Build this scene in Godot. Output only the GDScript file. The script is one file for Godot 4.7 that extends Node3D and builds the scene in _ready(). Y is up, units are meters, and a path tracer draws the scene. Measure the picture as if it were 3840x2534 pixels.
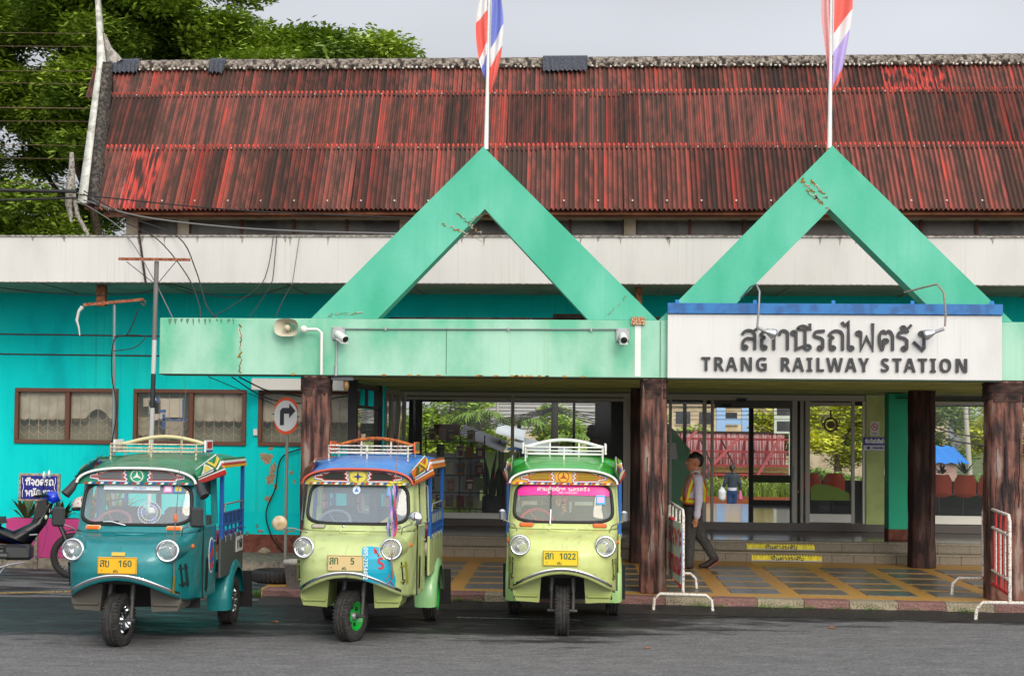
extends Node3D
# A railway station forecourt with three three-wheeled taxis. x runs along the facade, y up, +z towards the street.

const KERB_Z := -20.3
var M := {}
var names := {}
var rng := RandomNumberGenerator.new()
var noise := FastNoiseLite.new()
var tile_cache := {}


class MB:
	var st := SurfaceTool.new()
	var x := Transform3D()
	var col := Color.WHITE
	func _init(t := Transform3D()):
		st.begin(Mesh.PRIMITIVE_TRIANGLES)
		x = t
	func v(p: Vector3, uv := Vector2.ZERO):
		st.set_color(col)
		st.set_uv(uv)
		st.add_vertex(x * p)
	func flat(): st.set_smooth_group(-1)
	func smooth(g := 1): st.set_smooth_group(g)
	func tri(a, b, c, ua := Vector2(0, 0), ub := Vector2(1, 0), uc := Vector2(1, 1)):
		v(a, ua); v(b, ub); v(c, uc)
	# corners clockwise as seen from the front, beginning at the top left
	func quad(a, b, c, d, u0 := Vector2(0, 0), u1 := Vector2(1, 1)):
		tri(a, b, c, u0, Vector2(u1.x, u0.y), u1)
		tri(a, c, d, u0, u1, Vector2(u0.x, u1.y))
	func box(c: Vector3, s: Vector3, b := Basis()):
		flat()
		var h := s / 2
		var p := []
		for i in 8:
			p.append(c + b * Vector3(h.x if i & 1 else -h.x, h.y if i & 2 else -h.y, h.z if i & 4 else -h.z))
		quad(p[6], p[7], p[5], p[4], Vector2(0, 0), Vector2(s.x, s.y))
		quad(p[3], p[2], p[0], p[1], Vector2(0, 0), Vector2(s.x, s.y))
		quad(p[7], p[3], p[1], p[5], Vector2(0, 0), Vector2(s.z, s.y))
		quad(p[2], p[6], p[4], p[0], Vector2(0, 0), Vector2(s.z, s.y))
		quad(p[2], p[3], p[7], p[6], Vector2(0, 0), Vector2(s.x, s.z))
		quad(p[4], p[5], p[1], p[0], Vector2(0, 0), Vector2(s.x, s.z))
	# a box whose edges are cut at 45 degrees
	func cbox(c: Vector3, s: Vector3, e := 0.01, b := Basis()):
		flat()
		e = minf(e, minf(s.x, minf(s.y, s.z)) * 0.45)
		var h := s / 2
		var k := h - Vector3(e, e, e)
		var f := func(q: Vector3): return c + b * q
		for sg in [-1.0, 1.0]:
			face4(f, Vector3(-k.x, k.y, sg * h.z), Vector3(k.x, k.y, sg * h.z), Vector3(k.x, -k.y, sg * h.z), Vector3(-k.x, -k.y, sg * h.z), sg < 0)
			face4(f, Vector3(sg * h.x, k.y, k.z), Vector3(sg * h.x, k.y, -k.z), Vector3(sg * h.x, -k.y, -k.z), Vector3(sg * h.x, -k.y, k.z), sg < 0)
			face4(f, Vector3(-k.x, sg * h.y, -k.z), Vector3(k.x, sg * h.y, -k.z), Vector3(k.x, sg * h.y, k.z), Vector3(-k.x, sg * h.y, k.z), sg < 0)
		for a in [-1.0, 1.0]:
			for d in [-1.0, 1.0]:
				face4(f, Vector3(-k.x, a * h.y, d * k.z), Vector3(k.x, a * h.y, d * k.z), Vector3(k.x, a * k.y, d * h.z), Vector3(-k.x, a * k.y, d * h.z), a * d < 0)
				face4(f, Vector3(a * h.x, -k.y, d * k.z), Vector3(a * h.x, k.y, d * k.z), Vector3(a * k.x, k.y, d * h.z), Vector3(a * k.x, -k.y, d * h.z), a * d < 0)
				face4(f, Vector3(a * h.x, d * k.y, -k.z), Vector3(a * h.x, d * k.y, k.z), Vector3(a * k.x, d * h.y, k.z), Vector3(a * k.x, d * h.y, -k.z), a * d < 0)
				for w in [-1.0, 1.0]:
					var q1 := Vector3(a * h.x, d * k.y, w * k.z)
					var q2 := Vector3(a * k.x, d * h.y, w * k.z)
					var q3 := Vector3(a * k.x, d * k.y, w * h.z)
					if a * d * w > 0: tri(f.call(q1), f.call(q3), f.call(q2))
					else: tri(f.call(q1), f.call(q2), f.call(q3))
	func face4(f: Callable, a: Vector3, b: Vector3, c: Vector3, d: Vector3, flip: bool):
		if flip: quad(f.call(b), f.call(a), f.call(d), f.call(c))
		else: quad(f.call(a), f.call(b), f.call(c), f.call(d))
	# outline in the xy plane, front face at z = 0, back at z = -depth
	func prism(poly: PackedVector2Array, depth: float, t := Transform3D()):
		flat()
		if Geometry2D.is_polygon_clockwise(poly): poly.reverse()
		var ix := Geometry2D.triangulate_polygon(poly)
		for i in range(0, ix.size(), 3):
			var a := poly[ix[i]]; var b := poly[ix[i + 1]]; var c := poly[ix[i + 2]]
			if (b - a).cross(c - a) > 0:
				var w := b; b = c; c = w
			tri(t * Vector3(a.x, a.y, 0), t * Vector3(b.x, b.y, 0), t * Vector3(c.x, c.y, 0), a, b, c)
			tri(t * Vector3(a.x, a.y, -depth), t * Vector3(c.x, c.y, -depth), t * Vector3(b.x, b.y, -depth), a, c, b)
		for i in poly.size():
			var a := poly[i]; var b := poly[(i + 1) % poly.size()]
			quad(t * Vector3(a.x, a.y, 0), t * Vector3(b.x, b.y, 0), t * Vector3(b.x, b.y, -depth), t * Vector3(a.x, a.y, -depth))
	# rows of points; a surface through them
	func loft(rows: Array, closed := false, flip := false, us := Vector2(1, 1)):
		smooth()
		var nv := rows.size()
		for i in nv - 1:
			var r0: PackedVector3Array = rows[i]; var r1: PackedVector3Array = rows[i + 1]
			var n := r0.size()
			for j in (n if closed else n - 1):
				var k := (j + 1) % n
				var ua := Vector2(float(j) / (n - 1) * us.x, float(i) / (nv - 1) * us.y)
				var ub := Vector2(float(j + 1) / (n - 1) * us.x, float(i + 1) / (nv - 1) * us.y)
				if flip: quad(r0[k], r0[j], r1[j], r1[k], Vector2(ub.x, ua.y), Vector2(ua.x, ub.y))
				else: quad(r0[j], r0[k], r1[k], r1[j], ua, ub)
	func fan(ring: PackedVector3Array, flip := false):
		flat()
		var c := Vector3()
		for p in ring: c += p
		c /= ring.size()
		for i in ring.size():
			var a := ring[i]; var b := ring[(i + 1) % ring.size()]
			if flip: tri(c, b, a)
			else: tri(c, a, b)
	func tube(pts: PackedVector3Array, r, n := 6, caps := true, closed := false):
		var rows := []
		var m := pts.size()
		var up := Vector3.UP
		for i in m:
			var d: Vector3
			if closed: d = pts[(i + 1) % m] - pts[(i + m - 1) % m]
			else: d = pts[mini(i + 1, m - 1)] - pts[maxi(i - 1, 0)]
			d = d.normalized()
			if absf(d.dot(up)) > 0.98: up = Vector3(0.3, 0.1, 0.95).normalized() if absf(d.z) < 0.9 else Vector3.RIGHT
			var a := d.cross(up).normalized()
			var b := a.cross(d).normalized()
			up = b
			var rr: float = r[i] if r is Array else r
			var row := PackedVector3Array()
			for j in n:
				var t := TAU * j / n
				row.append(pts[i] + (a * cos(t) + b * sin(t)) * rr)
			rows.append(row)
		if closed: rows.append(rows[0])
		loft(rows, true, true)
		if caps and not closed:
			fan(rows[0], false)
			fan(rows[m - 1], true)
	func bar(a: Vector3, b: Vector3, r: float, n := 6): tube(PackedVector3Array([a, b]), r, n)
	# square bar
	func beam(a: Vector3, b: Vector3, w: float, h: float):
		var d := b - a
		var z := d.normalized()
		var u := Vector3.UP if absf(z.y) < 0.95 else Vector3.RIGHT
		var xx := u.cross(z).normalized()
		box((a + b) / 2, Vector3(w, h, d.length()), Basis(xx, z.cross(xx), z))
	# profile of (radius, y) turned about y
	func lathe(prof: Array, t := Transform3D(), n := 16, grp := 1):
		var rows := []
		for p in prof:
			var row := PackedVector3Array()
			for j in n:
				var a := TAU * j / n
				row.append(t * Vector3(cos(a) * p[0], p[1], sin(a) * p[0]))
			rows.append(row)
		loft(rows, true, false)
	func ball(c: Vector3, r: Vector3, n := 10):
		var prof := []
		var h := n / 2 + 1
		for i in h + 1: prof.append([maxf(sin(PI * i / h), 0.001), cos(PI * i / h)])
		lathe(prof, Transform3D(Basis.from_scale(r), c), n)
	# a flat stroke of some thickness along a polyline in the xy plane of t
	func stroke(pts: PackedVector2Array, w: float, depth: float, t: Transform3D, z := 0.0, closed := false):
		flat()
		var n := pts.size()
		var L := []; var R := []
		for i in n:
			var p0 := pts[(i + n - 1) % n] if closed or i > 0 else pts[i]
			var p1 := pts[(i + 1) % n] if closed or i < n - 1 else pts[i]
			var d0 := (pts[i] - p0).normalized(); var d1 := (p1 - pts[i]).normalized()
			if d0 == Vector2.ZERO: d0 = d1
			if d1 == Vector2.ZERO: d1 = d0
			var m := (d0 + d1).normalized()
			if m == Vector2.ZERO: m = d1
			var nn := Vector2(-m.y, m.x)
			var k: float = w / 2 / maxf(0.55, nn.dot(Vector2(-d1.y, d1.x)))
			L.append(pts[i] + nn * k); R.append(pts[i] - nn * k)
		for i in (n if closed else n - 1):
			var j := (i + 1) % n
			var a: Vector2 = L[i]; var b: Vector2 = L[j]; var c: Vector2 = R[j]; var d: Vector2 = R[i]
			quad(t * Vector3(a.x, a.y, z), t * Vector3(b.x, b.y, z), t * Vector3(c.x, c.y, z), t * Vector3(d.x, d.y, z))
			if depth > 0:
				quad(t * Vector3(b.x, b.y, z), t * Vector3(a.x, a.y, z), t * Vector3(a.x, a.y, -depth), t * Vector3(b.x, b.y, -depth))
				quad(t * Vector3(d.x, d.y, z), t * Vector3(c.x, c.y, z), t * Vector3(c.x, c.y, -depth), t * Vector3(d.x, d.y, -depth))
		if depth > 0 and not closed:
			for e in [[L[0], R[0]], [R[n - 1], L[n - 1]]]:
				quad(t * Vector3(e[0].x, e[0].y, z), t * Vector3(e[1].x, e[1].y, z), t * Vector3(e[1].x, e[1].y, -depth), t * Vector3(e[0].x, e[0].y, -depth))
	func done() -> ArrayMesh:
		st.generate_normals()
		return st.commit()


func v3(a: float, b: float, c: float) -> Vector3: return Vector3(a, b, c)
func P(a: Array) -> PackedVector3Array: return PackedVector3Array(a)
func at(p: Vector3, yaw := 0.0) -> Transform3D: return Transform3D(Basis(Vector3.UP, yaw), p)
func rotx(a: float) -> Basis: return Basis(Vector3.RIGHT, a)
func roty(a: float) -> Basis: return Basis(Vector3.UP, a)
func rotz(a: float) -> Basis: return Basis(Vector3.BACK, a)
func rnd(a: float, b: float) -> float: return rng.randf_range(a, b)

func numbered(n: String) -> String:
	if not names.has(n):
		names[n] = 0
		return n
	names[n] += 1
	return "%s_%03d" % [n, names[n]]

func tag(o: Node, label: String, category: String, group := ""):
	o.set_meta("label", label)
	o.set_meta("category", category)
	if group: o.set_meta("group", group)

func thing(n: String, label: String, category: String, p := Vector3.ZERO, yaw := 0.0, group := "") -> Node3D:
	var o := Node3D.new()
	o.name = numbered(n)
	add_child(o)
	o.position = p
	o.rotation.y = yaw
	tag(o, label, category, group)
	return o

func obj(n: String, mesh, m: Material, parent: Node = null) -> MeshInstance3D:
	var o := MeshInstance3D.new()
	o.mesh = mesh.done() if mesh is MB else mesh
	o.material_override = m
	if parent == null:
		o.name = numbered(n)
		add_child(o)
	else:
		o.name = n
		var i := 0
		while parent.has_node(NodePath(o.name)):
			i += 1
			o.name = "%s_%03d" % [n, i]
		parent.add_child(o)
	return o

func solo(n: String, mesh, m: Material, label: String, category: String, group := "") -> MeshInstance3D:
	var o := obj(n, mesh, m)
	tag(o, label, category, group)
	return o

func struct(n: String, mesh, m: Material) -> MeshInstance3D:
	var o := obj(n, mesh, m)
	o.set_meta("kind", "structure")
	return o

func boxpart(n: String, c: Vector3, s: Vector3, m: Material, parent: Node, e := 0.0) -> MeshInstance3D:
	var b := MB.new()
	if e > 0: b.cbox(c, s, e)
	else: b.box(c, s)
	return obj(n, b, m, parent)

# many children that look alike: cheap way to put one more, sharing the mesh
func piece(n: String, mesh: Mesh, m: Material, parent: Node, t: Transform3D) -> MeshInstance3D:
	var o := MeshInstance3D.new()
	o.mesh = mesh
	o.material_override = m
	var k: int = tile_cache.get([parent, n], 0)
	o.name = n if k == 0 else "%s_%03d" % [n, k]
	tile_cache[[parent, n]] = k + 1
	parent.add_child(o)
	o.transform = t
	return o


# ---------- materials ----------
func mat(key: String, c: String, rough := 0.6, metal := 0.0) -> StandardMaterial3D:
	if M.has(key): return M[key]
	var m := StandardMaterial3D.new()
	m.resource_name = key
	m.albedo_color = Color(c)
	m.roughness = rough
	m.metallic = metal
	M[key] = m
	return m

func ramp_tex(cols: Array, offs: Array, freq: float, octaves := 4, size := 512, sd := 1, type := FastNoiseLite.TYPE_SIMPLEX_SMOOTH) -> NoiseTexture2D:
	var t := NoiseTexture2D.new()
	t.width = size; t.height = size
	t.seamless = true
	t.generate_mipmaps = false
	var n := FastNoiseLite.new()
	n.seed = sd
	n.noise_type = type
	n.frequency = freq
	n.fractal_octaves = octaves
	t.noise = n
	var g := Gradient.new()
	var cc := PackedColorArray()
	for c in cols: cc.append(Color(c))
	g.offsets = PackedFloat32Array(offs)
	g.colors = cc
	t.color_ramp = g
	return t

func bump_tex(freq: float, strength := 4.0, octaves := 4, size := 512, sd := 7) -> NoiseTexture2D:
	var t := NoiseTexture2D.new()
	t.width = size; t.height = size
	t.seamless = true
	t.as_normal_map = true
	t.bump_strength = strength
	t.generate_mipmaps = false
	var n := FastNoiseLite.new()
	n.seed = sd
	n.frequency = freq
	n.fractal_octaves = octaves
	t.noise = n
	return t

# a surface whose colour wanders between the given ones; scale = repeats per metre
func noisy(key: String, cols: Array, offs: Array, freq: float, scale: float, rough := 0.7, bump := 0.0, bscale := 0.0) -> StandardMaterial3D:
	if M.has(key): return M[key]
	var m := mat(key, "ffffff", rough)
	m.albedo_texture = ramp_tex(cols, offs, freq, 5, 512, hash(key) % 1000)
	m.uv1_triplanar = true
	m.uv1_world_triplanar = true
	m.uv1_scale = Vector3.ONE * scale
	if bump > 0:
		m.normal_enabled = true
		if not M.has("bump"): M["bump"] = bump_tex(0.03, 6.0, 5)
		m.normal_texture = M["bump"]
		m.normal_scale = bump
	return m

func glass(key: String, c: String, alpha: float) -> StandardMaterial3D:
	if M.has(key): return M[key]
	var m := mat(key, c, 0.02)
	m.albedo_color.a = alpha
	m.transparency = BaseMaterial3D.TRANSPARENCY_ALPHA
	m.metallic_specular = 0.5
	return m


# ---------- lettering ----------
# Each letter: width; strokes of "x,y" points (body height 10), split by ;  "o" begins a ring x,y,r
const THAI := {
	"ก": "7;.9,0 .9,5.4 2,6.4 .6,7.8 2,9.6 3.6,10 5.3,9.4 6,7.6 6,0",
	"ข": "6.8;o1.3,8.7,1;2.2,8.8 2,7.4 1.2,5.8 1.2,1.4 2.2,.4 4.6,.4 5.7,1.4 5.7,10",
	"ค": "7.2;2,0 1,3.6 .9,7 1.9,9.4 3.6,10 5.4,9.4 6.3,7.4 6.3,0;o3.4,4.9,1;2,0 2.9,4",
	"ง": "6;o4,8.8,1;4.9,8.8 4.9,1.4 4.2,.3 .5,4.6",
	"จ": "6.6;o2.2,4,1;3,3.6 4.3,.3 5.6,4 5.5,7.6 4.6,9.5 2.8,10 .8,9",
	"ฉ": "7.4;o1.8,6.9,1;1,7.2 2.2,9.5 4,10 5.6,9 6,7 6,2.2;o5.1,1.2,1;6,2.2 3,3.4",
	"ด": "7.2;2.2,0 1,3.4 .9,7 1.9,9.4 3.6,10 5.4,9.4 6.3,7.4 6.3,0;o3.3,5.2,1;2.2,0 3.6,4.2",
	"ต": "7.2;2,0 1,3.6 .9,7.6 1.7,9.4 2.6,10 3.6,9 4.6,10 5.6,9.3 6.3,7.4 6.3,0;o3.4,4.9,1;2,0 2.9,4",
	"ถ": "7;o1.9,1.1,1;.9,1.2 .9,5.4 2,6.4 .6,7.8 2,9.6 3.6,10 5.3,9.4 6,7.6 6,0",
	"ท": "7.4;o1.2,8.8,1;2.1,8.8 2.1,0;2.1,6.4 4.2,9.6 5.6,9.6 6.3,8 6.3,0",
	"น": "8.2;o1.2,8.8,1;2.1,8.8 2.1,.4 5.6,2.2;o6.9,1.4,1.2;5.8,1.2 5.8,10",
	"บ": "7;o1.2,8.8,1;2.1,8.8 2.1,.5 6,.5 6,10",
	"พ": "8.2;o1.2,8.8,1;2.1,8.8 2.1,.3 4.4,6.8 6.9,.3 6.9,10",
	"ฟ": "8.2;o1.2,8.8,1;2.1,8.8 2.1,.3 4.4,6.8 6.9,.3 6.9,14",
	"ม": "7.6;o1.2,8.8,1;2.1,8.8 2.1,2;o1.5,1.2,1;2.4,.6 6.3,.6 6.3,10",
	"ย": "7;o1.8,8.8,1;.9,8.4 1.2,6.4 2.6,5.6 1,4.4 1,1.4 2.2,.5 4.8,.5 5.9,1.6 5.9,10",
	"ร": "6;o3.4,1.1,1;4.4,1.2 4.4,5.2 3.4,6.3 1,7.2 1.2,9 2.4,9.7 5.2,9.9",
	"ล": "7;o1.9,1.2,1;1,1.4 1.3,4.4 3,5.9 6,5.4;.8,7.8 1.9,9.5 3.5,10 5.2,9.4 6,7.6 6,0",
	"ว": "6.4;o4.5,1.2,1;5.4,1.2 5.4,7.6 4.5,9.5 2.8,10 .8,9",
	"ส": "7.4;o1.9,1.2,1;1,1.4 1.3,4.4 3,5.9 6,5.4;.8,7.8 1.9,9.5 3.5,10 5.2,9.4 6,7.6 6,0;4.9,9 7.2,11",
	"ห": "7.6;o1.2,8.8,1;2.1,8.8 2.1,0;2.1,3.6 5.2,7.6;o5.4,8.8,1;5.2,7.4 6.2,5 6.2,0",
	"อ": "7;o1.9,6.9,1;.9,6.8 .9,2.4 1.8,.6 3.5,.3 5.2,.6 6.1,2.4 6.1,7 5.2,9.4 3.5,10 1.4,9.2",
	"ะ": "4;o1.2,7.4,.8;2,7.4 3.6,9;o1.2,2.4,.8;2,2.4 3.6,4",
	"า": "5;.6,7.6 1.3,9.4 2.6,10 4,9 4.1,7.6 4.1,0",
	"เ": "3.2;o1.9,1.1,1;.9,1.2 .9,10",
	"โ": "3.6;o1.9,1.1,1;.9,1.2 .9,9.6 2.4,11.4 .6,12.6 3.4,14",
	"ไ": "3.4;o1.9,1.1,1;.9,1.2 .9,14.4 -.4,12.8 -1,13.2 -1.8,14.6",
	"ๆ": "6;o1.4,4.6,.9;.5,4.8 .8,8.4 2.2,10 3.8,9.4 4.2,7;4.2,10 4.8,2",
	"ี": "0;-6,11.2 -5.4,12.4 -3.4,13 -.9,11.2 -6,11.2;-.9,11.2 -.9,14.2",
	"ิ": "0;-6,11.2 -5.4,12.4 -3.4,13 -.9,11.2 -6,11.2",
	"ื": "0;-6,11.2 -5.4,12.4 -3.4,13 -.9,11.2 -6,11.2;-.9,11.2 -.9,14.2;-2.4,12 -2.4,14.2",
	"ั": "0;o-3.6,12.2,.9;-2.8,11.6 -1.6,12 -.2,13.8",
	"้": "0;o-3,15.4,.7;-2.4,14.8 -1.4,15.4 -.4,16.8",
	"๊": "0;-4.6,14.8 -4.4,16.4 -3.4,15 -2.6,16.6 -1.8,15 -.4,17",
	"่": "0;-1,14.8 -1,17",
	"์": "0;o-2,14.8,.8;-1.4,15.4 -.4,17",
	"ุ": "0;o-2,-1.4,.7;-1.2,-1.2 -1.2,-3.6"
}

func curve_points(raw: PackedVector2Array) -> PackedVector2Array:
	if raw.size() < 3: return raw
	var out := PackedVector2Array()
	for i in raw.size() - 1:
		var a := raw[maxi(i - 1, 0)]; var b := raw[i]; var c := raw[i + 1]; var d := raw[mini(i + 2, raw.size() - 1)]
		var straight := b.distance_to(c) > 3.4
		for k in (1 if straight else 3):
			var s := k / 3.0
			out.append(b if straight or k == 0 else b.cubic_interpolate(c, a if a.distance_to(b) < 3.4 else b, d if d.distance_to(c) < 3.4 else c, s))
	out.append(raw[raw.size() - 1])
	return out

# writes Thai text into mb (or one mesh per letter when parent is given); h = body height in metres, left end at x0
func thai(text: String, h: float, wt: float, depth: float, t: Transform3D, x0: float, mb: MB, sx := 1.0, low := true) -> float:
	var k := h / 10.0
	var x := x0
	for ch in text:
		if ch == " ":
			x += 5 * k * sx
			continue
		x = glyph(ch, k, wt, depth, t, x, mb, sx, low)
	return x - x0

func glyph(ch: String, k: float, wt: float, depth: float, t: Transform3D, x: float, mb: MB, sx := 1.0, low := true) -> float:
	var parts: PackedStringArray = THAI[ch].split(";")
	var drop := -2.6 if low and ch in "้๊่์" else 0.0
	var lift := 0.0
	for i in range(1, parts.size()):
		var s := parts[i]
		if s.begins_with("o"):
			var n := s.substr(1).split_floats(",")
			var ring := PackedVector2Array()
			for j in 12: ring.append(Vector2(x + (n[0] + cos(TAU * j / 12) * n[2]) * k * sx, (n[1] + drop + sin(TAU * j / 12) * n[2]) * k))
			mb.stroke(ring, wt * 0.8, depth, t, lift, true)
		else:
			var raw := PackedVector2Array()
			for q in s.split(" "):
				var n := q.split_floats(",")
				raw.append(Vector2(n[0], n[1] + drop))
			var pts := PackedVector2Array()
			for q in curve_points(raw): pts.append(Vector2(x + q.x * k * sx, q.y * k))
			mb.stroke(pts, wt, depth, t, lift)
		lift += 0.0006
	return x + (float(parts[0]) + (0.5 if float(parts[0]) > 0 else 0.0)) * k * sx

func text_width(text: String, h: float, sx := 1.0) -> float:
	var w := 0.0
	for ch in text:
		w += 5.0 if ch == " " else float(THAI[ch].split(";")[0]) + (0.5 if float(THAI[ch].split(";")[0]) > 0 else 0.0)
	return w * h / 10.0 * sx

# Latin text as a mesh; cap height h
func latin(text: String, h: float, depth: float, bold := true) -> TextMesh:
	var f := SystemFont.new()
	f.font_names = PackedStringArray(["Droid Sans"])
	f.font_weight = 700 if bold else 400
	var t := TextMesh.new()
	t.text = text
	t.font = f
	t.font_size = 32
	t.pixel_size = h / (32 * 0.714)
	t.depth = depth
	t.curve_step = 1.0
	return t

func write(n: String, text: String, h: float, depth: float, m: Material, parent: Node, p: Vector3, b := Basis(), sx := 1.0, bold := true) -> MeshInstance3D:
	var o := obj(n, latin(text, h, depth, bold), m, parent)
	o.transform = Transform3D(b * Basis.from_scale(Vector3(sx, 1, 1)), p)
	return o


# ---------- bodies: smooth union of tapered capsules, meshed as surface nets ----------
func body(bones: Array, cell: float, soft := 0.02) -> ArrayMesh:
	var lo := Vector3.INF; var hi := -Vector3.INF
	for b in bones:
		var r := maxf(b[2], b[3]) + cell * 2 + soft
		for e in [b[0], b[1]]:
			lo = lo.min(e - Vector3.ONE * r); hi = hi.max(e + Vector3.ONE * r)
	var nx := int((hi.x - lo.x) / cell) + 2; var ny := int((hi.y - lo.y) / cell) + 2; var nz := int((hi.z - lo.z) / cell) + 2
	var f := PackedFloat32Array(); f.resize(nx * ny * nz)
	var kk := 2.0 / soft
	for b in bones:
		var a: Vector3 = b[0]; var d: Vector3 = b[1] - a
		var ra: float = b[2]; var rb: float = b[3]
		var sq: Vector3 = b[4] if b.size() > 4 else Vector3.ONE
		var dd := maxf(d.length_squared(), 1e-9)
		var r := maxf(ra, rb) * maxf(sq.x, maxf(sq.y, sq.z)) + cell * 1.5 + soft
		var m0 := ((a.min(b[1]) - Vector3.ONE * r - lo) / cell).floor().max(Vector3.ZERO)
		var m1 := ((a.max(b[1]) + Vector3.ONE * r - lo) / cell).ceil()
		for i in range(int(m0.x), mini(int(m1.x), nx)):
			for j in range(int(m0.y), mini(int(m1.y), ny)):
				for k in range(int(m0.z), mini(int(m1.z), nz)):
					var p := lo + Vector3(i, j, k) * cell - a
					var t := clampf(p.dot(d) / dd, 0, 1)
					var e := ((p - d * t) / sq).length() - lerpf(ra, rb, t)
					f[(i * ny + j) * nz + k] += exp(-e * kk)
	var idx := PackedInt32Array(); idx.resize(nx * ny * nz); idx.fill(-1)
	var pts := PackedVector3Array()
	var off := [0, nz * ny, nz, nz * ny + nz, 1, nz * ny + 1, nz + 1, nz * ny + nz + 1]
	var co := [Vector3(0, 0, 0), Vector3(1, 0, 0), Vector3(0, 1, 0), Vector3(1, 1, 0), Vector3(0, 0, 1), Vector3(1, 0, 1), Vector3(0, 1, 1), Vector3(1, 1, 1)]
	var ed := [[0, 1], [2, 3], [4, 5], [6, 7], [0, 2], [1, 3], [4, 6], [5, 7], [0, 4], [1, 5], [2, 6], [3, 7]]
	for i in nx - 1:
		for j in ny - 1:
			for k in nz - 1:
				var o := (i * ny + j) * nz + k
				var s := 0
				for q in 8:
					if f[o + off[q]] > 1.0: s += 1
				if s == 0 or s == 8: continue
				var sum := Vector3(); var cnt := 0
				for e in ed:
					var fa := f[o + off[e[0]]]; var fb := f[o + off[e[1]]]
					if (fa > 1.0) != (fb > 1.0):
						var la := -log(maxf(fa, 1e-12)); var lb := -log(maxf(fb, 1e-12))
						sum += co[e[0]].lerp(co[e[1]], la / (la - lb)); cnt += 1
				idx[o] = pts.size()
				pts.append(lo + (Vector3(i, j, k) + sum / cnt) * cell)
	var st := SurfaceTool.new()
	st.begin(Mesh.PRIMITIVE_TRIANGLES)
	st.set_smooth_group(0)
	for p in pts: st.add_vertex(p)
	for i in range(1, nx - 1):
		for j in range(1, ny - 1):
			for k in range(1, nz - 1):
				var o := (i * ny + j) * nz + k
				var inside := f[o] > 1.0
				for ax in 3:
					var st0: int = off[[1, 2, 4][ax]]
					if inside == (f[o + st0] > 1.0): continue
					var u: int = off[[2, 4, 1][ax]]; var w: int = off[[4, 1, 2][ax]]
					var a := idx[o]; var b := idx[o - u]; var c := idx[o - u - w]; var d := idx[o - w]
					if a < 0 or b < 0 or c < 0 or d < 0: continue
					for q in ([a, b, c, a, c, d] if not inside else [a, c, b, a, d, c]): st.add_index(q)
	st.generate_normals()
	return st.commit()


func _ready():
	rng.seed = 20240
	noise.seed = 5
	noise.frequency = 1.0
	setup_camera_and_light()
	materials()
	ground_and_floors()
	station()
	porch()
	hall()
	beyond()
	taxis()
	street_things()
	people()


func setup_camera_and_light():
	# camera: long lens about 2.2 m above the street, turned a little left of square to the facade
	var cam := Camera3D.new()
	cam.name = "camera"
	var yaw := atan(0.079)
	var pitch := atan(0.0375)
	var fwd := Vector3(-sin(yaw) * cos(pitch), sin(pitch), -cos(yaw) * cos(pitch))
	var right := fwd.cross(Vector3.UP).normalized()
	var up := right.cross(fwd)
	var r := 0.0105
	var right2 := right * cos(r) + up * sin(r)
	var up2 := up * cos(r) - right * sin(r)
	cam.transform = Transform3D(Basis(right2, up2, -fwd), Vector3(0, 2.23, 0))
	var near := 0.1
	cam.set_frustum(near * 1568.0 / 3750.0, Vector2(near * 149.0 / 3750.0, near * 64.3 / 3750.0), near, 900.0)
	add_child(cam)
	cam.current = true
	var env := Environment.new()
	env.background_mode = Environment.BG_SKY
	var sky := Sky.new()
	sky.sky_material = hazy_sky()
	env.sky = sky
	env.ambient_light_source = Environment.AMBIENT_SOURCE_SKY
	env.tonemap_mode = Environment.TONE_MAPPER_LINEAR
	env.tonemap_exposure = 1.04
	env.sdfgi_enabled = true
	env.ssao_enabled = true
	env.ssil_enabled = true
	var we := WorldEnvironment.new()
	we.name = "environment"
	we.environment = env
	add_child(we)
	var sun := DirectionalLight3D.new()
	sun.name = "sun"
	sun.light_energy = 0.35
	sun.light_color = Color(1.0, 0.94, 0.85)
	sun.light_angular_distance = 18.0
	sun.shadow_enabled = true
	sun.rotation_degrees = Vector3(-26, 20, 0)
	add_child(sun)


# thin bright overcast: pale blue grey all round, brighter overhead and widely round the veiled sun in front of the facade
func hazy_sky() -> PanoramaSkyMaterial:
	var W := 512; var H := 256
	var im := Image.create(W, H, false, Image.FORMAT_RGBF)
	var n := FastNoiseLite.new()
	n.seed = 31; n.frequency = 1.2; n.fractal_octaves = 4
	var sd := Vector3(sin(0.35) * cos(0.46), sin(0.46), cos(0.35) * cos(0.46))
	for j in H:
		var el := PI / 2 - PI * (j + 0.5) / H
		for i in W:
			var ph := ((i + 0.5) / W - 0.5) * TAU
			var d := Vector3(-sin(ph) * cos(el), sin(el), cos(ph) * cos(el))
			var c := Color(0.16, 0.155, 0.15)
			if el > 0:
				var l := lerpf(0.54, 0.95, pow(sin(el), 0.8)) * (1.0 + 0.26 * n.get_noise_3d(d.x * 1.6, d.y * 5.0, d.z * 1.6))
				c = Color(l * 0.955, l * 0.99, l * 1.07)
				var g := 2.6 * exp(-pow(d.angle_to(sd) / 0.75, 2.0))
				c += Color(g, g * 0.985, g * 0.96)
			im.set_pixel(i, j, c)
	var m := PanoramaSkyMaterial.new()
	m.panorama = ImageTexture.create_from_image(im)
	return m


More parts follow.
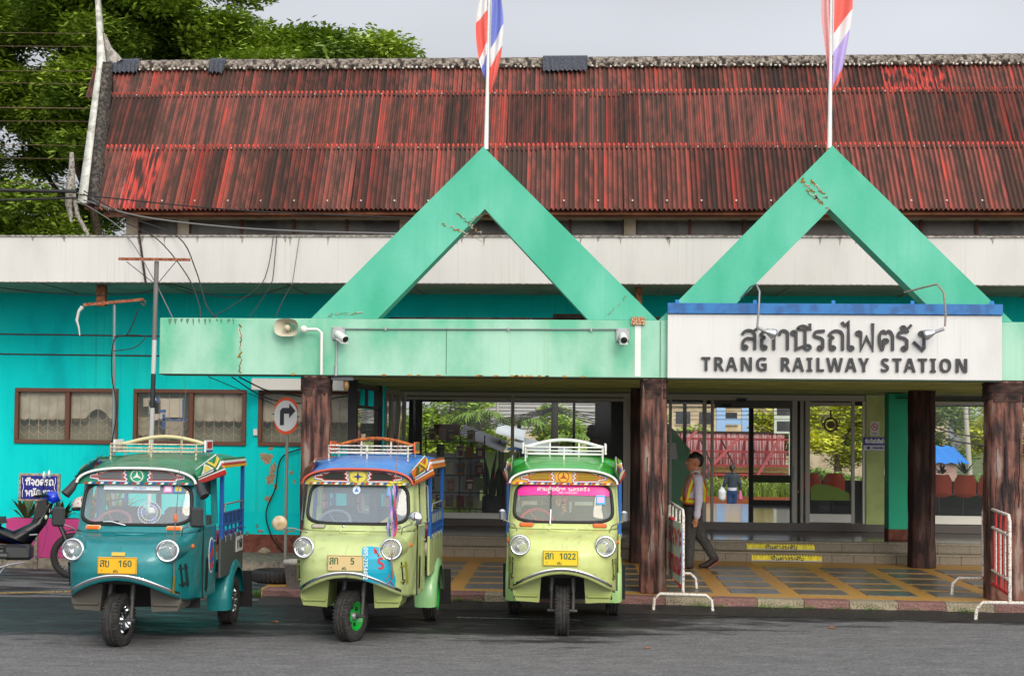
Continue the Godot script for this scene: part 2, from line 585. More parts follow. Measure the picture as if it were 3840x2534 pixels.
func streaks(w: int, h: int, cols: Array, fx: float, fy: float, sd: int, contrast := 1.0) -> ImageTexture:
	var im := Image.create(w, h, false, Image.FORMAT_RGB8)
	var n := FastNoiseLite.new()
	n.seed = sd
	n.frequency = 1.0
	n.fractal_octaves = 4
	var g := Gradient.new()
	var off := PackedFloat32Array(); var cc := PackedColorArray()
	for i in cols.size():
		off.append(float(i) / (cols.size() - 1)); cc.append(Color(cols[i]))
	g.offsets = off; g.colors = cc
	for y in h:
		for x in w:
			var a := n.get_noise_2d(x * fx, y * fy)
			var b := n.get_noise_2d(x * fx * 0.22 + 300, y * fy * 2.0)
			im.set_pixel(x, y, g.sample(clampf(0.5 + (a + b * 0.6) * contrast, 0, 1)))
	return ImageTexture.create_from_image(im)


# weathered wall paint, 6 m wide and 8 m high per repeat: slow swirls, rain runs, small flakes
func wall_paint(key: String, cols: Array, stain: String, sd: int, swirl: float, runs: float, rough: float) -> StandardMaterial3D:
	var W := 512; var H := 512
	var im := Image.create(W, H, false, Image.FORMAT_RGB8)
	var n := FastNoiseLite.new()
	n.seed = sd; n.frequency = 1.0; n.fractal_octaves = 4
	var g := Gradient.new()
	var cc := PackedColorArray(); var oo := PackedFloat32Array()
	for i in cols.size():
		cc.append(Color(cols[i])); oo.append(i / (cols.size() - 1.0))
	g.colors = cc; g.offsets = oo
	var st := Color(stain)
	for i in W:
		var cx := cos(TAU * i / W); var sx := sin(TAU * i / W)
		for j in H:
			var y := j / 64.0
			var big := n.get_noise_3d(cx * 0.9, sx * 0.9, y * 0.45)
			var run := n.get_noise_3d(cx * 26.0, sx * 26.0, y * 0.3 + 40.0)
			var fl := n.get_noise_3d(cx * 14.0, sx * 14.0, y * 14.0)
			var c := g.sample(clampf(0.5 + big * swirl + fl * 0.12, 0, 1))
			var s := clampf((run - 0.18) * 2.2, 0, 1) * runs * (0.5 + big)
			if fl > 0.5: s += 0.25 * runs
			im.set_pixel(i, j, c.lerp(st, clampf(s, 0, 0.8)))
	var m := mat(key, "ffffff", rough)
	m.albedo_texture = ImageTexture.create_from_image(im)
	m.uv1_triplanar = true
	m.uv1_world_triplanar = true
	m.uv1_scale = Vector3(1 / 6.0, 1 / 8.0, 1 / 6.0)
	m.uv1_offset = Vector3(0, -0.1, 0)
	m.metallic_specular = 0.25
	return m


func materials():
	wall_paint("teal_wall", ["00b5b8", "00cccc", "06d0cc", "1ad6d0"], "1a9c98", 3, 0.9, 0.5, 0.75)
	wall_paint("mint", ["66b393", "84bca1", "98c6b0", "a2ccb7"], "8fae7c", 8, 1.3, 0.35, 0.55)
	wall_paint("mint_leg", ["47a889", "54b093", "60b69b", "6dbda4"], "5a9d7f", 12, 1.0, 0.4, 0.55)
	wall_paint("white_wall", ["bfbcb8", "c6c4c0", "c9c7c3", "cbc9c6"], "9d988f", 17, 0.9, 0.35, 0.75)
	wall_paint("sign_white", ["c8c7c4", "d0cfcd", "d3d2d0", "d6d5d4"], "aaa69e", 23, 0.9, 0.35, 0.5)
	noisy("brown_red", ["5d3226", "6f3c2e", "7c4736", "4c2a22"], [0.2, 0.45, 0.6, 0.85], 0.01, 0.7, 0.85, 0.3)
	noisy("ochre", ["936a2e", "b48642", "c89a52", "9f7a3c"], [0.2, 0.42, 0.6, 0.85], 0.03, 1.6, 0.42, 0.1)
	noisy("slate", ["4c4e50", "595b5c", "64635f", "4b4b4b"], [0.2, 0.45, 0.6, 0.85], 0.01, 0.8, 0.28, 0.05)
	noisy("slate_warm", ["55524c", "66625a", "6d675c", "524d46"], [0.2, 0.45, 0.6, 0.85], 0.01, 0.8, 0.3, 0.05)
	noisy("step_stone", ["6b6252", "7f7463", "8d8271", "61574a"], [0.2, 0.42, 0.6, 0.85], 0.04, 1.4, 0.6, 0.2)
	noisy("dark_floor", ["2b2c2c", "353535", "3d3c3a"], [0.3, 0.5, 0.7], 0.01, 0.6, 0.12)
	noisy("hall_floor", ["5d5f5f", "6a6b6a", "777674"], [0.3, 0.5, 0.7], 0.01, 0.5, 0.08)
	noisy("concrete", ["5a5349", "766d5f", "8a7f6d", "4b463f"], [0.2, 0.45, 0.6, 0.85], 0.012, 0.7, 0.9, 0.5)
	noisy("kerb_red", ["4f423a", "6d4a48", "7b5250", "8a7866"], [0.25, 0.42, 0.6, 0.8], 0.03, 2.6, 0.85, 0.5)
	noisy("kerb_white", ["453e34", "82775f", "a59a82", "6a604e"], [0.25, 0.42, 0.6, 0.82], 0.03, 2.6, 0.85, 0.5)
	noisy("olive", ["9aa665", "a5b16d", "acb873"], [0.3, 0.5, 0.7], 0.008, 0.4, 0.7)
	noisy("soffit", ["788a78", "85957f", "8c9a84"], [0.3, 0.5, 0.7], 0.008, 0.3, 0.8)
	noisy("cream", ["b7a98f", "c4b79f", "cbbfa9"], [0.3, 0.5, 0.7], 0.01, 0.5, 0.8)
	noisy("mortar", ["27221d", "54483e", "a39a8e", "6d6258"], [0.32, 0.48, 0.62, 0.8], 0.02, 0.9, 0.95, 0.6)
	noisy("aged_white", ["8f8d82", "c2c1b8", "d2d2ca", "a5a59b"], [0.22, 0.42, 0.6, 0.85], 0.012, 0.5, 0.9, 0.4)
	noisy("eave_brown", ["5c3624", "6f432c", "7a4b33"], [0.3, 0.5, 0.7], 0.01, 0.7, 0.7)
	noisy("rust", ["4f2512", "7c3d1c", "9d5426"], [0.3, 0.5, 0.7], 0.03, 2.0, 0.9)
	noisy("rusty_white", ["8a5a38", "c2bdb2", "d7d4cc", "d0cbc0"], [0.26, 0.36, 0.5, 0.8], 0.03, 2.2, 0.6, 0.2)
	noisy("grass_soil", ["39401f", "4d5a28", "5d6a2f"], [0.3, 0.5, 0.7], 0.01, 0.2, 0.95)
	noisy("ballast", ["4e4640", "6d645c", "7b7268"], [0.3, 0.5, 0.7], 0.05, 0.8, 0.95, 0.6)
	mat("frame_brown", "633b29", 0.6)
	mat("aluminium", "a39d92", 0.45, 0.0)
	mat("aluminium_light", "dedad0", 0.45, 0.0)
	mat("black", "111112", 0.5)
	mat("ink", "26262a", 0.45)
	mat("dark_brown", "2d1c18", 0.7)
	mat("cable", "151517", 0.6)
	mat("grey_cable", "6a6a6a", 0.6)
	mat("steel_pole", "8b8d90", 0.45, 0.5)
	mat("white_paint", "d9d8d4", 0.4)
	mat("pvc", "d7d5cf", 0.4)
	mat("box_grey", "a2a4a6", 0.5, 0.2)
	mat("sign_blue", "0a6fb4", 0.4)
	mat("deep_blue", "0a1176", 0.35)
	mat("orange_sign", "e2511a", 0.4)
	mat("yellow_sign", "e8c70e", 0.5)
	mat("chrome", "d8dadc", 0.1, 1.0)
	mat("rubber", "1d1c1c", 0.75)
	mat("dark_rubber", "121212", 0.6)
	mat("letter_red", "b52a35", 0.5)
	mat("panel_pale", "bac7b0", 0.55)
	mat("rail_red", "a51d22", 0.45)
	mat("skin", "7a4a33", 0.55)
	mat("hair", "131011", 0.5)
	glass("pane", "c8d4d2", 0.025)
	glass("dark_pane", "2a2f30", 0.35)
	M["pane"].metallic_specular = 0.22
	# wood of the posts
	var wood := mat("timber", "ffffff", 0.85)
	wood.albedo_texture = streaks(256, 512, ["241917", "3a2622", "573831", "74493c", "6d5047", "88746a"], 0.022, 0.004, 21, 1.0)
	wood.normal_enabled = true
	wood.normal_texture = bump_tex(0.02, 8.0, 4)
	wood.normal_scale = 0.6
	var plank := mat("timber_dark", "8a7b78", 0.85)
	plank.albedo_texture = wood.albedo_texture
	plank.normal_enabled = true
	plank.normal_texture = wood.normal_texture
	plank.normal_scale = 0.5
	# corrugated roof sheets: dark moss over red paint, in runs down the slope, with valley shade painted in
	var im := Image.create(1024, 256, false, Image.FORMAT_RGB8)
	var n := FastNoiseLite.new()
	n.seed = 77; n.frequency = 1.0; n.fractal_octaves = 3
	for x in 1024:
		# one run per corrugation
		var run := floorf(x / 9.142857)
		var red := n.get_noise_2d(run * 7.31, 3.0) * 0.75 + n.get_noise_2d(run * 0.11, 50.0) * 0.55
		var ph := x / 9.142857 - run
		for y in 256:
			var a := n.get_noise_2d(x * 0.4, y * 0.12 + 20)
			var b := n.get_noise_2d(run * 3.7 + 90, y * 0.009)
			var k := clampf(0.22 + red * 0.75 + b * 0.3 + a * 0.18, 0, 1)
			if absf(ph - 0.35) > 0.33: k *= 0.45  # shade of the corrugation valleys, painted into the colour
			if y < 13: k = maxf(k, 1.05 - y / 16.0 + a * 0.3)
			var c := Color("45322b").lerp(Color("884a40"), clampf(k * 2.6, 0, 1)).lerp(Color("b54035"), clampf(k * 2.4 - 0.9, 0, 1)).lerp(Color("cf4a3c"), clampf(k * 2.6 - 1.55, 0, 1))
			im.set_pixel(x, y, c)
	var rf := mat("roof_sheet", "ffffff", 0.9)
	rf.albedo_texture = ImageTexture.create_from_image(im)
	for q in [["roof_sheet_dark", "c4bcb6"], ["roof_sheet_worn", "fff0ea"]]:
		var r2 := mat(q[0], q[1], 0.9)
		r2.albedo_texture = rf.albedo_texture
	mat("roof_sheet_red", "ffffff", 0.8).albedo_texture = streaks(1024, 32, ["3a2822", "5f3029", "a03a32", "bb463b"], 0.22, 0.05, 6, 1.4)


func ground_and_floors():
	# far ground, track side and street side
	var b := MB.new()
	b.box(v3(0, -0.75, -150), v3(900, 0.3, 245))
	struct("ground", b, M["grass_soil"])
	# street: asphalt, wet towards the kerb
	var W := 1536; var H := 768
	var im := Image.create(W, H, false, Image.FORMAT_RGB8)
	var ir := Image.create(W, H, false, Image.FORMAT_RGB8)
	var n := FastNoiseLite.new()
	n.seed = 11; n.frequency = 1.0; n.fractal_octaves = 5
	for j in H:
		for i in W:
			var wx := -10.0 + 20.0 * i / W
			var wz := -24.5 + 11.0 * j / H
			var big := n.get_noise_2d(wx * 0.25, wz * 0.9)
			var mid := n.get_noise_2d(wx * 0.7 + 40, wz * 2.2)
			var fine := rng.randf() - 0.5
			# the wet edge runs from the taxis' front wheels back to the kerb on the right
			var edge := -16.9 - clampf((wx - 0.2) * 0.9, 0.0, 1.9) + clampf((-wx - 3.0) * 0.35, 0.0, 0.9)
			var wet := clampf((edge - wz + big * 1.2 + mid * 0.9 + n.get_noise_2d(wx * 2.5, wz * 5.0) * 0.5) * 0.95, 0, 1)
			if wz < -20.2 and wx < -4.0: wet = clampf(0.35 + mid * 1.6, 0, 1)
			# dry stripe worn by wheels on the right
			var stripe := exp(-pow((wz + 19.15 - big * 0.25) / 0.16, 2.0)) * clampf((wx - 1.2) * 0.8, 0, 1)
			wet = clampf(wet - stripe * 0.8, 0, 1)
			var l := 0.38 + fine * 0.15 + mid * 0.025 + n.get_noise_2d(wx * 2.2, wz * 3.0) * 0.03
			var c := Color(l, l * 0.985, l * 0.98).lerp(Color(0.125, 0.12, 0.125) * (1.0 + fine * 0.35), wet)
			im.set_pixel(i, j, c)
			var tar := n.get_noise_2d(wx * 3.5 + 80, wz * 4.0)
			if tar > 0.38: c = c.lerp(Color(0.12, 0.115, 0.11), clampf((tar - 0.38) * 6.0, 0, 0.6))
			if fine > 0.4992: c = Color(0.5, 0.48, 0.44)
			c = c * Color(1.03, 1.0, 0.97)
			var ro := lerpf(0.95, 0.52 + mid * 0.25, wet)
			ir.set_pixel(i, j, Color(ro, ro, ro))
	var m := mat("asphalt", "ffffff", 1.0)
	m.albedo_texture = ImageTexture.create_from_image(im)
	m.roughness_texture = ImageTexture.create_from_image(ir)
	m.normal_enabled = true
	m.normal_texture = bump_tex(0.12, 8.0, 3, 512, 3)
	m.normal_scale = 0.12
	m.metallic_specular = 0.4
	# the near street repeats outwards in darker, plain asphalt
	var far := noisy("asphalt_far", ["5c5b5a", "666564", "6e6c6a"], [0.3, 0.5, 0.7], 0.05, 0.5, 0.92, 0.3)
	b = MB.new()
	b.quad(v3(-10, 0, -24.5), v3(10, 0, -24.5), v3(10, 0, -13.5), v3(-10, 0, -13.5))
	var road := struct("road", b, m)
	b = MB.new()
	b.quad(v3(-60, -0.004, -27), v3(60, -0.004, -27), v3(60, -0.004, 60), v3(-60, -0.004, 60))
	obj("road_surface", b, far, road)
	# yellow lines on the left
	b = MB.new()
	b.quad(v3(-8.6, 0.004, -20.2), v3(-5.2, 0.004, -21.6), v3(-5.15, 0.004, -21.45), v3(-8.6, 0.004, -20.0))
	b.quad(v3(-6.1, 0.004, -20.55), v3(-4.35, 0.004, -20.65), v3(-4.35, 0.004, -20.57), v3(-6.1, 0.004, -20.47))
	obj("road_marking", b, noisy("worn_yellow", ["4a463c", "8d7030", "b08a30"], [0.4, 0.52, 0.68], 0.03, 1.3, 0.9), road)
	b = MB.new()
	b.quad(v3(-1.35, 0.004, -18.95), v3(0.1, 0.004, -18.9), v3(0.1, 0.004, -18.82), v3(-1.35, 0.004, -18.87))
	obj("road_marking", b, noisy("worn_white", ["303030", "3a3a3a", "a5a59d"], [0.3, 0.5, 0.72], 0.03, 1.6, 0.8), road)
	# pavement with slate squares let into ochre terrazzo
	b = MB.new()
	b.box(v3(3.0, 0.063, -23.35), v3(14.0, 0.134, 5.56))
	var pave := struct("pavement", b, M["ochre"])
	var t1 := MB.new(); t1.cbox(Vector3.ZERO, v3(0.315, 0.012, 0.63), 0.003)
	var tm := t1.done()
	for i in 14:
		for j in 5:
			var x := 2.02 + (i - 6) * 0.86
			if x < -3.9: continue
			for h in 2:
				piece("tile", tm, M[["slate", "slate_warm"][(i * 5 + j * 3 + i * j) % 2]], pave, at(v3(x + 0.1575 + h * 0.3165, 0.1305 + rnd(0, 0.0015), -21.335 - j * 0.86)))
	# kerb stones, red and white in turn
	var kerb := Node3D.new()
	kerb.name = "kerb"
	add_child(kerb)
	kerb.set_meta("kind", "structure")
	var kx := -3.95
	var ki := 0
	while kx < 10:
		var w := 0.565 + rnd(-0.02, 0.02)
		var kb := MB.new(v_at(v3(kx + w / 2, 0, -20.44 + 0.028 * (kx + w / 2 - 1)), -0.028))
		var rows := []
		for q in 5:
			var xx := -w / 2 + 0.003 + (w - 0.006) * q / 4
			var row := PackedVector3Array([v3(xx, 0.137 + rnd(-0.003, 0.003), -0.15), v3(xx, 0.14 + rnd(-0.005, 0.004), 0.12 + rnd(-0.01, 0.01)), v3(xx, 0.12 + rnd(-0.01, 0.005), 0.16 + rnd(-0.012, 0.006)), v3(xx, 0.05, 0.168 + rnd(-0.015, 0.008)), v3(xx, -0.02, 0.175 + rnd(-0.01, 0.02))])
			rows.append(row)
		kb.flat()
		for q in 4:
			for s in 4: kb.quad(rows[q][s], rows[q + 1][s], rows[q + 1][s + 1], rows[q][s + 1])
		kb.fan(rows[0], false); kb.fan(rows[4], true)
		var o := obj("kerb_stone", kb, M["kerb_red" if ki % 2 == 0 else "kerb_white"], kerb)
		kx += w
		ki += 1
	# silted gutter rising to the kerb
	b = MB.new()
	var gr := []
	for i in 60:
		var gx := -3.95 + i * 14.0 / 59.0
		var kz := -20.44 + 0.028 * (gx - 1.0) + 0.17
		var w := noise.get_noise_1d(gx * 3.0) * 0.02
		gr.append(P([v3(gx, 0.05 + w * 0.5, kz - 0.02), v3(gx, 0.038 + w * 0.5, kz + 0.08), v3(gx, 0.016, kz + 0.3 + w * 3.0), v3(gx, 0.003, kz + 0.62 + w * 5.0)]))
	b.loft(gr)
	struct("gutter", b, noisy("silt", ["1b1a19", "242220", "332f2b"], [0.3, 0.5, 0.7], 0.03, 1.2, 0.6, 0.2))
	# steps up to the hall
	b = MB.new()
	b.box(v3(3.4, 0.16, -27.9), v3(13.4, 0.536, 2.84))
	var steps := struct("steps", b, M["dark_floor"])
	b = MB.new()
	b.box(v3(3.4, 0.205, -26.3), v3(13.4, 0.146, 0.36))
	obj("tread", b, M["step_stone"], steps)
	var s1 := MB.new(); s1.cbox(Vector3.ZERO, v3(0.33, 0.13, 0.03), 0.004)
	var s2 := MB.new(); s2.cbox(Vector3.ZERO, v3(0.5, 0.13, 0.03), 0.004)
	var m1 := s1.done(); var m2 := s2.done()
	for i in 40: piece("riser_stone", m1, M["step_stone"], steps, at(v3(-3.1 + i * 0.334, 0.196, -26.105 + rnd(-0.002, 0.002))))
	for i in 27: piece("riser_stone", m2, M["step_stone"], steps, at(v3(-3.0 + i * 0.503, 0.346, -26.47 + rnd(-0.002, 0.002))))
	b = MB.new()
	b.cbox(v3(3.4, 0.272, -26.22), v3(13.4, 0.024, 0.3), 0.006)
	b.cbox(v3(3.4, 0.424, -26.56), v3(13.4, 0.024, 0.24), 0.006)
	obj("nosing", b, noisy("nosing", ["857b69", "938977", "9d9483"], [0.3, 0.5, 0.7], 0.03, 1.0, 0.5), steps)
	# plinth along the left wall
	b = MB.new()
	var rows := []
	for i in 40:
		var x := -13.0 + i * (13.0 - 3.35) / 39.0
		var k := noise.get_noise_1d(i * 0.7) * 0.04
		rows.append(PackedVector3Array([v3(x, -0.05, -24.2 + k * 1.6), v3(x, 0.05 + k, -24.22 + k), v3(x, 0.135 + k * 0.3, -24.28 + k), v3(x, 0.145, -24.5), v3(x, 0.15, -26.2)]))
	b.loft(rows)
	struct("plinth", b, M["concrete"])
	b = MB.new()
	b.box(v3(0, -0.3, -24.5), v3(26, 0.58, 0.2))
	struct("foundation", b, M["concrete"])


func v_at(p: Vector3, yaw: float) -> Transform3D: return at(p, yaw)


func opening_wall(b: MB, x0: float, x1: float, y0: float, y1: float, z: float, th: float, wins: Array):
	# wins: [x0, x1, y0, y1] from left to right, all with the same y0, y1
	var a: float = wins[0][2]; var c: float = wins[0][3]
	b.box(v3((x0 + x1) / 2, (y0 + a) / 2, z - th / 2), v3(x1 - x0, a - y0, th))
	b.box(v3((x0 + x1) / 2, (c + y1) / 2, z - th / 2), v3(x1 - x0, y1 - c, th))
	var px := x0
	for w in wins:
		b.box(v3((px + w[0]) / 2, (a + c) / 2, z - th / 2), v3(w[0] - px, c - a, th))
		px = w[1]
	b.box(v3((px + x1) / 2, (a + c) / 2, z - th / 2), v3(x1 - px, c - a, th))


func station():
	var st := thing("station_building", "long station building with teal wall, white fascia and red corrugated roof", "building")
	var wins := [[-9.24, -7.5, 1.88, 2.79], [-7.24, -5.36, 1.88, 2.79], [-5.16, -3.5, 1.88, 2.79]]
	var b := MB.new()
	opening_wall(b, -13.0, -3.09, 0.12, 4.4, -26.1, 0.2, wins)
	b.box(v3(4.0, 3.72, -26.2), v3(14.18, 1.36, 0.2))
	obj("wall", b, M["teal_wall"], st)
	b = MB.new()
	b.box(v3(-8.0, 0.28, -26.088), v3(9.8, 0.32, 0.03))
	obj("skirting", b, M["brown_red"], st)
	# patches where the plaster has come off
	var pm := noisy("bare_plaster", ["8a7358", "a08a6c", "b39c80"], [0.3, 0.5, 0.7], 0.03, 1.5, 0.95, 0.4)
	for q in [[-5.02, 1.68, 0.10, 0.09], [-4.9, 1.52, 0.05, 0.08], [-4.95, 1.36, 0.07, 0.10], [-4.86, 1.22, 0.04, 0.05], [-4.98, 1.02, 0.05, 0.05], [-4.6, 1.45, 0.03, 0.03], [-4.55, 1.3, 0.025, 0.03], [-4.3, 1.62, 0.03, 0.04], [-4.28, 1.4, 0.02, 0.03], [-5.1, 0.5, 0.05, 0.02], [-4.6, 0.5, 0.06, 0.015], [-4.95, 1.84, 0.04, 0.03]]:
		var poly := PackedVector2Array()
		for k in 14:
			var r := 1.0 + noise.get_noise_2d(k * 3.1, q[0] * 40) * 0.9
			poly.append(Vector2(cos(TAU * k / 14) * q[2] * r, sin(TAU * k / 14) * q[3] * r))
		b = MB.new()
		b.prism(poly, 0.004, at(v3(q[0], q[1], -26.096)))
		obj("bare_patch", b, pm, st)
	for i in 16:
		var x := rnd(-8.3, -3.4)
		var poly := PackedVector2Array()
		var w := rnd(0.03, 0.12); var hh := rnd(0.015, 0.05)
		for k in 11: poly.append(Vector2(cos(TAU * k / 11) * w * rnd(0.5, 1.1), sin(TAU * k / 11) * hh * rnd(0.5, 1.1)))
		b = MB.new()
		b.prism(poly, 0.003, at(v3(x, rnd(0.43, 0.62), -26.066 if i < 3 else -26.097)))
		obj("damp_stain", b, noisy("damp", ["2b7d76", "4a9a90", "6b8f80"], [0.3, 0.5, 0.7], 0.03, 1.5, 0.9), st)
	# windows with chevron grilles and blinds
	for i in 3: station_window(st, wins[i], i)
	b = MB.new()
	b.box(v3(-6.4, 2.35, -26.5), v3(6.4, 1.5, 0.05))
	obj("room_wall", b, mat("room_wall", "8a8672", 0.9), st)
	# white fascia of the flat canopy, its soffit and roof
	b = MB.new()
	b.box(v3(-2.0, 4.708, -24.06), v3(24.0, 0.696, 0.12))
	obj("fascia", b, M["white_wall"], st)
	b = MB.new()
	b.box(v3(-2.0, 4.385, -25.06), v3(24.0, 0.05, 1.87))
	for i in 12: b.box(v3(-12.0 + i * 1.9, 4.352, -25.06), v3(0.05, 0.02, 1.87))
	obj("soffit", b, M["soffit"], st)
	b = MB.new()
	b.box(v3(-2.0, 5.0, -25.35), v3(24.0, 0.08, 2.42))
	obj("canopy_roof", b, M["concrete"], st)
	b = MB.new()
	b.box(v3(-2.0, 5.066, -24.05), v3(24.0, 0.02, 0.15))
	b.box(v3(-2.0, 4.362, -24.05), v3(24.0, 0.012, 0.136))
	obj("fascia_edging", b, noisy("edging", ["6e6a64", "8e8a84", "aaa69f"], [0.3, 0.5, 0.7], 0.02, 1.2, 0.9), st)
	# runs of dirt under the top edge of the fascia
	var grime := noisy("grime", ["77726a", "8d8881", "a39e96"], [0.3, 0.5, 0.7], 0.03, 1.5, 0.95)
	for i in 34:
		var x := rnd(-8.4, 6.2)
		var poly := PackedVector2Array([Vector2(-rnd(0.01, 0.05), 0), Vector2(0.03, 0), Vector2(0.012, -rnd(0.03, 0.09)), Vector2(0.0, -rnd(0.06, 0.16)), Vector2(-0.01, -rnd(0.03, 0.06))])
		b = MB.new()
		b.prism(poly, 0.003, at(v3(x, 5.056, -23.997)))
		obj("dirt_streak", b, grime, st)
	for q in [[-7.335, 0.14], [0.945, 0.1]]:
		b = MB.new()
		b.cbox(v3(q[0], 4.2, -24.5), v3(q[1], 0.34, 0.14), 0.008)
		obj("stub_post", b, noisy("stub_wood", ["6d3d22", "8a5230", "9a6038"], [0.3, 0.5, 0.7], 0.02, 1.5, 0.7), st)
	# clerestory under the big roof
	b = MB.new()
	b.box(v3(1.25, 5.2, -26.6), v3(17.6, 0.36, 0.2))
	b.box(v3(1.25, 5.75, -26.62), v3(17.6, 0.2, 0.2))
	obj("clerestory_wall", b, M["cream"], st)
	b = MB.new()
	b.box(v3(1.25, 5.36, -26.44), v3(17.62, 0.03, 0.2))
	obj("clerestory_sill", b, M["edging"], st)
	var fr := MB.new()
	var piers := MB.new()
	var xs := [-7.54]
	piers.box(v3(-7.44, 5.52, -26.6), v3(0.2, 0.28, 0.2))
	var groups := [[-7.34, -6.66, 1], [-6.48, -2.92, 4], [-2.74, 0.78, 4], [0.97, 4.5, 4], [4.69, 8.2, 4]]
	for g in groups:
		piers.box(v3(g[1] + 0.095, 5.52, -26.6), v3(0.19, 0.28, 0.2))
		var w: float = (g[1] - g[0]) / g[2]
		for k in g[2] + 1:
			fr.box(v3(g[0] + k * w, 5.515, -26.57), v3(0.05, 0.27, 0.06))
		fr.box(v3((g[0] + g[1]) / 2, 5.395, -26.572), v3(g[1] - g[0], 0.03, 0.06))
		for k in g[2]:
			var p := MB.new()
			p.box(v3(g[0] + (k + 0.5) * w, 5.52, -26.59), v3(w - 0.05, 0.24, 0.01))
			obj("clerestory_pane", p, noisy("clerestory_glass", ["3c3a36", "55524b", "69655c"], [0.3, 0.5, 0.7], 0.006, 0.5, 0.35), st)
	obj("clerestory_pier", piers, M["cream"], st)
	obj("clerestory_frame", fr, M["frame_brown"], st)
	b = MB.new()
	b.box(v3(1.2, 5.655, -25.93), v3(17.9, 0.1, 0.08))
	b.box(v3(1.2, 5.68, -26.2), v3(17.8, 0.02, 0.5))
	obj("eave_beam", b, M["eave_brown"], st)
	roof(st)
	# white panel under the canopy beam, beside the first post
	b = MB.new()
	b.cbox(v3(-4.35, 2.875, -25.85), v3(1.7, 0.19, 0.4), 0.01)
	obj("shutter_box", b, M["pvc"], st)


func station_window(st: Node3D, w: Array, i: int):
	var b := MB.new()
	var cx: float = (w[0] + w[1]) / 2; var cy: float = (w[2] + w[3]) / 2
	var W: float = w[1] - w[0]; var H: float = w[3] - w[2]
	for s in [-1, 1]:
		b.cbox(v3(cx, cy + s * (H / 2 - 0.03), -26.1), v3(W, 0.065, 0.09), 0.006)
		b.cbox(v3(cx + s * (W / 2 - 0.032), cy, -26.098), v3(0.065, H - 0.13, 0.09), 0.006)
	b.cbox(v3(cx + 0.02, cy, -26.102), v3(0.075, H - 0.13, 0.08), 0.006)
	var f := obj("window", b, M["frame_brown"], st)
	for s in 2:
		var x0: float = w[0] + 0.06 if s == 0 else cx + 0.06
		var x1: float = cx - 0.02 if s == 0 else w[1] - 0.06
		b = MB.new()
		b.box(v3((x0 + x1) / 2, cy, -26.135), v3(x1 - x0, H - 0.12, 0.005))
		obj("pane", b, M["pane"], f)
		# blind behind the upper half
		if not (i == 1 and s == 0):
			var lo := cy - 0.06
			b = MB.new()
			if i == 0 and s == 1:
				var poly := PackedVector2Array([Vector2(x0, w[3] - 0.05), Vector2(x1, w[3] - 0.05), Vector2(x1, lo + 0.02)])
				for k in 9: poly.append(Vector2(x1 - 0.1 - 0.42 * k / 8.0, lo + 0.02 + sin(PI * k / 8) * 0.16))
				poly.append(Vector2(x0, lo + 0.02))
				b.prism(poly, 0.004, at(v3(0, 0, -26.19)))
			else:
				b.box(v3((x0 + x1) / 2, (lo + w[3] - 0.05) / 2, -26.19), v3(x1 - x0, w[3] - 0.05 - lo, 0.004))
			obj("blind", b, noisy("blind", ["938d7a", "a09985", "a8a28e"], [0.3, 0.5, 0.7], 0.008, 0.6, 0.8), f)
		else:
			for q in [[0.12, 0.2, 0.2, 0.22, "b4aa98"], [0.36, 0.16, 0.5, 0.36, "c0b5a2"], [0.0, 0.3, 0.14, 0.14, "b0a794"], [-0.02, -0.2, 0.24, 0.3, "968f76"], [0.46, -0.22, 0.3, 0.34, "9c9480"]]:
				b = MB.new()
				b.box(v3(x0 + 0.14 + q[0], cy + q[1] * 0.8, -26.2), v3(q[2], q[3], 0.003))
				obj("pasted_paper", b, mat("paper_" + q[4], q[4], 0.9), f)
			for q in [[0.2, 0.36, 0.06, 0.1], [0.28, 0.12, 0.1, 0.05], [0.46, -0.06, 0.5, 0.035], [0.3, -0.1, 0.05, 0.26], [0.62, 0.16, 0.03, 0.34]]:
				b = MB.new()
				b.box(v3(x0 + 0.12 + q[0], cy + q[1] * 0.8, -26.196), v3(q[2], q[3], 0.003))
				obj("blue_tape", b, mat("blue_tape", "12508c", 0.6), f)
		# chevron grille
		var g := MB.new()
		var nw := 5
		for k in range(nw + 1):
			var x := lerpf(x0, x1, k / float(nw))
			g.bar(v3(x, w[2] + 0.06, -26.17), v3(x, w[3] - 0.06, -26.17), 0.004, 4)
		for r in 3:
			var pts := PackedVector3Array()
			for k in range(nw * 2 + 1): pts.append(v3(lerpf(x0, x1, k / (nw * 2.0)), w[2] + 0.13 + r * 0.12 + (0.07 if k % 2 == 0 else 0.0), -26.165))
			g.tube(pts, 0.0045, 4)
		obj("grille", g, mat("grille", "c2a58c", 0.7), f)


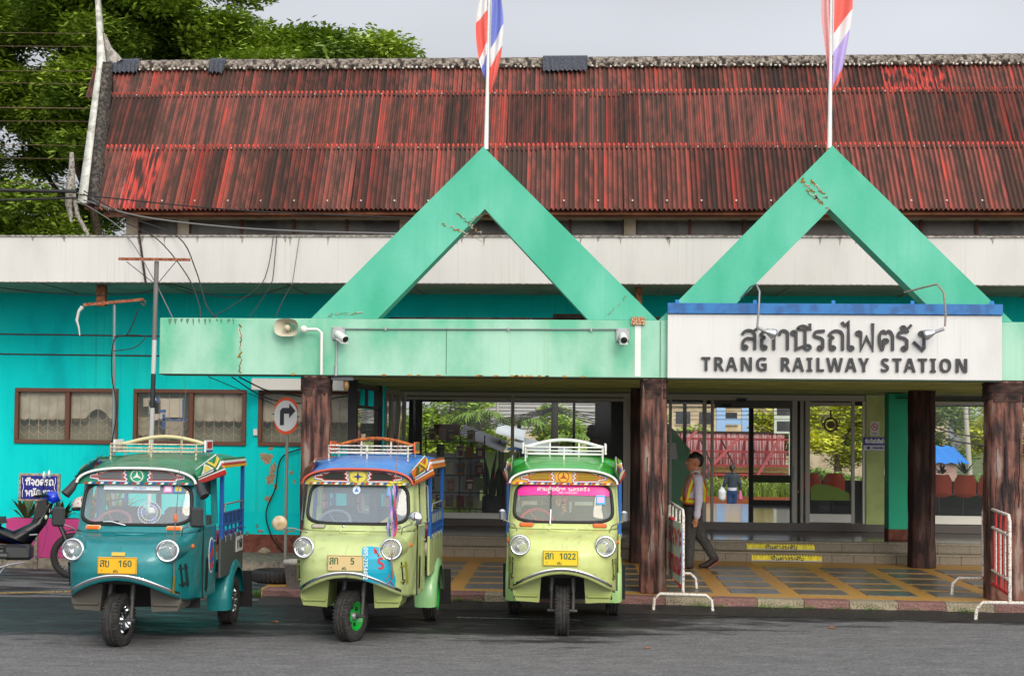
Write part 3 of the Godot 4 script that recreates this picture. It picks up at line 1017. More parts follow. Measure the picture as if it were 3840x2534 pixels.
func roof(st: Node3D):
	var e := v3(0, 5.70, -25.75); var t := v3(0, 8.52, -27.9)
	var d := (t - e).normalized(); var L := e.distance_to(t)
	var nrm := Vector3.RIGHT.cross(d)
	nrm = nrm if nrm.y > 0 else -nrm
	var rf := MB.new()
	rf.box(v3(1.3, (e.y + t.y) / 2 - 0.07, (e.z + t.z) / 2 - 0.05), v3(17.4, 0.02, L), Basis(Vector3.RIGHT, nrm, Vector3.RIGHT.cross(nrm)))
	var ro := obj("roof", rf, M["eave_brown"], st)
	# back slope
	rf = MB.new()
	rf.box(v3(1.5, 7.1, -29.0), v3(17.4, 0.02, L), Basis(Vector3.RIGHT, -PI / 180 * 52.7 * -1.0))
	obj("back_slope", rf, M["eave_brown"], ro)
	var P7 := 0.078
	var rows := [[-0.02, 0.39 * L + 0.12, 0.016], [0.39 * L, 0.77 * L + 0.12, 0.008], [0.77 * L, L, 0.0]]
	# four meshes per row, each with its own stretch of the streak texture
	for r in 3:
		var meshes := []
		for k in 16:
			var b := MB.new()
			var len: float = rows[r][1] - rows[r][0]
			var u0 := (k * 64.0 + r * 13) / 1024.0
			var n := 42
			b.smooth()
			for i in n:
				var xa := 7 * P7 * i / n; var xb := 7 * P7 * (i + 1) / n
				var ha := sin(xa / P7 * TAU) * 0.026; var hb := sin(xb / P7 * TAU) * 0.026
				var ua := u0 + 64.0 / 1024.0 * i / n; var ub := u0 + 64.0 / 1024.0 * (i + 1) / n
				b.quad(v3(xa, 0, ha) , v3(xb, 0, hb), v3(xb, -len, hb), v3(xa, -len, ha), Vector2(ua, 0), Vector2(ub, 1))
			b.flat()
			for i in n:
				var xa := 7 * P7 * i / n; var xb := 7 * P7 * (i + 1) / n
				var ha := sin(xa / P7 * TAU) * 0.026; var hb := sin(xb / P7 * TAU) * 0.026
				b.quad(v3(xa, -len, ha), v3(xb, -len, hb), v3(xb, -len, hb - 0.008), v3(xa, -len, ha - 0.008), Vector2(u0, 0.9), Vector2(u0 + 0.01, 0.95))
			meshes.append(b.done())
		var x := -8.02 - 0.27 * r
		var i := 0
		while x < 8.4:
			var p: Vector3 = e + d * float(rows[r][1]) + nrm * (0.02 + float(rows[r][2]) + rnd(-0.003, 0.003)) - d * (rnd(-0.006, 0.008) + (0.035 if rng.randf() < 0.05 else 0.0))
			p.x = x
			var tr := Transform3D(Basis(Vector3.RIGHT, d, nrm).rotated(nrm, rnd(-0.006, 0.006)), p)
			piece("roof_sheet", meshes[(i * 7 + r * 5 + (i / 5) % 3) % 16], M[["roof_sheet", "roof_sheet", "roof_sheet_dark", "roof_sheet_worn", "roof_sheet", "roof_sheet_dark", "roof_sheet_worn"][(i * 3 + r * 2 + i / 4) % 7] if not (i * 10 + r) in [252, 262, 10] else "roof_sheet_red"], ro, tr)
			x += 7 * P7 + 0.002
			i += 1
	# hook bolts along the eave, each with a rust-red run below it
	var bl := MB.new()
	bl.ball(Vector3.ZERO, Vector3.ONE * 0.017, 6)
	var bm := bl.done()
	for i in 26:
		var p := e + d * 0.16 + nrm * 0.05
		p.x = -7.3 + i * 0.546
		piece("bolt", bm, mat("bolt", "cfcbc4", 0.5), ro, at(p))
	for i in 24:
		for r in 2:
			var p: Vector3 = e + d * (L * float([0.39, 0.77][r]) + 0.02) + nrm * 0.058
			p.x = -7.6 + i * 0.6 + rnd(-0.2, 0.2)
			piece("bolt", bm, mat("bolt", "cfcbc4", 0.5), ro, Transform3D(Basis.from_scale(Vector3.ONE * 0.7), p))
	# mortar ridge
	var b := MB.new()
	var rr := []
	for i in 150:
		var x := -8.45 + i * 0.113
		var k := noise.get_noise_1d(i * 5.3) * 0.02
		rr.append(PackedVector3Array([v3(x, 8.42, -28.1), v3(x, 8.62 + k * 0.3, -28.02), v3(x, 8.665 + k * 0.4, -27.93), v3(x, 8.62 + k * 0.3, -27.83), v3(x, 8.53 + k, -27.78), v3(x, 8.46 + k + (0.02 if i % 2 == 0 else -0.01), -27.735), v3(x, 8.44, -27.85)]))
	b.loft(rr)
	var cap := obj("ridge_cap", b, M["mortar"], ro)
	b = MB.new()
	for i in 210:
		var x := -7.7 + i * P7
		if rng.randf() < 0.75: b.ball(v3(x + rnd(-0.01, 0.01), 8.455 + rnd(-0.012, 0.015), -27.735), v3(rnd(0.015, 0.028), rnd(0.014, 0.03), 0.02), 6)
	obj("mortar_knobs", b, mat("lime_white", "c9c4ba", 0.9), cap).set_meta("kind", "stuff")
	for q in [[-8.25, -7.73, 0.05], [-6.46, -6.18, 0.08], [-0.6, 0.17, 0.1]]:
		b = MB.new()
		rr = []
		var n := 26
		for i in n + 1:
			var x := lerpf(q[0], q[1], i / float(n))
			var k := sin(x * 80.0) * 0.014 + noise.get_noise_1d(x * 30) * 0.012
			rr.append(PackedVector3Array([v3(x, 8.63, -28.03), v3(x, 8.69, -27.93), v3(x, 8.64, -27.8 + k * 0.3), v3(x, 8.5, -27.715 + k), v3(x, 8.42 - q[2] * 0.5 + k * 1.4, -27.66 + k)]))
		b.loft(rr)
		obj("tarpaulin_patch", b, noisy("tarp", ["1d222c", "2b303b", "43474e"], [0.3, 0.5, 0.72], 0.02, 2.0, 0.6), ro)
	# barge board with its horn, left end
	b = MB.new()
	b.loft([P([v3(-8.1, 5.8, -25.6), v3(-7.94, 5.8, -25.6), v3(-7.94, 5.8, -26.0), v3(-8.1, 5.8, -26.0)]), P([v3(-8.43, 8.5, -27.6), v3(-8.31, 8.5, -27.6), v3(-8.31, 8.5, -28.0), v3(-8.43, 8.5, -28.0)]), P([v3(-8.53, 9.1, -27.9), v3(-8.43, 9.1, -27.9), v3(-8.43, 8.95, -28.1), v3(-8.53, 9.1, -28.1)]), P([v3(-8.6, 9.9, -27.95), v3(-8.54, 9.9, -27.95), v3(-8.54, 9.9, -28.1), v3(-8.6, 9.9, -28.1)])], true, true)
	b.fan(P([v3(-8.1, 5.8, -25.6), v3(-7.94, 5.8, -25.6), v3(-7.94, 5.8, -26.0), v3(-8.1, 5.8, -26.0)]))
	obj("barge_board", b, M["aged_white"], ro)
	b = MB.new()
	b.loft([P([v3(-8.45, 9.2, -27.98), v3(-8.4, 9.15, -27.93), v3(-8.38, 9.1, -28.05)]), P([v3(-8.4, 8.95, -27.9), v3(-8.3, 8.92, -27.83), v3(-8.28, 8.9, -28.05)]), P([v3(-8.35, 8.8, -27.85), v3(-8.16, 8.8, -27.76), v3(-8.16, 8.78, -28.05)]), P([v3(-8.3, 8.5, -27.8), v3(-8.02, 8.64, -27.74), v3(-8.02, 8.6, -28.05)])], true, true)
	obj("ridge_horn", b, noisy("weathered", ["4f4a42", "8d887e", "b5b1a8", "6d675d"], [0.28, 0.45, 0.6, 0.8], 0.02, 1.2, 0.95), ro)
	b = MB.new()
	b.loft([P([v3(-7.935, 5.8, -25.58), v3(-7.78, 5.8, -25.62), v3(-7.77, 5.8, -26.0)]), P([v3(-8.31, 8.56, -27.55), v3(-8.2, 8.56, -27.66), v3(-8.18, 8.56, -28.0)])], true, true)
	obj("barge_flashing", b, noisy("dark_stain", ["1c1815", "332c27", "6b645b", "3a332d"], [0.3, 0.5, 0.66, 0.8], 0.02, 1.2, 0.95), ro)
	b = MB.new()
	b.tube(P([v3(-8.22, 5.5, -25.7), v3(-8.27, 5.8, -25.68), v3(-8.24, 6.05, -25.65), v3(-8.2, 6.3, -25.6), v3(-8.21, 6.62, -25.6)]), [0.03, 0.06, 0.075, 0.055, 0.035], 6)
	b.tube(P([v3(-8.22, 6.05, -25.7), v3(-8.12, 5.6, -25.7), v3(-7.95, 5.3, -25.7), v3(-7.85, 5.1, -25.7)]), [0.04, 0.04, 0.035, 0.025], 6)
	obj("eave_horn", b, M["weathered"], ro)


func porch():
	var po := thing("entrance_porch", "mint green porch beam with two open triangular gable frames", "porch")
	var b := MB.new()
	b.cbox(v3(0.85, 3.24, -20.95), v3(12.56, 0.74, 0.4), 0.008)
	obj("beam", b, M["mint"], po)
	b = MB.new()
	b.box(v3(0.85, 2.872, -20.95), v3(12.55, 0.016, 0.404))
	obj("drip_edge", b, mat("drip_edge", "26301f", 0.9), po)
	for q in [[-3.43, -2.56, -1.21, -1.18, 0.16, 1.04], [1.06, 1.83, 3.24, 3.21, 4.63, 5.48]]:
		b = MB.new()
		b.prism(PackedVector2Array([Vector2(q[0], 3.612), Vector2(q[2], 5.85), Vector2(q[4 + 1], 3.612), Vector2(q[4], 3.612), Vector2(q[3], 5.04), Vector2(q[1], 3.612)]), 0.34, at(v3(0, 0, -20.754)))
		obj("gable_frame", b, M["mint_leg"], po)
	b = MB.new()
	b.box(v3(2.1, 2.9, -25.15), v3(10.9, 0.06, 8.0))
	for z in [-22.6, -24.9, -27.6]: b.box(v3(2.1, 2.867, z), v3(10.9, 0.02, 0.06))
	obj("ceiling", b, M["olive"], po)
	b = MB.new()
	b.box(v3(2.1, 3.3, -23.6), v3(11.4, 0.1, 4.9))
	obj("flat_roof", b, M["concrete"], po)
	# dark planks lying along the top of the beam
	b = MB.new()
	b.beam(v3(-2.5, 3.655, -21.5), v3(-0.6, 3.66, -21.5), 0.1, 0.05)
	b.beam(v3(-0.58, 3.66, -21.55), v3(0.3, 3.66, -21.5), 0.1, 0.05)
	b.beam(v3(-0.3, 3.7, -21.4), v3(0.3, 3.7, -21.4), 0.1, 0.06)
	b.beam(v3(1.0, 3.68, -21.5), v3(1.3, 3.68, -21.5), 0.1, 0.05)
	obj("plank", b, M["timber_dark"], po)
	# rust along the lower edge, cracks and a peeled joint
	var rnd_rust := noisy("ochre_rust", ["8a5a1c", "a9711f", "c08b2f"], [0.3, 0.5, 0.7], 0.03, 2.0, 0.95)
	for i in 26:
		var x := rnd(-5.4, 5.3) if i > 12 else rnd(-2.6, 0.6)
		var poly := PackedVector2Array()
		for k in 9: poly.append(Vector2(cos(TAU * k / 9) * rnd(0.012, 0.04), sin(TAU * k / 9) * rnd(0.006, 0.016)))
		b = MB.new()
		b.prism(poly, 0.004, at(v3(x, 2.885, -20.7465)))
		obj("rust_spot", b, rnd_rust, po)
	for q in [[-4.36, 2.9, -4.36, 3.58, 0.024, 7], [-1.75, 4.86, -1.2, 4.62, 0.012, 6], [-1.55, 4.98, -1.2, 4.7, 0.012, 6], [-1.4, 4.85, -1.22, 4.98, 0.008, 3], [2.85, 5.42, 3.2, 5.0, 0.022, 6], [2.98, 5.4, 3.2, 5.15, 0.018, 4], [2.9, 5.28, 3.12, 5.12, 0.016, 4], [-3.2, 3.66, -2.75, 3.69, 0.008, 6], [0.42, 3.68, 0.68, 3.95, 0.004, 3]]:
		for w in q[5]:
			var pts := PackedVector2Array(); var p2 := PackedVector2Array()
			for k in 4:
				var s: float = (w + k / 3.0 * rnd(0.6, 1.0)) / float(q[5])
				var pp := Vector2(lerpf(q[0], q[2], s), lerpf(q[1], q[3], s)) + Vector2(rnd(-0.025, 0.025), rnd(-0.02, 0.02))
				pts.append(pp); p2.append(pp + Vector2(rnd(-0.008, 0.01), rnd(-0.006, 0.006)))
			b = MB.new()
			b.stroke(pts, float(q[4]) * rnd(0.4, 1.2), 0.003, at(v3(0, 0, -20.7455)))
			obj("peeling_crack", b, [rnd_rust, M["cream"]][w % 2], po)
			b = MB.new()
			b.stroke(p2, float(q[4]) * 0.3, 0.002, at(v3(0, 0, -20.743)))
			obj("crack_line", b, mat("crack", "3d3a30", 0.95), po)
	for i in 12:
		b = MB.new()
		var mx := -5.3 + i * 0.075 + rnd(-0.02, 0.02)
		b.prism(PackedVector2Array([Vector2(mx, 3.6), Vector2(mx + rnd(0.02, 0.05), 3.6), Vector2(mx + 0.02, 3.6 - rnd(0.03, 0.1)), Vector2(mx + 0.005, 3.6 - rnd(0.02, 0.06))]), 0.004, at(v3(0, 0, -20.7465)))
		obj("mould_streak", b, mat("mould", "5d7a60", 0.95), po)
	b = MB.new()
	b.box(v3(-0.14 - 1.52, 3.2, -20.7475), v3(0.008, 0.6, 0.006)); b.box(v3(1.08, 3.24, -20.7475), v3(0.01, 0.73, 0.006))
	obj("joint_line", b, mat("joint", "4e7c5c", 0.9), po)
	# white painted stripe with a rusty bracket on the beam
	b = MB.new()
	b.box(v3(0.795, 3.22, -20.747), v3(0.075, 0.66, 0.006))
	obj("white_stripe", b, M["white_paint"], po)
	b = MB.new()
	b.box(v3(0.795, 3.6, -20.73), v3(0.17, 0.1, 0.05))
	obj("rusty_bracket", b, noisy("flaking", ["7a3f1e", "a3693f", "c9b79a"], [0.35, 0.5, 0.66], 0.03, 3.0, 0.9), po)
	# posts
	for q in [["rough dark timber post with pale cracked cap, left of the taxis' sign pole", -3.37, -20.93, 0.36, 2.72], ["rough reddish timber post between the light green taxi and the guard", 1.01, -20.93, 0.33, 2.72], ["rough timber post at the right end of the station sign", 5.4, -20.93, 0.42, 2.72]]:
		post(q[0], q[1], q[2], q[3], 2.87, M["timber"], true)
	post("nearly black timber post standing before the steps, right of the teal column", 5.36, -25.55, 0.37, 2.86, M["timber_dark"], false)
	post("shaded timber post behind the reddish post beside the light green taxi", 1.06, -25.55, 0.37, 2.86, M["timber_dark"], false)
	# teal column on the upper floor
	var tc := thing("teal_column", "square teal column with brown base on the top step", "column", v3(5.35, 0.43, -27.48))
	boxpart("shaft", v3(0, 1.3, 0), v3(0.32, 2.25, 0.36), noisy("teal_column", ["0f9f7a", "10a880", "11ac83"], [0.3, 0.5, 0.7], 0.006, 0.4, 0.6), tc, 0.006)
	boxpart("base", v3(0, 0.088, 0), v3(0.328, 0.176, 0.368), M["brown_red"], tc, 0.006)
	station_sign()
	# glass screen beside the first post
	var gs := thing("glass_screen", "dark framed glass screen standing behind the left timber post", "glass screen")
	for z in [-22.45, -25.35]: boxpart("frame_post", v3(-3.1, 1.5, z), v3(0.13, 2.72, 0.13), mat("near_black", "17161a", 0.5), gs, 0.006)
	for y in [2.8, 2.5, 0.2]: boxpart("frame_rail", v3(-3.1, y, -23.9), v3(0.06, 0.08 if y > 2.6 else 0.04, 2.77), mat("near_black", "17161a", 0.5), gs)
	boxpart("frame_post", v3(-3.1, 2.65, -23.9), v3(0.05, 0.26, 0.05), mat("near_black", "17161a", 0.5), gs)
	boxpart("glass", v3(-3.1, 1.35, -23.9), v3(0.008, 2.24, 2.76), glass("screen_glass", "8d8779", 0.6), gs)


func post(label: String, x: float, z: float, w: float, top: float, m: Material, cap: bool):
	var p := thing("timber_post", label, "post", v3(x, 0.137, z))
	var h := top - 0.14
	var b := MB.new()
	var rows := []
	var nn := 30
	for i in 19:
		var row := PackedVector3Array()
		for j in nn:
			var a := TAU * j / nn
			var c := cos(a); var s := sin(a)
			var r := w / 2 / pow(pow(absf(c), 7.0) + pow(absf(s), 7.0), 1.0 / 7.0)
			r *= 1.0 + noise.get_noise_3d(cos(a) * 7.5 + x * 9, i * 0.14, sin(a) * 7.5) * 0.1 + noise.get_noise_2d(i * 0.55 + x * 5, a) * 0.03
			if i < 2: r *= 1.03
			row.append(v3(c * r, h * i / 18.0, s * r))
		row.append(row[0])
		rows.append(row)
	b.loft(rows, false, true, Vector2(2.0, 1.0))
	obj("shaft", b, m, p)
	# cracks
	b = MB.new()
	for i in 5:
		var cx := rnd(-0.36, 0.36) * w
		var y0 := rnd(0.05, 1.2); var y1 := minf(y0 + rnd(0.6, 1.4), h - 0.2)
		var pts := PackedVector2Array()
		for k in 7: pts.append(Vector2(cx + noise.get_noise_2d(k * 0.6, i * 9.0 + x) * 0.03, lerpf(y0, y1, k / 6.0)))
		b.stroke(pts, rnd(0.006, 0.012), 0.004, at(v3(0, 0, w / 2 + 0.004)))
	obj("crack", b, mat("crack_dark", "0d0908", 0.95), p)
	if cap:
		b = MB.new()
		rows = []
		for i in 6:
			var row := PackedVector3Array()
			for j in 20:
				var a := TAU * j / 20
				var c := cos(a); var s := sin(a)
				var r := w / 2 * (1.02 + 0.05 * i / 5.0) / pow(pow(absf(c), 8.0) + pow(absf(s), 8.0), 1.0 / 8.0)
				r *= 1.0 + noise.get_noise_2d(j * 0.9 + x * 20, i * 1.3) * 0.06
				row.append(v3(c * r, h - 0.26 + 0.24 * i / 5.0, s * r))
			rows.append(row)
		b.loft(rows, true, true)
		b.fan(rows[0]); b.fan(rows[5], true)
		obj("cap", b, M["timber_dark"], p)


func station_sign():
	var s := thing("station_sign", "large white station name board with blue top strip and raised black letters", "sign", v3(3.245, 2.87, -20.66))
	boxpart("board", v3(0, 0.41, -0.03), v3(4.155, 0.815, 0.06), M["sign_white"], s, 0.005)
	boxpart("top_strip", v3(0, 0.888, -0.015), v3(4.165, 0.135, 0.1), noisy("blue_strip", ["034f8a", "0660a0", "0a69a8"], [0.3, 0.5, 0.7], 0.01, 0.7, 0.4), s, 0.005)
	boxpart("bottom_edge", v3(0, -0.004, -0.04), v3(4.15, 0.018, 0.05), mat("edge_green", "33503f", 0.8), s)
	for i in 5:
		var b := MB.new()
		b.cbox(v3(-1.96 + i * 0.98, 0.975, -0.02), v3(0.05, 0.05, 0.02), 0.006)
		obj("bracket", b, M["sign_blue"], s)
	# Thai line, one mesh per letter (marks with their letter)
	var text := "สถานีรถไฟตรัง"
	var h := 0.245
	var total := text_width(text, h)
	var sx := 2.33 / total
	var x := -1.165
	var i := 0
	while i < text.length():
		var mb := MB.new()
		x = glyph(text[i], h / 10.0, 0.036, 0.03, at(v3(0, 0.368, 0.034)), x, mb, sx, false)
		while i + 1 < text.length() and text[i + 1] in "ี่ั้":
			i += 1
			x = glyph(text[i], h / 10.0, 0.031, 0.03, at(v3(0, 0.356, 0.034)), x, mb, sx, false)
		obj("letter", mb, M["ink"], s)
		i += 1
	# the tone mark on the last word
	# Latin line, letter by letter
	var eng := "TRANG RAILWAY STATION"
	var f := latin("A", 0.172, 0.03).font
	var xs := PackedFloat32Array()
	var cur := 0.0
	for ch in eng:
		var adv: float = f.get_string_size(ch, HORIZONTAL_ALIGNMENT_LEFT, -1, 320).x / 320.0 * (0.172 / 0.714) * 1.12
		xs.append(cur + adv / 2)
		cur += adv + (0.032 if ch != " " else 0.075)
	var k := 3.34 / cur
	for q in eng.length():
		if eng[q] == " ": continue
		write("letter", eng[q], 0.172, 0.03, M["ink"], s, v3(-1.655 + xs[q] * k, 0.182, 0.018), Basis(), 1.14 * k)
	# two lamps on bent arms
	for q in [[2.33, 3.93, 2.24, 2.44, 3.3, "silver lamp on a bent pipe over the first letters of the station sign", 1.0], [4.3, 3.99, 4.53, 4.44, 3.3, "silver lamp on a bent rusty pipe over the last letters of the station sign", -1.0]]:
		var l := thing("sign_lamp", q[5], "lamp", Vector3.ZERO, 0.0, "lamps over the station sign")
		var b := MB.new()
		var ex: float = q[2]
		if q[6] > 0:
			b.tube(P([v3(2.1, 3.9, -20.75), v3(2.2, 4.03, -20.6), v3(2.26, 4.05, -20.45), v3(2.29, 3.95, -20.38), v3(2.28, 3.7, -20.38), v3(2.26, 3.5, -20.38)]), 0.013, 6)
		else:
			b.tube(P([v3(4.15, 3.98, -20.8), v3(4.3, 4.02, -20.6), v3(4.48, 4.06, -20.45), v3(4.55, 3.95, -20.4), v3(4.57, 3.7, -20.38), v3(4.56, 3.53, -20.38)]), 0.013, 6)
		obj("arm", b, M["steel_pole"] if q[6] > 0 else noisy("arm_rust", ["7a7068", "8b7a6c", "9a8d82"], [0.3, 0.5, 0.7], 0.02, 3.0, 0.6), l)
		var bx := 2.27 if q[6] > 0 else 4.55
		var sg: float = q[6]
		b = MB.new()
		b.bar(v3(bx, 3.5, -20.38), v3(bx + sg * 0.13, 3.45, -20.42), 0.022, 8)
		obj("socket", b, M["box_grey"], l)
		b = MB.new()
		var dir := v3(sg * 0.9, -0.3, -0.35).normalized()
		var yb := dir; var xb := yb.cross(Vector3.UP).normalized(); var zb := xb.cross(yb)
		b.lathe([[0.02, 0.0], [0.03, 0.02], [0.05, 0.06], [0.066, 0.1], [0.07, 0.13], [0.062, 0.13], [0.0, 0.11]], Transform3D(Basis(xb, yb, zb), v3(bx + sg * 0.1, 3.46, -20.41)), 14)
		obj("bulb", b, mat("silver_bulb", "c9ccd0", 0.2, 0.8), l)


func hall():
	# glazed front of the waiting hall, its floor, ceiling and the things inside
	var h := thing("waiting_hall", "glazed waiting hall with aluminium doors behind the porch", "hall")
	var b := MB.new()
	b.box(v3(3.0, 2.95, -33.0), v3(14.4, 0.16, 7.2))
	obj("ceiling", b, mat("hall_ceiling", "8c8c84", 0.9), h)
	b = MB.new()
	b.box(v3(3.0, 0.49, -32.95), v3(14.2, 0.16, 7.2))
	obj("floor", b, M["hall_floor"], h)
	b = MB.new()
	b.box(v3(3.4, 0.5, -29.33), v3(13.4, 0.13, 0.06))
	obj("threshold", b, mat("threshold", "42362e", 0.4), h)
	b = MB.new()
	b.box(v3(-4.05, 1.7, -33.0), v3(0.15, 2.4, 7.1)); b.box(v3(10.0, 1.7, -33.0), v3(0.15, 2.4, 7.1))
	obj("side_wall", b, mat("hall_wall", "6b6e66", 0.9), h)
	var al: Material = M["aluminium"]
	var z := -29.4
	# left bay
	var fr := [[-3.12, 0.08], [-1.13, 0.06], [0.92, 0.09]]
	for q in fr: boxpart("mullion", v3(q[0], 1.72, z), v3(q[1], 2.2, 0.08), al, h, 0.004)
	boxpart("transom", v3(-1.1, 2.82, z), v3(4.1, 0.06, 0.078), al, h, 0.004)
	boxpart("transom", v3(-1.1, 2.735, z), v3(4.1, 0.05, 0.078), al, h, 0.004)
	boxpart("sill", v3(-1.1, 0.59, z + 0.02), v3(4.1, 0.15, 0.12), M["aluminium_light"], h, 0.006)
	for q in [[-3.08, -1.16], [-1.1, 0.87]]: boxpart("pane", v3((q[0] + q[1]) / 2, 1.69, z), v3(q[1] - q[0], 2.04, 0.006), M["pane"], h)
	# left return: narrow aluminium lights along the recess
	for q in [-26.25, -27.1, -28.3, -29.2]: boxpart("mullion", v3(-3.1, 1.65, q), v3(0.07, 2.36, 0.09), al, h, 0.004)
	boxpart("transom", v3(-3.1, 2.8, -27.7), v3(0.06, 0.08, 3.0), al, h)
	for q in [[-26.3, -27.05], [-27.15, -28.25], [-28.35, -29.15]]: boxpart("pane", v3(-3.1, 1.6, (q[0] + q[1]) / 2), v3(0.006, 2.3, q[0] - q[1]), M["dark_pane"], h)
	# doors: left leaf pushed open, clear opening, right fixed lights
	for q in [[0.98, 0.06], [1.72, 0.05], [2.33, 0.07], [2.47, 0.05], [3.93, 0.09], [4.06, 0.05], [4.16, 0.08], [4.96, 0.06], [5.16, 0.06], [5.56, 0.06], [8.6, 0.06]]:
		boxpart("mullion", v3(q[0], 1.7, z), v3(q[1], 2.26, 0.08), M["aluminium_light"] if q[0] > 5 else al, h, 0.004)
	boxpart("transom", v3(3.05, 2.8, z), v3(4.3, 0.1, 0.1), al, h, 0.004)
	boxpart("door_header", v3(3.2, 2.68, z - 0.02), v3(1.38, 0.13, 0.12), mat("header", "4c4a46", 0.5), h)
	boxpart("transom", v3(4.55, 2.7, z), v3(0.75, 0.06, 0.078), al, h, 0.004)
	boxpart("transom", v3(7.1, 2.73, z), v3(3.0, 0.06, 0.078), al, h, 0.004)
	boxpart("motion_sensor", v3(2.98, 2.76, z + 0.08), v3(0.18, 0.06, 0.06), M["black"], h, 0.01)
	boxpart("motion_sensor", v3(2.72, 2.66, z + 0.07), v3(0.16, 0.05, 0.05), M["black"], h, 0.01)
	for q in [[4.56, 0.75], [7.1, 3.0]]: boxpart("sill", v3(q[0], 0.66, z), v3(q[1], 0.15, 0.07), M["aluminium_light"], h, 0.005)
	for q in [[1.02, 2.3], [4.2, 4.93], [4.99, 5.13], [5.6, 8.56]]: boxpart("pane", v3((q[0] + q[1]) / 2, 1.7, z), v3(q[1] - q[0], 2.06, 0.006), M["pane"], h)
	for q in [[2.4, 1.45], [3.93, 1.45]]: boxpart("door_handle", v3(q[0], q[1], z + 0.05), v3(0.03, 0.26, 0.03), M["steel_pole"], h)
	# frosted band and emblem on the fixed light
	b = MB.new()
	var poly := PackedVector2Array([Vector2(4.22, 0.98), Vector2(4.22, 1.2)])
	for k in 9: poly.append(Vector2(4.3 + 0.6 * k / 8.0, 1.27 - 0.16 * pow(k / 8.0, 2.0)))
	poly.append(Vector2(4.92, 0.98))
	b.prism(poly, 0.002, at(v3(0, 0, z + 0.006)))
	obj("leaf_decal", b, mat("leaf_decal", "6f8a35", 0.6), h)
	b = MB.new()
	var ring := PackedVector2Array()
	for k in 20: ring.append(Vector2(4.57, 2.33) + Vector2(cos(TAU * k / 20), sin(TAU * k / 20)) * 0.115)
	b.stroke(ring, 0.035, 0.002, at(v3(0, 0, z + 0.006)), 0.0, true)
	b.stroke(PackedVector2Array([Vector2(4.57, 2.46), Vector2(4.57, 2.6)]), 0.03, 0.002, at(v3(0, 0, z + 0.008)))
	b.stroke(PackedVector2Array([Vector2(4.43, 2.3), Vector2(4.41, 2.4), Vector2(4.44, 2.46)]), 0.015, 0.002, at(v3(0, 0, z + 0.007)))
	b.stroke(PackedVector2Array([Vector2(4.71, 2.3), Vector2(4.73, 2.4), Vector2(4.7, 2.46)]), 0.015, 0.002, at(v3(0, 0, z + 0.007)))
	b.ball(v3(4.57, 2.33, z + 0.006), v3(0.07, 0.07, 0.004), 10)
	obj("emblem_decal", b, mat("gilt", "5f4a22", 0.5), h)
	# olive column and the notices on it
	boxpart("olive_column", v3(5.34, 1.68, z - 0.02), v3(0.32, 2.36, 0.2), M["olive"], h, 0.005)
	var ns := thing("no_smoking_notice", "small white no smoking notice on the olive column", "notice", v3(5.33, 2.27, z + 0.086))
	boxpart("card", Vector3.ZERO, v3(0.165, 0.25, 0.006), mat("card_white", "c6c0b8", 0.6), ns)
	b = MB.new()
	ring = PackedVector2Array()
	for k in 20: ring.append(Vector2(cos(TAU * k / 20), sin(TAU * k / 20)) * 0.055 + Vector2(0, 0.03))
	b.stroke(ring, 0.014, 0.002, at(v3(0, 0, 0.006)), 0.0, true)
	b.stroke(PackedVector2Array([Vector2(-0.038, 0.068), Vector2(0.038, -0.008)]), 0.012, 0.002, at(v3(0, 0, 0.007)))
	obj("prohibition_ring", b, M["letter_red"], ns)
	b = MB.new()
	b.box(v3(0, 0.03, 0.005), v3(0.06, 0.01, 0.003)); b.box(v3(0, -0.08, 0.005), v3(0.1, 0.008, 0.003)); b.box(v3(0, -0.1, 0.005), v3(0.08, 0.006, 0.003))
	obj("cigarette", b, M["ink"], ns)
	var ds := thing("direction_sign", "dark blue and white parcel office sign with right arrow on olive column", "sign", v3(5.33, 2.0, z + 0.1))
	boxpart("board", v3(0, 0, 0), v3(0.4, 0.24, 0.012), mat("card_grey", "b8b8bd", 0.6), ds)
	boxpart("blue_panel", v3(0, 0.045, 0.007), v3(0.398, 0.145, 0.004), M["deep_blue"], ds)
	b = MB.new()
	var tw := text_width("ห้องรับส่งสินค้า", 0.06)
	thai("ห้องรับส่งสินค้า", 0.06, 0.012, 0.001, at(v3(0, 0.01, 0.011)), -0.17, b, 0.34 / tw)
	obj("lettering", b, M["white_paint"], ds)
	b = MB.new()
	b.prism(PackedVector2Array([Vector2(-0.04, -0.085), Vector2(0.1, -0.085), Vector2(0.1, -0.1), Vector2(0.16, -0.073), Vector2(0.1, -0.046), Vector2(0.1, -0.06), Vector2(-0.04, -0.06)]), 0.002, at(v3(0, 0, 0.009)))
	b.ball(v3(-0.11, -0.073, 0.008), v3(0.03, 0.025, 0.003), 8)
	obj("arrow", b, M["deep_blue"], ds)
	# back of the hall
	var zb := -36.45
	boxpart("back_header", v3(3.0, 2.84, zb), v3(14.2, 0.12, 0.2), mat("back_frame", "34332f", 0.6), h)
	for q in [[-3.6, 0.3], [0.7, 0.5], [1.05, 0.2], [3.92, 0.1], [4.82, 0.09], [5.0, 0.25], [-0.02, 0.06], [2.45, 0.08], [9.6, 0.2]]:
		boxpart("back_post", v3(q[0], 1.66, zb), v3(q[1], 2.3, 0.1), mat("back_frame", "34332f", 0.6), h)
	boxpart("back_door_rail", v3(4.37, 0.62, zb), v3(0.82, 0.1, 0.06), mat("back_frame", "34332f", 0.6), h)
	boxpart("back_door_rail", v3(4.37, 2.74, zb), v3(0.82, 0.07, 0.06), mat("back_frame", "34332f", 0.6), h)
	boxpart("back_door_glass", v3(4.37, 1.66, zb), v3(0.8, 2.0, 0.006), M["pane"], h)
	boxpart("back_door_band", v3(4.37, 1.14, zb + 0.01), v3(0.8, 0.17, 0.004), mat("green_band", "3f4d2a", 0.6), h)
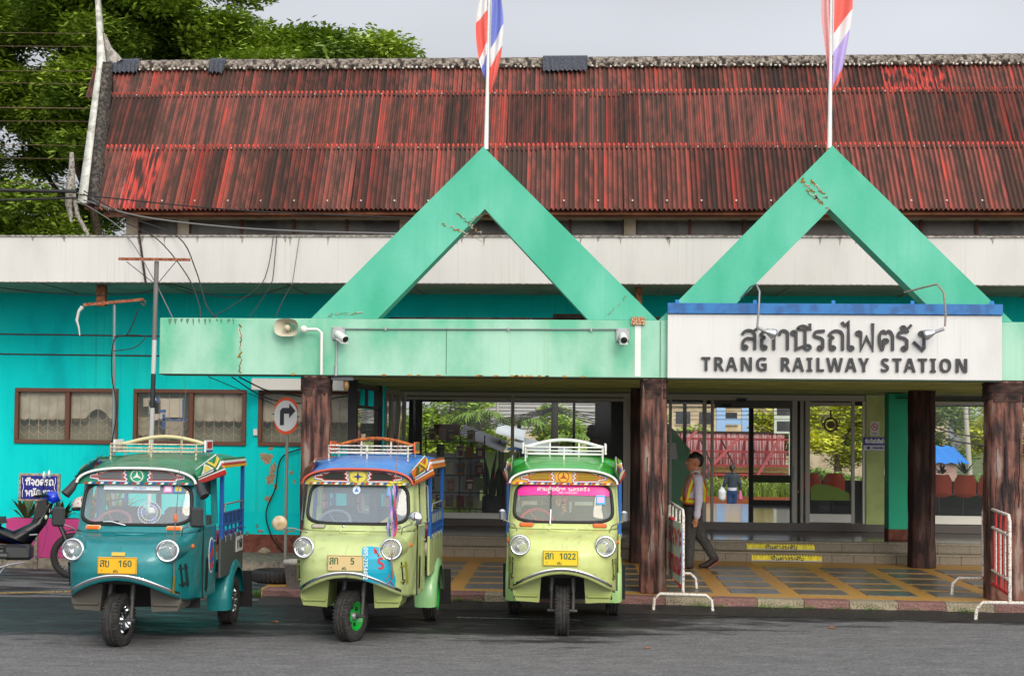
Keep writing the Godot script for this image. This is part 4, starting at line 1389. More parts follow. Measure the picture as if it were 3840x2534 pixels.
	boxpart("low_wall", v3(7.3, 0.85, zb + 0.1), v3(4.4, 0.56, 0.12), mat("low_wall", "3a3230", 0.7), h)
	# ceiling fan motor box near the right
	var cf := thing("ceiling_fan", "dark ceiling fan hanging under the porch ceiling at right", "fan", v3(5.75, 2.82, -26.9))
	b = MB.new()
	b.lathe([[0.0, 0.05], [0.05, 0.05], [0.06, 0.0], [0.12, -0.03], [0.12, -0.08], [0.0, -0.1]], Transform3D(), 14)
	obj("motor", b, mat("fan_brown", "3a2a20", 0.5), cf)
	for k in 3:
		b = MB.new(Transform3D(roty(TAU * k / 3 + 0.25), Vector3.ZERO))
		b.box(v3(0.34, -0.05, 0), v3(0.5, 0.01, 0.1))
		obj("blade", b, mat("fan_blade", "1f1712", 0.5), cf)
	hall_things()


func hall_things():
	# orange shell chairs in a row on a beam, right bay
	var i := 0
	for x in [4.5, 4.95, 6.05, 6.95, 7.4, 7.85]:
		var c := thing("shell_chair", ["orange shell chair behind the fixed door glass, left one", "orange shell chair behind the fixed door glass, right one", "dark red seat left of the black post, seen through the glass", "orange shell chair right of the black post, left one", "orange shell chair right of the black post, middle one", "orange shell chair at the right end of the waiting row"][i], "chair", v3(x, 0.57, -31.6), PI, "waiting chairs in the hall")
		var b := MB.new()
		var rows := []
		for k in 10:
			var s := k / 9.0
			var yy := lerpf(0.42, 0.84, clampf((s - 0.45) / 0.55, 0, 1)) if s > 0.45 else 0.42 + 0.02 * cos(s * 6)
			var zz := lerpf(0.2, -0.2, clampf(s / 0.5, 0, 1)) - clampf(s - 0.5, 0, 0.5) * 0.16
			var w := 0.21 * (1.0 - 0.35 * pow(maxf(0, s - 0.75) / 0.25, 2.0))
			var row := PackedVector3Array()
			for j in 7:
				var t := (j - 3) / 3.0
				row.append(v3(t * w, yy + 0.05 * t * t * (1.0 if s < 0.5 else 0.2), zz + (0.06 * t * t if s > 0.5 else 0.0)))
			rows.append(row)
		b.loft(rows)
		obj("shell", b, mat("chair_orange", "b53e18", 0.4), c)
		b = MB.new()
		b.bar(v3(0, 0.4, 0), v3(0, 0.03, 0), 0.025); b.bar(v3(-0.18, 0.02, 0), v3(0.18, 0.02, 0), 0.02)
		obj("leg", b, M["black"], c)
		i += 1
	# planted pots on the low wall behind the chairs
	for q in [[6.9, 0.5], [8.0, 0.4], [8.5, 0.55], [9.0, 0.6]]:
		var p := thing("potted_plant", "dark leafy plant %s behind the waiting chairs" % ["beside the teal column", "above the middle chair", "above the right chairs", "at the right edge"][[6.9, 8.0, 8.5, 9.0].find(q[0])], "plant", v3(q[0], 1.12, -36.1))
		var b := MB.new()
		b.lathe([[0.0, 0.0], [0.09, 0.0], [0.12, 0.16], [0.1, 0.16]], Transform3D(), 10)
		obj("pot", b, M["black"], p)
		b = MB.new()
		leaf_tuft(b, 16, 0.34 * q[1] / 0.5, 0.06, 0.16)
		obj("foliage", b, mat("dark_leaf", "182313", 0.6), p)
	# magazine rack, left bay
	var mr := thing("magazine_rack", "black wire rack of magazines behind the hall glass, left bay", "rack", v3(-2.05, 0.57, -30.3))
	var b := MB.new()
	for x in [-0.75, -0.1, 0.1, 0.36]:
		b.bar(v3(x, 0, 0), v3(x, 1.5, -0.1), 0.012, 5)
	for y in [0.12, 0.42, 0.74, 1.06, 1.36]:
		b.bar(v3(-0.75, y, 0.0), v3(0.36, y, 0.0), 0.008, 4); b.bar(v3(-0.75, y, 0.1), v3(0.36, y, 0.1), 0.008, 4)
	obj("frame", b, M["black"], mr)
	var cols := ["a09a88", "5d2a30", "9a8236", "345a5e", "6e3c54", "b5ae9c", "36373f", "7d5430", "5d663a", "8a6a6a"]
	for r in 5:
		for k in 6:
			if (r * 5 + k * 3) % 7 < 2: continue
			var c: String = cols[(r * 3 + k * 7) % 10]
			b = MB.new(Transform3D(rotx(-0.25) * rotz(rnd(-0.04, 0.04)), v3(-0.63 + k * 0.18 + rnd(-0.03, 0.03), 0.26 + r * 0.31 + rnd(-0.03, 0.02), 0.05)))
			b.box(Vector3.ZERO, v3(0.15, 0.23, 0.012))
			var mg := obj("magazine", b, mat("cover_" + c, c, 0.5), mr)
			b = MB.new(Transform3D(rotx(-0.25), v3(-0.63 + k * 0.18, 0.26 + r * 0.31, 0.05)))
			b.box(v3(0, 0.08, 0.009), v3(0.12, 0.03, 0.003)); b.box(v3(0.01, -0.03, 0.009), v3(0.08, 0.1, 0.003))
			obj("cover_print", b, mat("cover_" + cols[(r + k * 3 + 2) % 10], cols[(r + k * 3 + 2) % 10], 0.5), mg)
	# rack topper sign
	b = MB.new()
	b.box(v3(-0.35, 1.6, 0), v3(0.5, 0.2, 0.02), rotx(-0.2))
	obj("topper", b, mat("cover_5d2a30", "5d2a30", 0.5), mr)
	# wooden chair
	var wc := thing("wooden_chair", "brown wooden armchair with slatted back inside the hall glass", "chair", v3(-0.95, 0.57, -30.1))
	for x in [-0.3, 0.3]: boxpart("leg", v3(x, 0.45, 0.0), v3(0.07, 0.9, 0.07), mat("chair_wood", "5a2e14", 0.5), wc, 0.006)
	for y in [0.86, 0.45]: boxpart("rail", v3(0, y, 0), v3(0.54, 0.1, 0.04), mat("chair_wood", "5a2e14", 0.5), wc, 0.005)
	for k in 5: boxpart("slat", v3(0, 0.53 + k * 0.06, 0), v3(0.54, 0.03, 0.02), mat("chair_wood", "5a2e14", 0.5), wc)
	boxpart("seat", v3(0, 0.42, -0.3), v3(0.6, 0.05, 0.55), mat("chair_wood", "5a2e14", 0.5), wc, 0.005)
	for x in [-0.3, 0.3]: boxpart("leg", v3(x, 0.21, -0.55), v3(0.07, 0.42, 0.07), mat("chair_wood", "5a2e14", 0.5), wc, 0.006)
	# snake plants in a dark trough
	for q in [[-1.5, "snake plant in a dark trough left of the wooden chair"], [-0.35, "snake plant in a dark trough standing behind the wooden chair"]]:
		var sp := thing("snake_plant", q[1], "plant", v3(q[0], 0.57, -30.9))
		boxpart("trough", v3(0, 0.17, 0), v3(0.5, 0.34, 0.3), M["black"], sp, 0.01)
		b = MB.new()
		for k in 11:
			var a := rnd(-0.5, 0.5); var hh := rnd(0.5, 1.0); var x0 := rnd(-0.18, 0.18)
			var dx := a * hh * 0.6
			b.loft([P([v3(x0 - 0.03, 0.3, 0), v3(x0, 0.3, 0.015), v3(x0 + 0.03, 0.3, 0)]), P([v3(x0 + dx * 0.5 - 0.035, 0.3 + hh * 0.55, 0), v3(x0 + dx * 0.5, 0.3 + hh * 0.55, 0.015), v3(x0 + dx * 0.5 + 0.035, 0.3 + hh * 0.55, 0)]), P([v3(x0 + dx - 0.003, 0.3 + hh, 0), v3(x0 + dx, 0.3 + hh, 0.002), v3(x0 + dx + 0.003, 0.3 + hh, 0)])])
		obj("foliage", b, mat("snake_leaf", "26371c", 0.5), sp)
	# green cash machine
	var am := thing("cash_machine", "tall green cash machine behind the guard, inside the door glass", "cash machine", v3(1.62, 0.57, -30.0))
	b = MB.new()
	b.prism(PackedVector2Array([Vector2(-0.45, 0), Vector2(0.5, 0), Vector2(0.5, 1.28), Vector2(0.22, 1.62), Vector2(0.05, 1.78), Vector2(-0.45, 1.8)]), 0.6, Transform3D())
	obj("cabinet", b, mat("atm_green", "007a3a", 0.4), am)
	b = MB.new()
	b.prism(PackedVector2Array([Vector2(-0.45, 1.5), Vector2(0.18, 1.5), Vector2(0.05, 1.74), Vector2(-0.45, 1.76)]), 0.02, at(v3(0, 0, 0.02)))
	obj("header_panel", b, mat("atm_dark", "06301f", 0.4), am)
	write("lettering", "ATM 24", 0.055, 0.004, mat("atm_yellow", "b5a04c", 0.5), am, v3(-0.13, 1.56, 0.026))
	b = MB.new()
	b.ball(v3(0.1, 1.585, 0.024), v3(0.028, 0.028, 0.006), 10)
	obj("dot", b, M["orange_sign"], am)
	b = MB.new()
	b.prism(PackedVector2Array([Vector2(-0.4, 1.1), Vector2(0.27, 1.1), Vector2(0.24, 1.4), Vector2(-0.4, 1.4)]), 0.012, at(v3(0, 0, 0.014)))
	obj("notice", b, mat("atm_white", "b5b4ad", 0.5), am)
	b = MB.new()
	for r in 4:
		for k in 4: b.box(v3(-0.26 + k * 0.12, 1.17 + r * 0.055, 0.017), v3(0.06, 0.014, 0.004))
	obj("notice_print", b, M["ink"], am)


func leaf_tuft(b: MB, n: int, size: float, w: float, y0: float):
	for k in n:
		var a := rnd(0, TAU); var tilt := rnd(0.3, 1.2); var l := size * rnd(0.7, 1.2)
		var d := v3(cos(a) * sin(tilt), cos(tilt), sin(a) * sin(tilt))
		var s := d.cross(Vector3.UP).normalized() * w * 0.5
		var p0 := v3(0, y0, 0) + d * 0.03
		var p1 := p0 + d * l * 0.55
		var p2 := p0 + d * l + v3(0, -l * 0.18 * tilt, 0)
		b.flat()
		b.tri(p0, p1 - s, p1 + s)
		b.tri(p1 + s, p1 - s, p2)


func clump_mesh(n: int, leaf: float, sd: int, droop := 0.0, narrow := 0.45) -> ArrayMesh:
	var r := RandomNumberGenerator.new()
	r.seed = sd
	var b := MB.new()
	b.flat()
	for i in n:
		var c := Vector3(r.randf_range(-1, 1), r.randf_range(-0.6, 0.6), r.randf_range(-1, 1)) * 0.5
		var a := r.randf_range(0, TAU)
		var d := Vector3(cos(a), r.randf_range(-0.5, 0.35) - droop, sin(a)).normalized() * leaf
		var s := d.cross(Vector3(r.randf_range(-0.4, 0.4), 1, r.randf_range(-0.4, 0.4))).normalized() * leaf * narrow
		b.tri(c - d * 0.5, c - s * 0.5, c + s * 0.5)
		b.tri(c + d * 0.6, c + s * 0.5, c - s * 0.5)
	return b.done()


func leaf_material(key: String) -> StandardMaterial3D:
	if M.has(key): return M[key]
	var m := mat(key, "ffffff", 0.55)
	m.vertex_color_use_as_albedo = true
	m.backlight_enabled = true
	m.backlight = Color(0.35, 0.4, 0.1)
	m.cull_mode = BaseMaterial3D.CULL_DISABLED
	return m


# crown of leaf clumps spread through a list of [centre, radii] lumps
func crown(n: String, parent: Node3D, lumps: Array, per: int, clump: Mesh, size: float, dark: Color, light: Color, sd: int) -> MultiMeshInstance3D:
	var r := RandomNumberGenerator.new()
	r.seed = sd
	var mm := MultiMesh.new()
	mm.transform_format = MultiMesh.TRANSFORM_3D
	mm.use_colors = true
	mm.mesh = clump
	mm.instance_count = lumps.size() * per
	var k := 0
	for l in lumps:
		var tone := r.randf_range(0.0, 1.0)
		for i in per:
			var d := Vector3(r.randfn(), r.randfn(), r.randfn()).normalized() * pow(r.randf(), 0.4)
			var p: Vector3 = l[0] + d * (l[1] as Vector3)
			var s := size * r.randf_range(0.6, 1.25)
			mm.set_instance_transform(k, Transform3D(Basis.from_euler(Vector3(r.randf_range(-0.4, 0.4), r.randf_range(0, TAU), r.randf_range(-0.4, 0.4))) * Basis.from_scale(Vector3.ONE * s), p))
			mm.set_instance_color(k, dark.lerp(light, clampf(tone * 0.55 + r.randf() * 0.5, 0, 1)))
			k += 1
	var o := MultiMeshInstance3D.new()
	o.multimesh = mm
	o.material_override = leaf_material("leaf")
	o.name = n
	o.set_meta("kind", "stuff")
	parent.add_child(o)
	return o


func beyond():
	# big rain tree behind the roof, left
	var dk := Color(0.075, 0.15, 0.018); var lt := Color(0.36, 0.47, 0.05)
	var tr := thing("rain_tree", "huge spreading green tree behind the left end of the roof", "tree", v3(-14.5, -0.6, -51))
	var lumps := []
	var r := RandomNumberGenerator.new()
	r.seed = 4
	for i in 230:
		var u := r.randf()
		var x := lerpf(-8.5, 9.1, u)
		var ymax := 17.5 if x < 3.6 else 15.1 - pow(maxf(0, x - 6.0), 2.0) * 0.09
		var lo := 5.2 if x < -1 else 10.4
		var y := lerpf(lo, ymax, pow(r.randf(), 0.6))
		if y < 7.5 and r.randf() < 0.45: continue
		lumps.append([Vector3(x, y, r.randf_range(-4.5, 3.5)), Vector3(r.randf_range(0.7, 1.5), r.randf_range(0.3, 0.6), r.randf_range(0.7, 1.4))])
	crown("crown", tr, lumps, 150, clump_mesh(16, 0.24, 3, 0.1), 0.95, dk, lt, 8)
	var b := MB.new()
	b.tube(P([v3(0.5, 0, 0), v3(0.3, 2.2, 0), v3(0, 4.5, 0), v3(-0.3, 6.5, 0)]), [0.7, 0.55, 0.5, 0.35], 10)
	for q in [[-6, 9, 1], [-4, 12, -2], [3, 12.5, 1], [7, 13, -1], [-2, 13, 2], [-6.5, 6.4, 1.5], [-3.5, 7.2, 2.5], [2.5, 10.5, 2], [9, 13.3, 0], [-7.5, 7.6, 0]]:
		var e := v3(q[0], q[1], q[2])
		b.tube(P([v3(-0.1, 4.8, 0), v3(q[0] * 0.4, lerpf(5.0, q[1], 0.5) + 0.6, q[2] * 0.5), e]), [0.22, 0.13, 0.04], 6)
	obj("trunk", b, noisy("bark", ["2a221b", "43372c", "574a3c"], [0.3, 0.5, 0.7], 0.02, 1.0, 0.95, 0.5), tr)
	tracks()
	far_right()
	far_left()


func tracks():
	var b := MB.new()
	b.box(v3(6, -0.58, -60), v3(60, 0.06, 7.0))
	struct("track_bed", b, M["ballast"])
	for z in [-59.6, -60.7, -62.6, -63.7]:
		b = MB.new()
		b.box(v3(6, -0.46, z), v3(60, 0.16, 0.09))
		solo("rail", b, M["rust"], ["nearest rusty rail beyond the hall", "second rusty rail beyond the hall", "third rusty rail beyond the hall", "farthest rusty rail before the grass"][[-59.6, -60.7, -62.6, -63.7].find(z)], "rail", "railway rails")
	# grass along the far side
	var mm := MultiMesh.new()
	mm.transform_format = MultiMesh.TRANSFORM_3D
	mm.use_colors = true
	var g := MB.new()
	g.flat()
	for k in 14:
		var a := rnd(0, TAU); var d := v3(cos(a), 0, sin(a)); var h := rnd(0.5, 1.0)
		var s := v3(-d.z, 0, d.x) * 0.03
		var p := d * rnd(0, 0.2)
		g.tri(p - s, p + s, p + d * 0.16 * h + v3(0, h * 0.7, 0))
		g.tri(p + d * 0.16 * h + v3(0, h * 0.7, 0) - s * 0.8, p + d * 0.16 * h + v3(0, h * 0.7, 0) + s * 0.8, p + d * 0.45 * h + v3(0, h * 0.85, 0))
	mm.mesh = g.done()
	mm.instance_count = 2600
	for i in 2600:
		var s := rnd(0.5, 1.15)
		var x := rnd(-14, 24)
		mm.set_instance_transform(i, Transform3D(Basis(Vector3.UP, rnd(0, TAU)) * Basis.from_scale(Vector3.ONE * s), v3(x, -0.62, rnd(-70.5, -65.2))))
		mm.set_instance_color(i, Color(0.10, 0.19, 0.025).lerp(Color(0.30, 0.36, 0.05), rng.randf()))
	var o := MultiMeshInstance3D.new()
	o.multimesh = mm
	o.material_override = leaf_material("leaf")
	o.name = "grass"
	add_child(o)
	tag(o, "bright green grass growing beyond the railway tracks", "grass")
	o.set_meta("kind", "stuff")


func far_right():
	var z := -72.0
	# red corrugated fence with a tie of girders in front
	var f := thing("red_fence", "weathered red and white corrugated fence beyond the tracks", "fence", v3(6.2, -0.6, z))
	var b := MB.new()
	for k in 6:
		b = MB.new()
		var rows := []
		for i in 17:
			var x := -3.0 + k * 1.0 + i / 16.0
			rows.append(P([v3(x, 0.9, sin(i * PI / 2) * 0.02), v3(x, 2.66, sin(i * PI / 2) * 0.02)]))
		b.loft(rows)
		if not M.has("fence_red"): mat("fence_red", "ffffff", 0.85).albedo_texture = streaks(64, 128, ["6e2a2e", "8a3f42", "b98f90", "c5aaa8"], 0.012, 0.09, 9, 1.3)
		obj("sheet", b, M["fence_red"], f)
	boxpart("capping", v3(0, 2.7, 0), v3(6.2, 0.08, 0.2), mat("capping", "2a1c1c", 0.8), f)
	boxpart("plinth_beam", v3(0, 1.1, 0.3), v3(7.0, 0.32, 0.3), noisy("tan_concrete", ["8a6f45", "9d8052", "ab8d5f"], [0.3, 0.5, 0.7], 0.02, 0.8, 0.9), f)
	boxpart("lower_panel", v3(0, 0.45, 0.1), v3(6.4, 0.95, 0.08), noisy("lattice_red", ["4a2020", "6b2e2e", "7d3c3a"], [0.3, 0.5, 0.7], 0.04, 1.0, 0.9), f)
	b = MB.new()
	for k in 30: b.box(v3(-3.0 + k * 0.205, 0.5, 0.16), v3(0.03, 0.9, 0.03))
	obj("paling", b, mat("fence_paling", "56262a", 0.7), f)
	var g := thing("girder_truss", "red painted girder truss lying in front of the corrugated fence", "truss", v3(6.2, -0.6, z + 0.8))
	for y in [2.4, 1.86, 1.58, 1.26, 0.86]:
		b = MB.new()
		b.box(v3(0, y, 0), v3(6.4, 0.1 if y != 1.58 else 0.05, 0.1))
		obj("chord", b, mat("girder_red", "8a2a2c", 0.6), g)
	for q in [[-1.9, 1.7, -0.9, 2.75], [-0.6, 0.85, 0.95, 2.5], [1.7, 0.8, 2.7, 2.5]]:
		b = MB.new()
		b.beam(v3(q[0], q[1], 0.12), v3(q[2], q[3], 0.12), 0.12, 0.12)
		obj("diagonal", b, mat("girder_pink", "a04a4c", 0.6), g)
	for q in [[-0.75, 2.4, -0.25, 1.3], [0.15, 2.4, 0.7, 1.3], [1.35, 2.4, 1.6, 1.86], [-2.2, 2.4, -1.9, 1.3]]:
		b = MB.new()
		b.beam(v3(q[0], q[1], 0.06), v3(q[2], q[3], 0.06), 0.07, 0.07)
		obj("brace", b, mat("brace_dark", "2a1416", 0.7), g)
	# pale blue gantry
	var gn := thing("blue_gantry", "pale blue steel gantry rising behind the red fence", "gantry", v3(7.6, -0.6, -78))
	for x in [-0.65, 0.55]: boxpart("leg", v3(x, 3.5, 0), v3(0.42, 7.0, 0.3), mat("pale_blue", "8db0d6", 0.5), gn)
	boxpart("crossbar", v3(-0.05, 3.2, 0), v3(1.0, 0.28, 0.2), mat("pale_blue", "8db0d6", 0.5), gn)
	# beige building with dark windows
	var bb := thing("beige_building", "long beige building with dark windows far beyond the tracks", "building", v3(12, -0.6, -105))
	boxpart("wall", v3(0, 3.5, 0), v3(22, 7.0, 6), noisy("beige", ["b5a283", "c2b092", "cabaa0"], [0.3, 0.5, 0.7], 0.01, 0.2, 0.85), bb)
	boxpart("roof", v3(0, 7.15, 0), v3(23, 0.3, 7), mat("grey_roof", "6d6a66", 0.8), bb)
	for k in 14:
		var w := boxpart("window", v3(-9.6 + k * 1.45, 3.5, 3.02), v3(0.9, 0.75, 0.06), mat("window_dark", "262b33", 0.3), bb)
		boxpart("sill", v3(-9.6 + k * 1.45, 3.08, 3.06), v3(1.0, 0.08, 0.14), mat("sill", "9b8a70", 0.8), w)
	boxpart("ledge", v3(0, 4.3, 3.1), v3(22, 0.12, 0.3), mat("sill", "9b8a70", 0.8), bb)
	# boards on posts
	var sb := thing("lineside_board", "white lineside board with two dark panels beyond the door glass", "board", v3(8.75, -0.6, -69))
	boxpart("board", v3(0, 3.3, 0), v3(0.75, 1.25, 0.05), mat("board_white", "b9c2b5", 0.6), sb)
	for y in [3.65, 2.98]: boxpart("panel", v3(0.04, y, 0.03), v3(0.6, 0.42, 0.02), mat("board_dark", "22252a", 0.4), sb)
	boxpart("post", v3(0.3, 1.4, -0.05), v3(0.1, 2.8, 0.1), mat("board_white", "b9c2b5", 0.6), sb)
	# trees beyond, from the doors to the right edge
	var cl := clump_mesh(14, 0.28, 5, 0.1, 0.6)
	var y1 := Color(0.25, 0.31, 0.025); var y2 := Color(0.75, 0.75, 0.06)
	var g1 := Color(0.09, 0.19, 0.025); var g2 := Color(0.4, 0.58, 0.07)
	for q in [["yellow green tree between gantry and board beyond the tracks", 9.3, -74, 1.6, 4.6, y1, y2, 9], ["yellow leaved tree seen through the fixed door light", 11.4, -72, 2.0, 4.8, y1, y2, 12], ["dark green tree left of the red fence beyond the tracks", 2.6, -80, 1.8, 4.2, g1, g2, 8], ["low green tree over the red fence, before the beige building", 6.3, -86, 2.2, 3.4, y1, g2, 9], ["tall green tree behind the blue tiled roof", 17.5, -82, 3.4, 7.0, g1, g2, 24], ["yellow green tree right of the blue tiled roof", 19.5, -74, 2.6, 4.6, y1, y2, 18], ["green tree at the far right beyond the seats", 22.5, -78, 3.0, 6.4, g1, y2, 26], ["wide green tree filling the gap behind the concrete pole", 18.0, -90, 4.2, 7.5, g1, g2, 34], ["yellow tinged tree left of the blue tiled roof", 12.8, -80, 2.4, 6.0, g1, y2, 22], ["bushy green tree behind the black timber post", 14.2, -80, 2.6, 5.2, g1, g2, 14]]:
		leafy(q[0], v3(q[1], -0.6, q[2]), q[3], q[4], q[5], q[6], q[7], cl)
	for q in [["broad leaved bush beyond the door leaf", 9.6, -69.5, 0.9], ["green bush right of the red fence foot", 11.0, -69, 0.7], ["low hedge plant below the blue tiled roof", 16.4, -68, 0.9], ["low hedge plant at right below the yellow tree", 18.6, -68, 1.0]]:
		var p := thing("bush", q[0], "bush", v3(q[1], -0.6, q[2]))
		var ls := []
		for k in 5: ls.append([v3(rnd(-0.8, 0.8) * q[3], rnd(0.3, 0.9) * q[3], rnd(-0.4, 0.4)), Vector3.ONE * 0.5 * q[3]])
		crown("foliage", p, ls, 40, cl, 0.6, Color(0.06, 0.14, 0.02), Color(0.2, 0.36, 0.05), int(q[1] * 10))
	# house with the blue tiled roof
	var h := thing("blue_roof_house", "small house with bright blue tiled roof beyond the tracks", "house", v3(14.9, -0.6, -71))
	boxpart("wall", v3(0, 0.75, 0), v3(2.4, 1.5, 2.4), mat("pinkish_wall", "a78a80", 0.9), h)
	var rows := []
	var b2 := MB.new()
	for i in 13:
		var t := i / 12.0
		var row := PackedVector3Array()
		for j in 25:
			var s := j / 24.0
			row.append(v3(lerpf(-1.5, 1.7 - t * 0.35, s), lerpf(2.15, 1.45, 1 - t) - 0.0 + sin(s * TAU * 7) * 0.04 + (0.05 if i % 2 == 0 else 0.0), 1.5 - t * 1.5))
		rows.append(row)
	b2.loft(rows, false, true)
	obj("roof", b2, mat("roof_blue", "1a78cc", 0.4), h)
	var pl := thing("concrete_pole", "leaning pale concrete pole among the trees at right", "pole", v3(16.6, -0.6, -70))
	b = MB.new()
	b.tube(P([v3(0.15, 0, 0), v3(-0.15, 5.0, 0)]), [0.12, 0.09], 8)
	obj("shaft", b, mat("pole_pale", "a9a594", 0.9), pl)
	for q in [["upper black cable sagging among the trees at right", 3.6, 2.9, 1.9, 2.6], ["lower black cable looping among the trees at right", 3.2, 2.4, 1.5, 2.4]]:
		b = MB.new()
		var pts := PackedVector3Array()
		for k in 15:
			var t := k / 14.0
			pts.append(v3(12 + t * 9, lerpf(q[1], q[4], t) - 4 * t * (1 - t) * 1.1, -67.5))
		b.tube(pts, 0.03, 4)
		solo("cable", b, M["cable"], q[0], "cable")
	for k in 7:
		b = MB.new()
		b.bar(v3(4, 2.6 + k * 0.16, -66.5 - k * 0.1), v3(16, 2.75 + k * 0.2, -66.5 - k * 0.1), 0.012, 4)
		solo("overhead_wire", b, M["cable"], "%s overhead wire above the tracks seen through the doors" % ["lowest", "second lowest", "third lowest", "middle", "third highest", "second highest", "highest"][k], "wire", "thin wires above the tracks")


func leafy(label: String, p: Vector3, rad: float, h: float, c1: Color, c2: Color, n: int, cl: Mesh):
	var t := thing("leafy_tree", label, "tree", p, 0.0, "trees beyond the tracks")
	var lumps := []
	for i in n:
		var d := Vector3(rng.randfn(), rng.randfn() * 0.8, rng.randfn() * 0.6).normalized() * rnd(0.3, 1.0)
		lumps.append([v3(d.x * rad, h * 0.62 + d.y * h * 0.42, d.z * rad * 0.7), Vector3(rnd(0.5, 0.9), rnd(0.3, 0.55), rnd(0.5, 0.8)) * rad * 0.42])
	crown("crown", t, lumps, 55, cl, 0.75, c1, c2, int(absf(p.x) * 31) + n)
	var b := MB.new()
	b.tube(P([v3(0, 0, 0), v3(0.1, h * 0.35, 0), v3(0, h * 0.7, 0)]), [0.16, 0.12, 0.06], 6)
	for k in 4: b.tube(P([v3(0.05, h * 0.4, 0), (lumps[k][0] as Vector3)]), [0.07, 0.02], 5)
	obj("trunk", b, M["bark"], t)


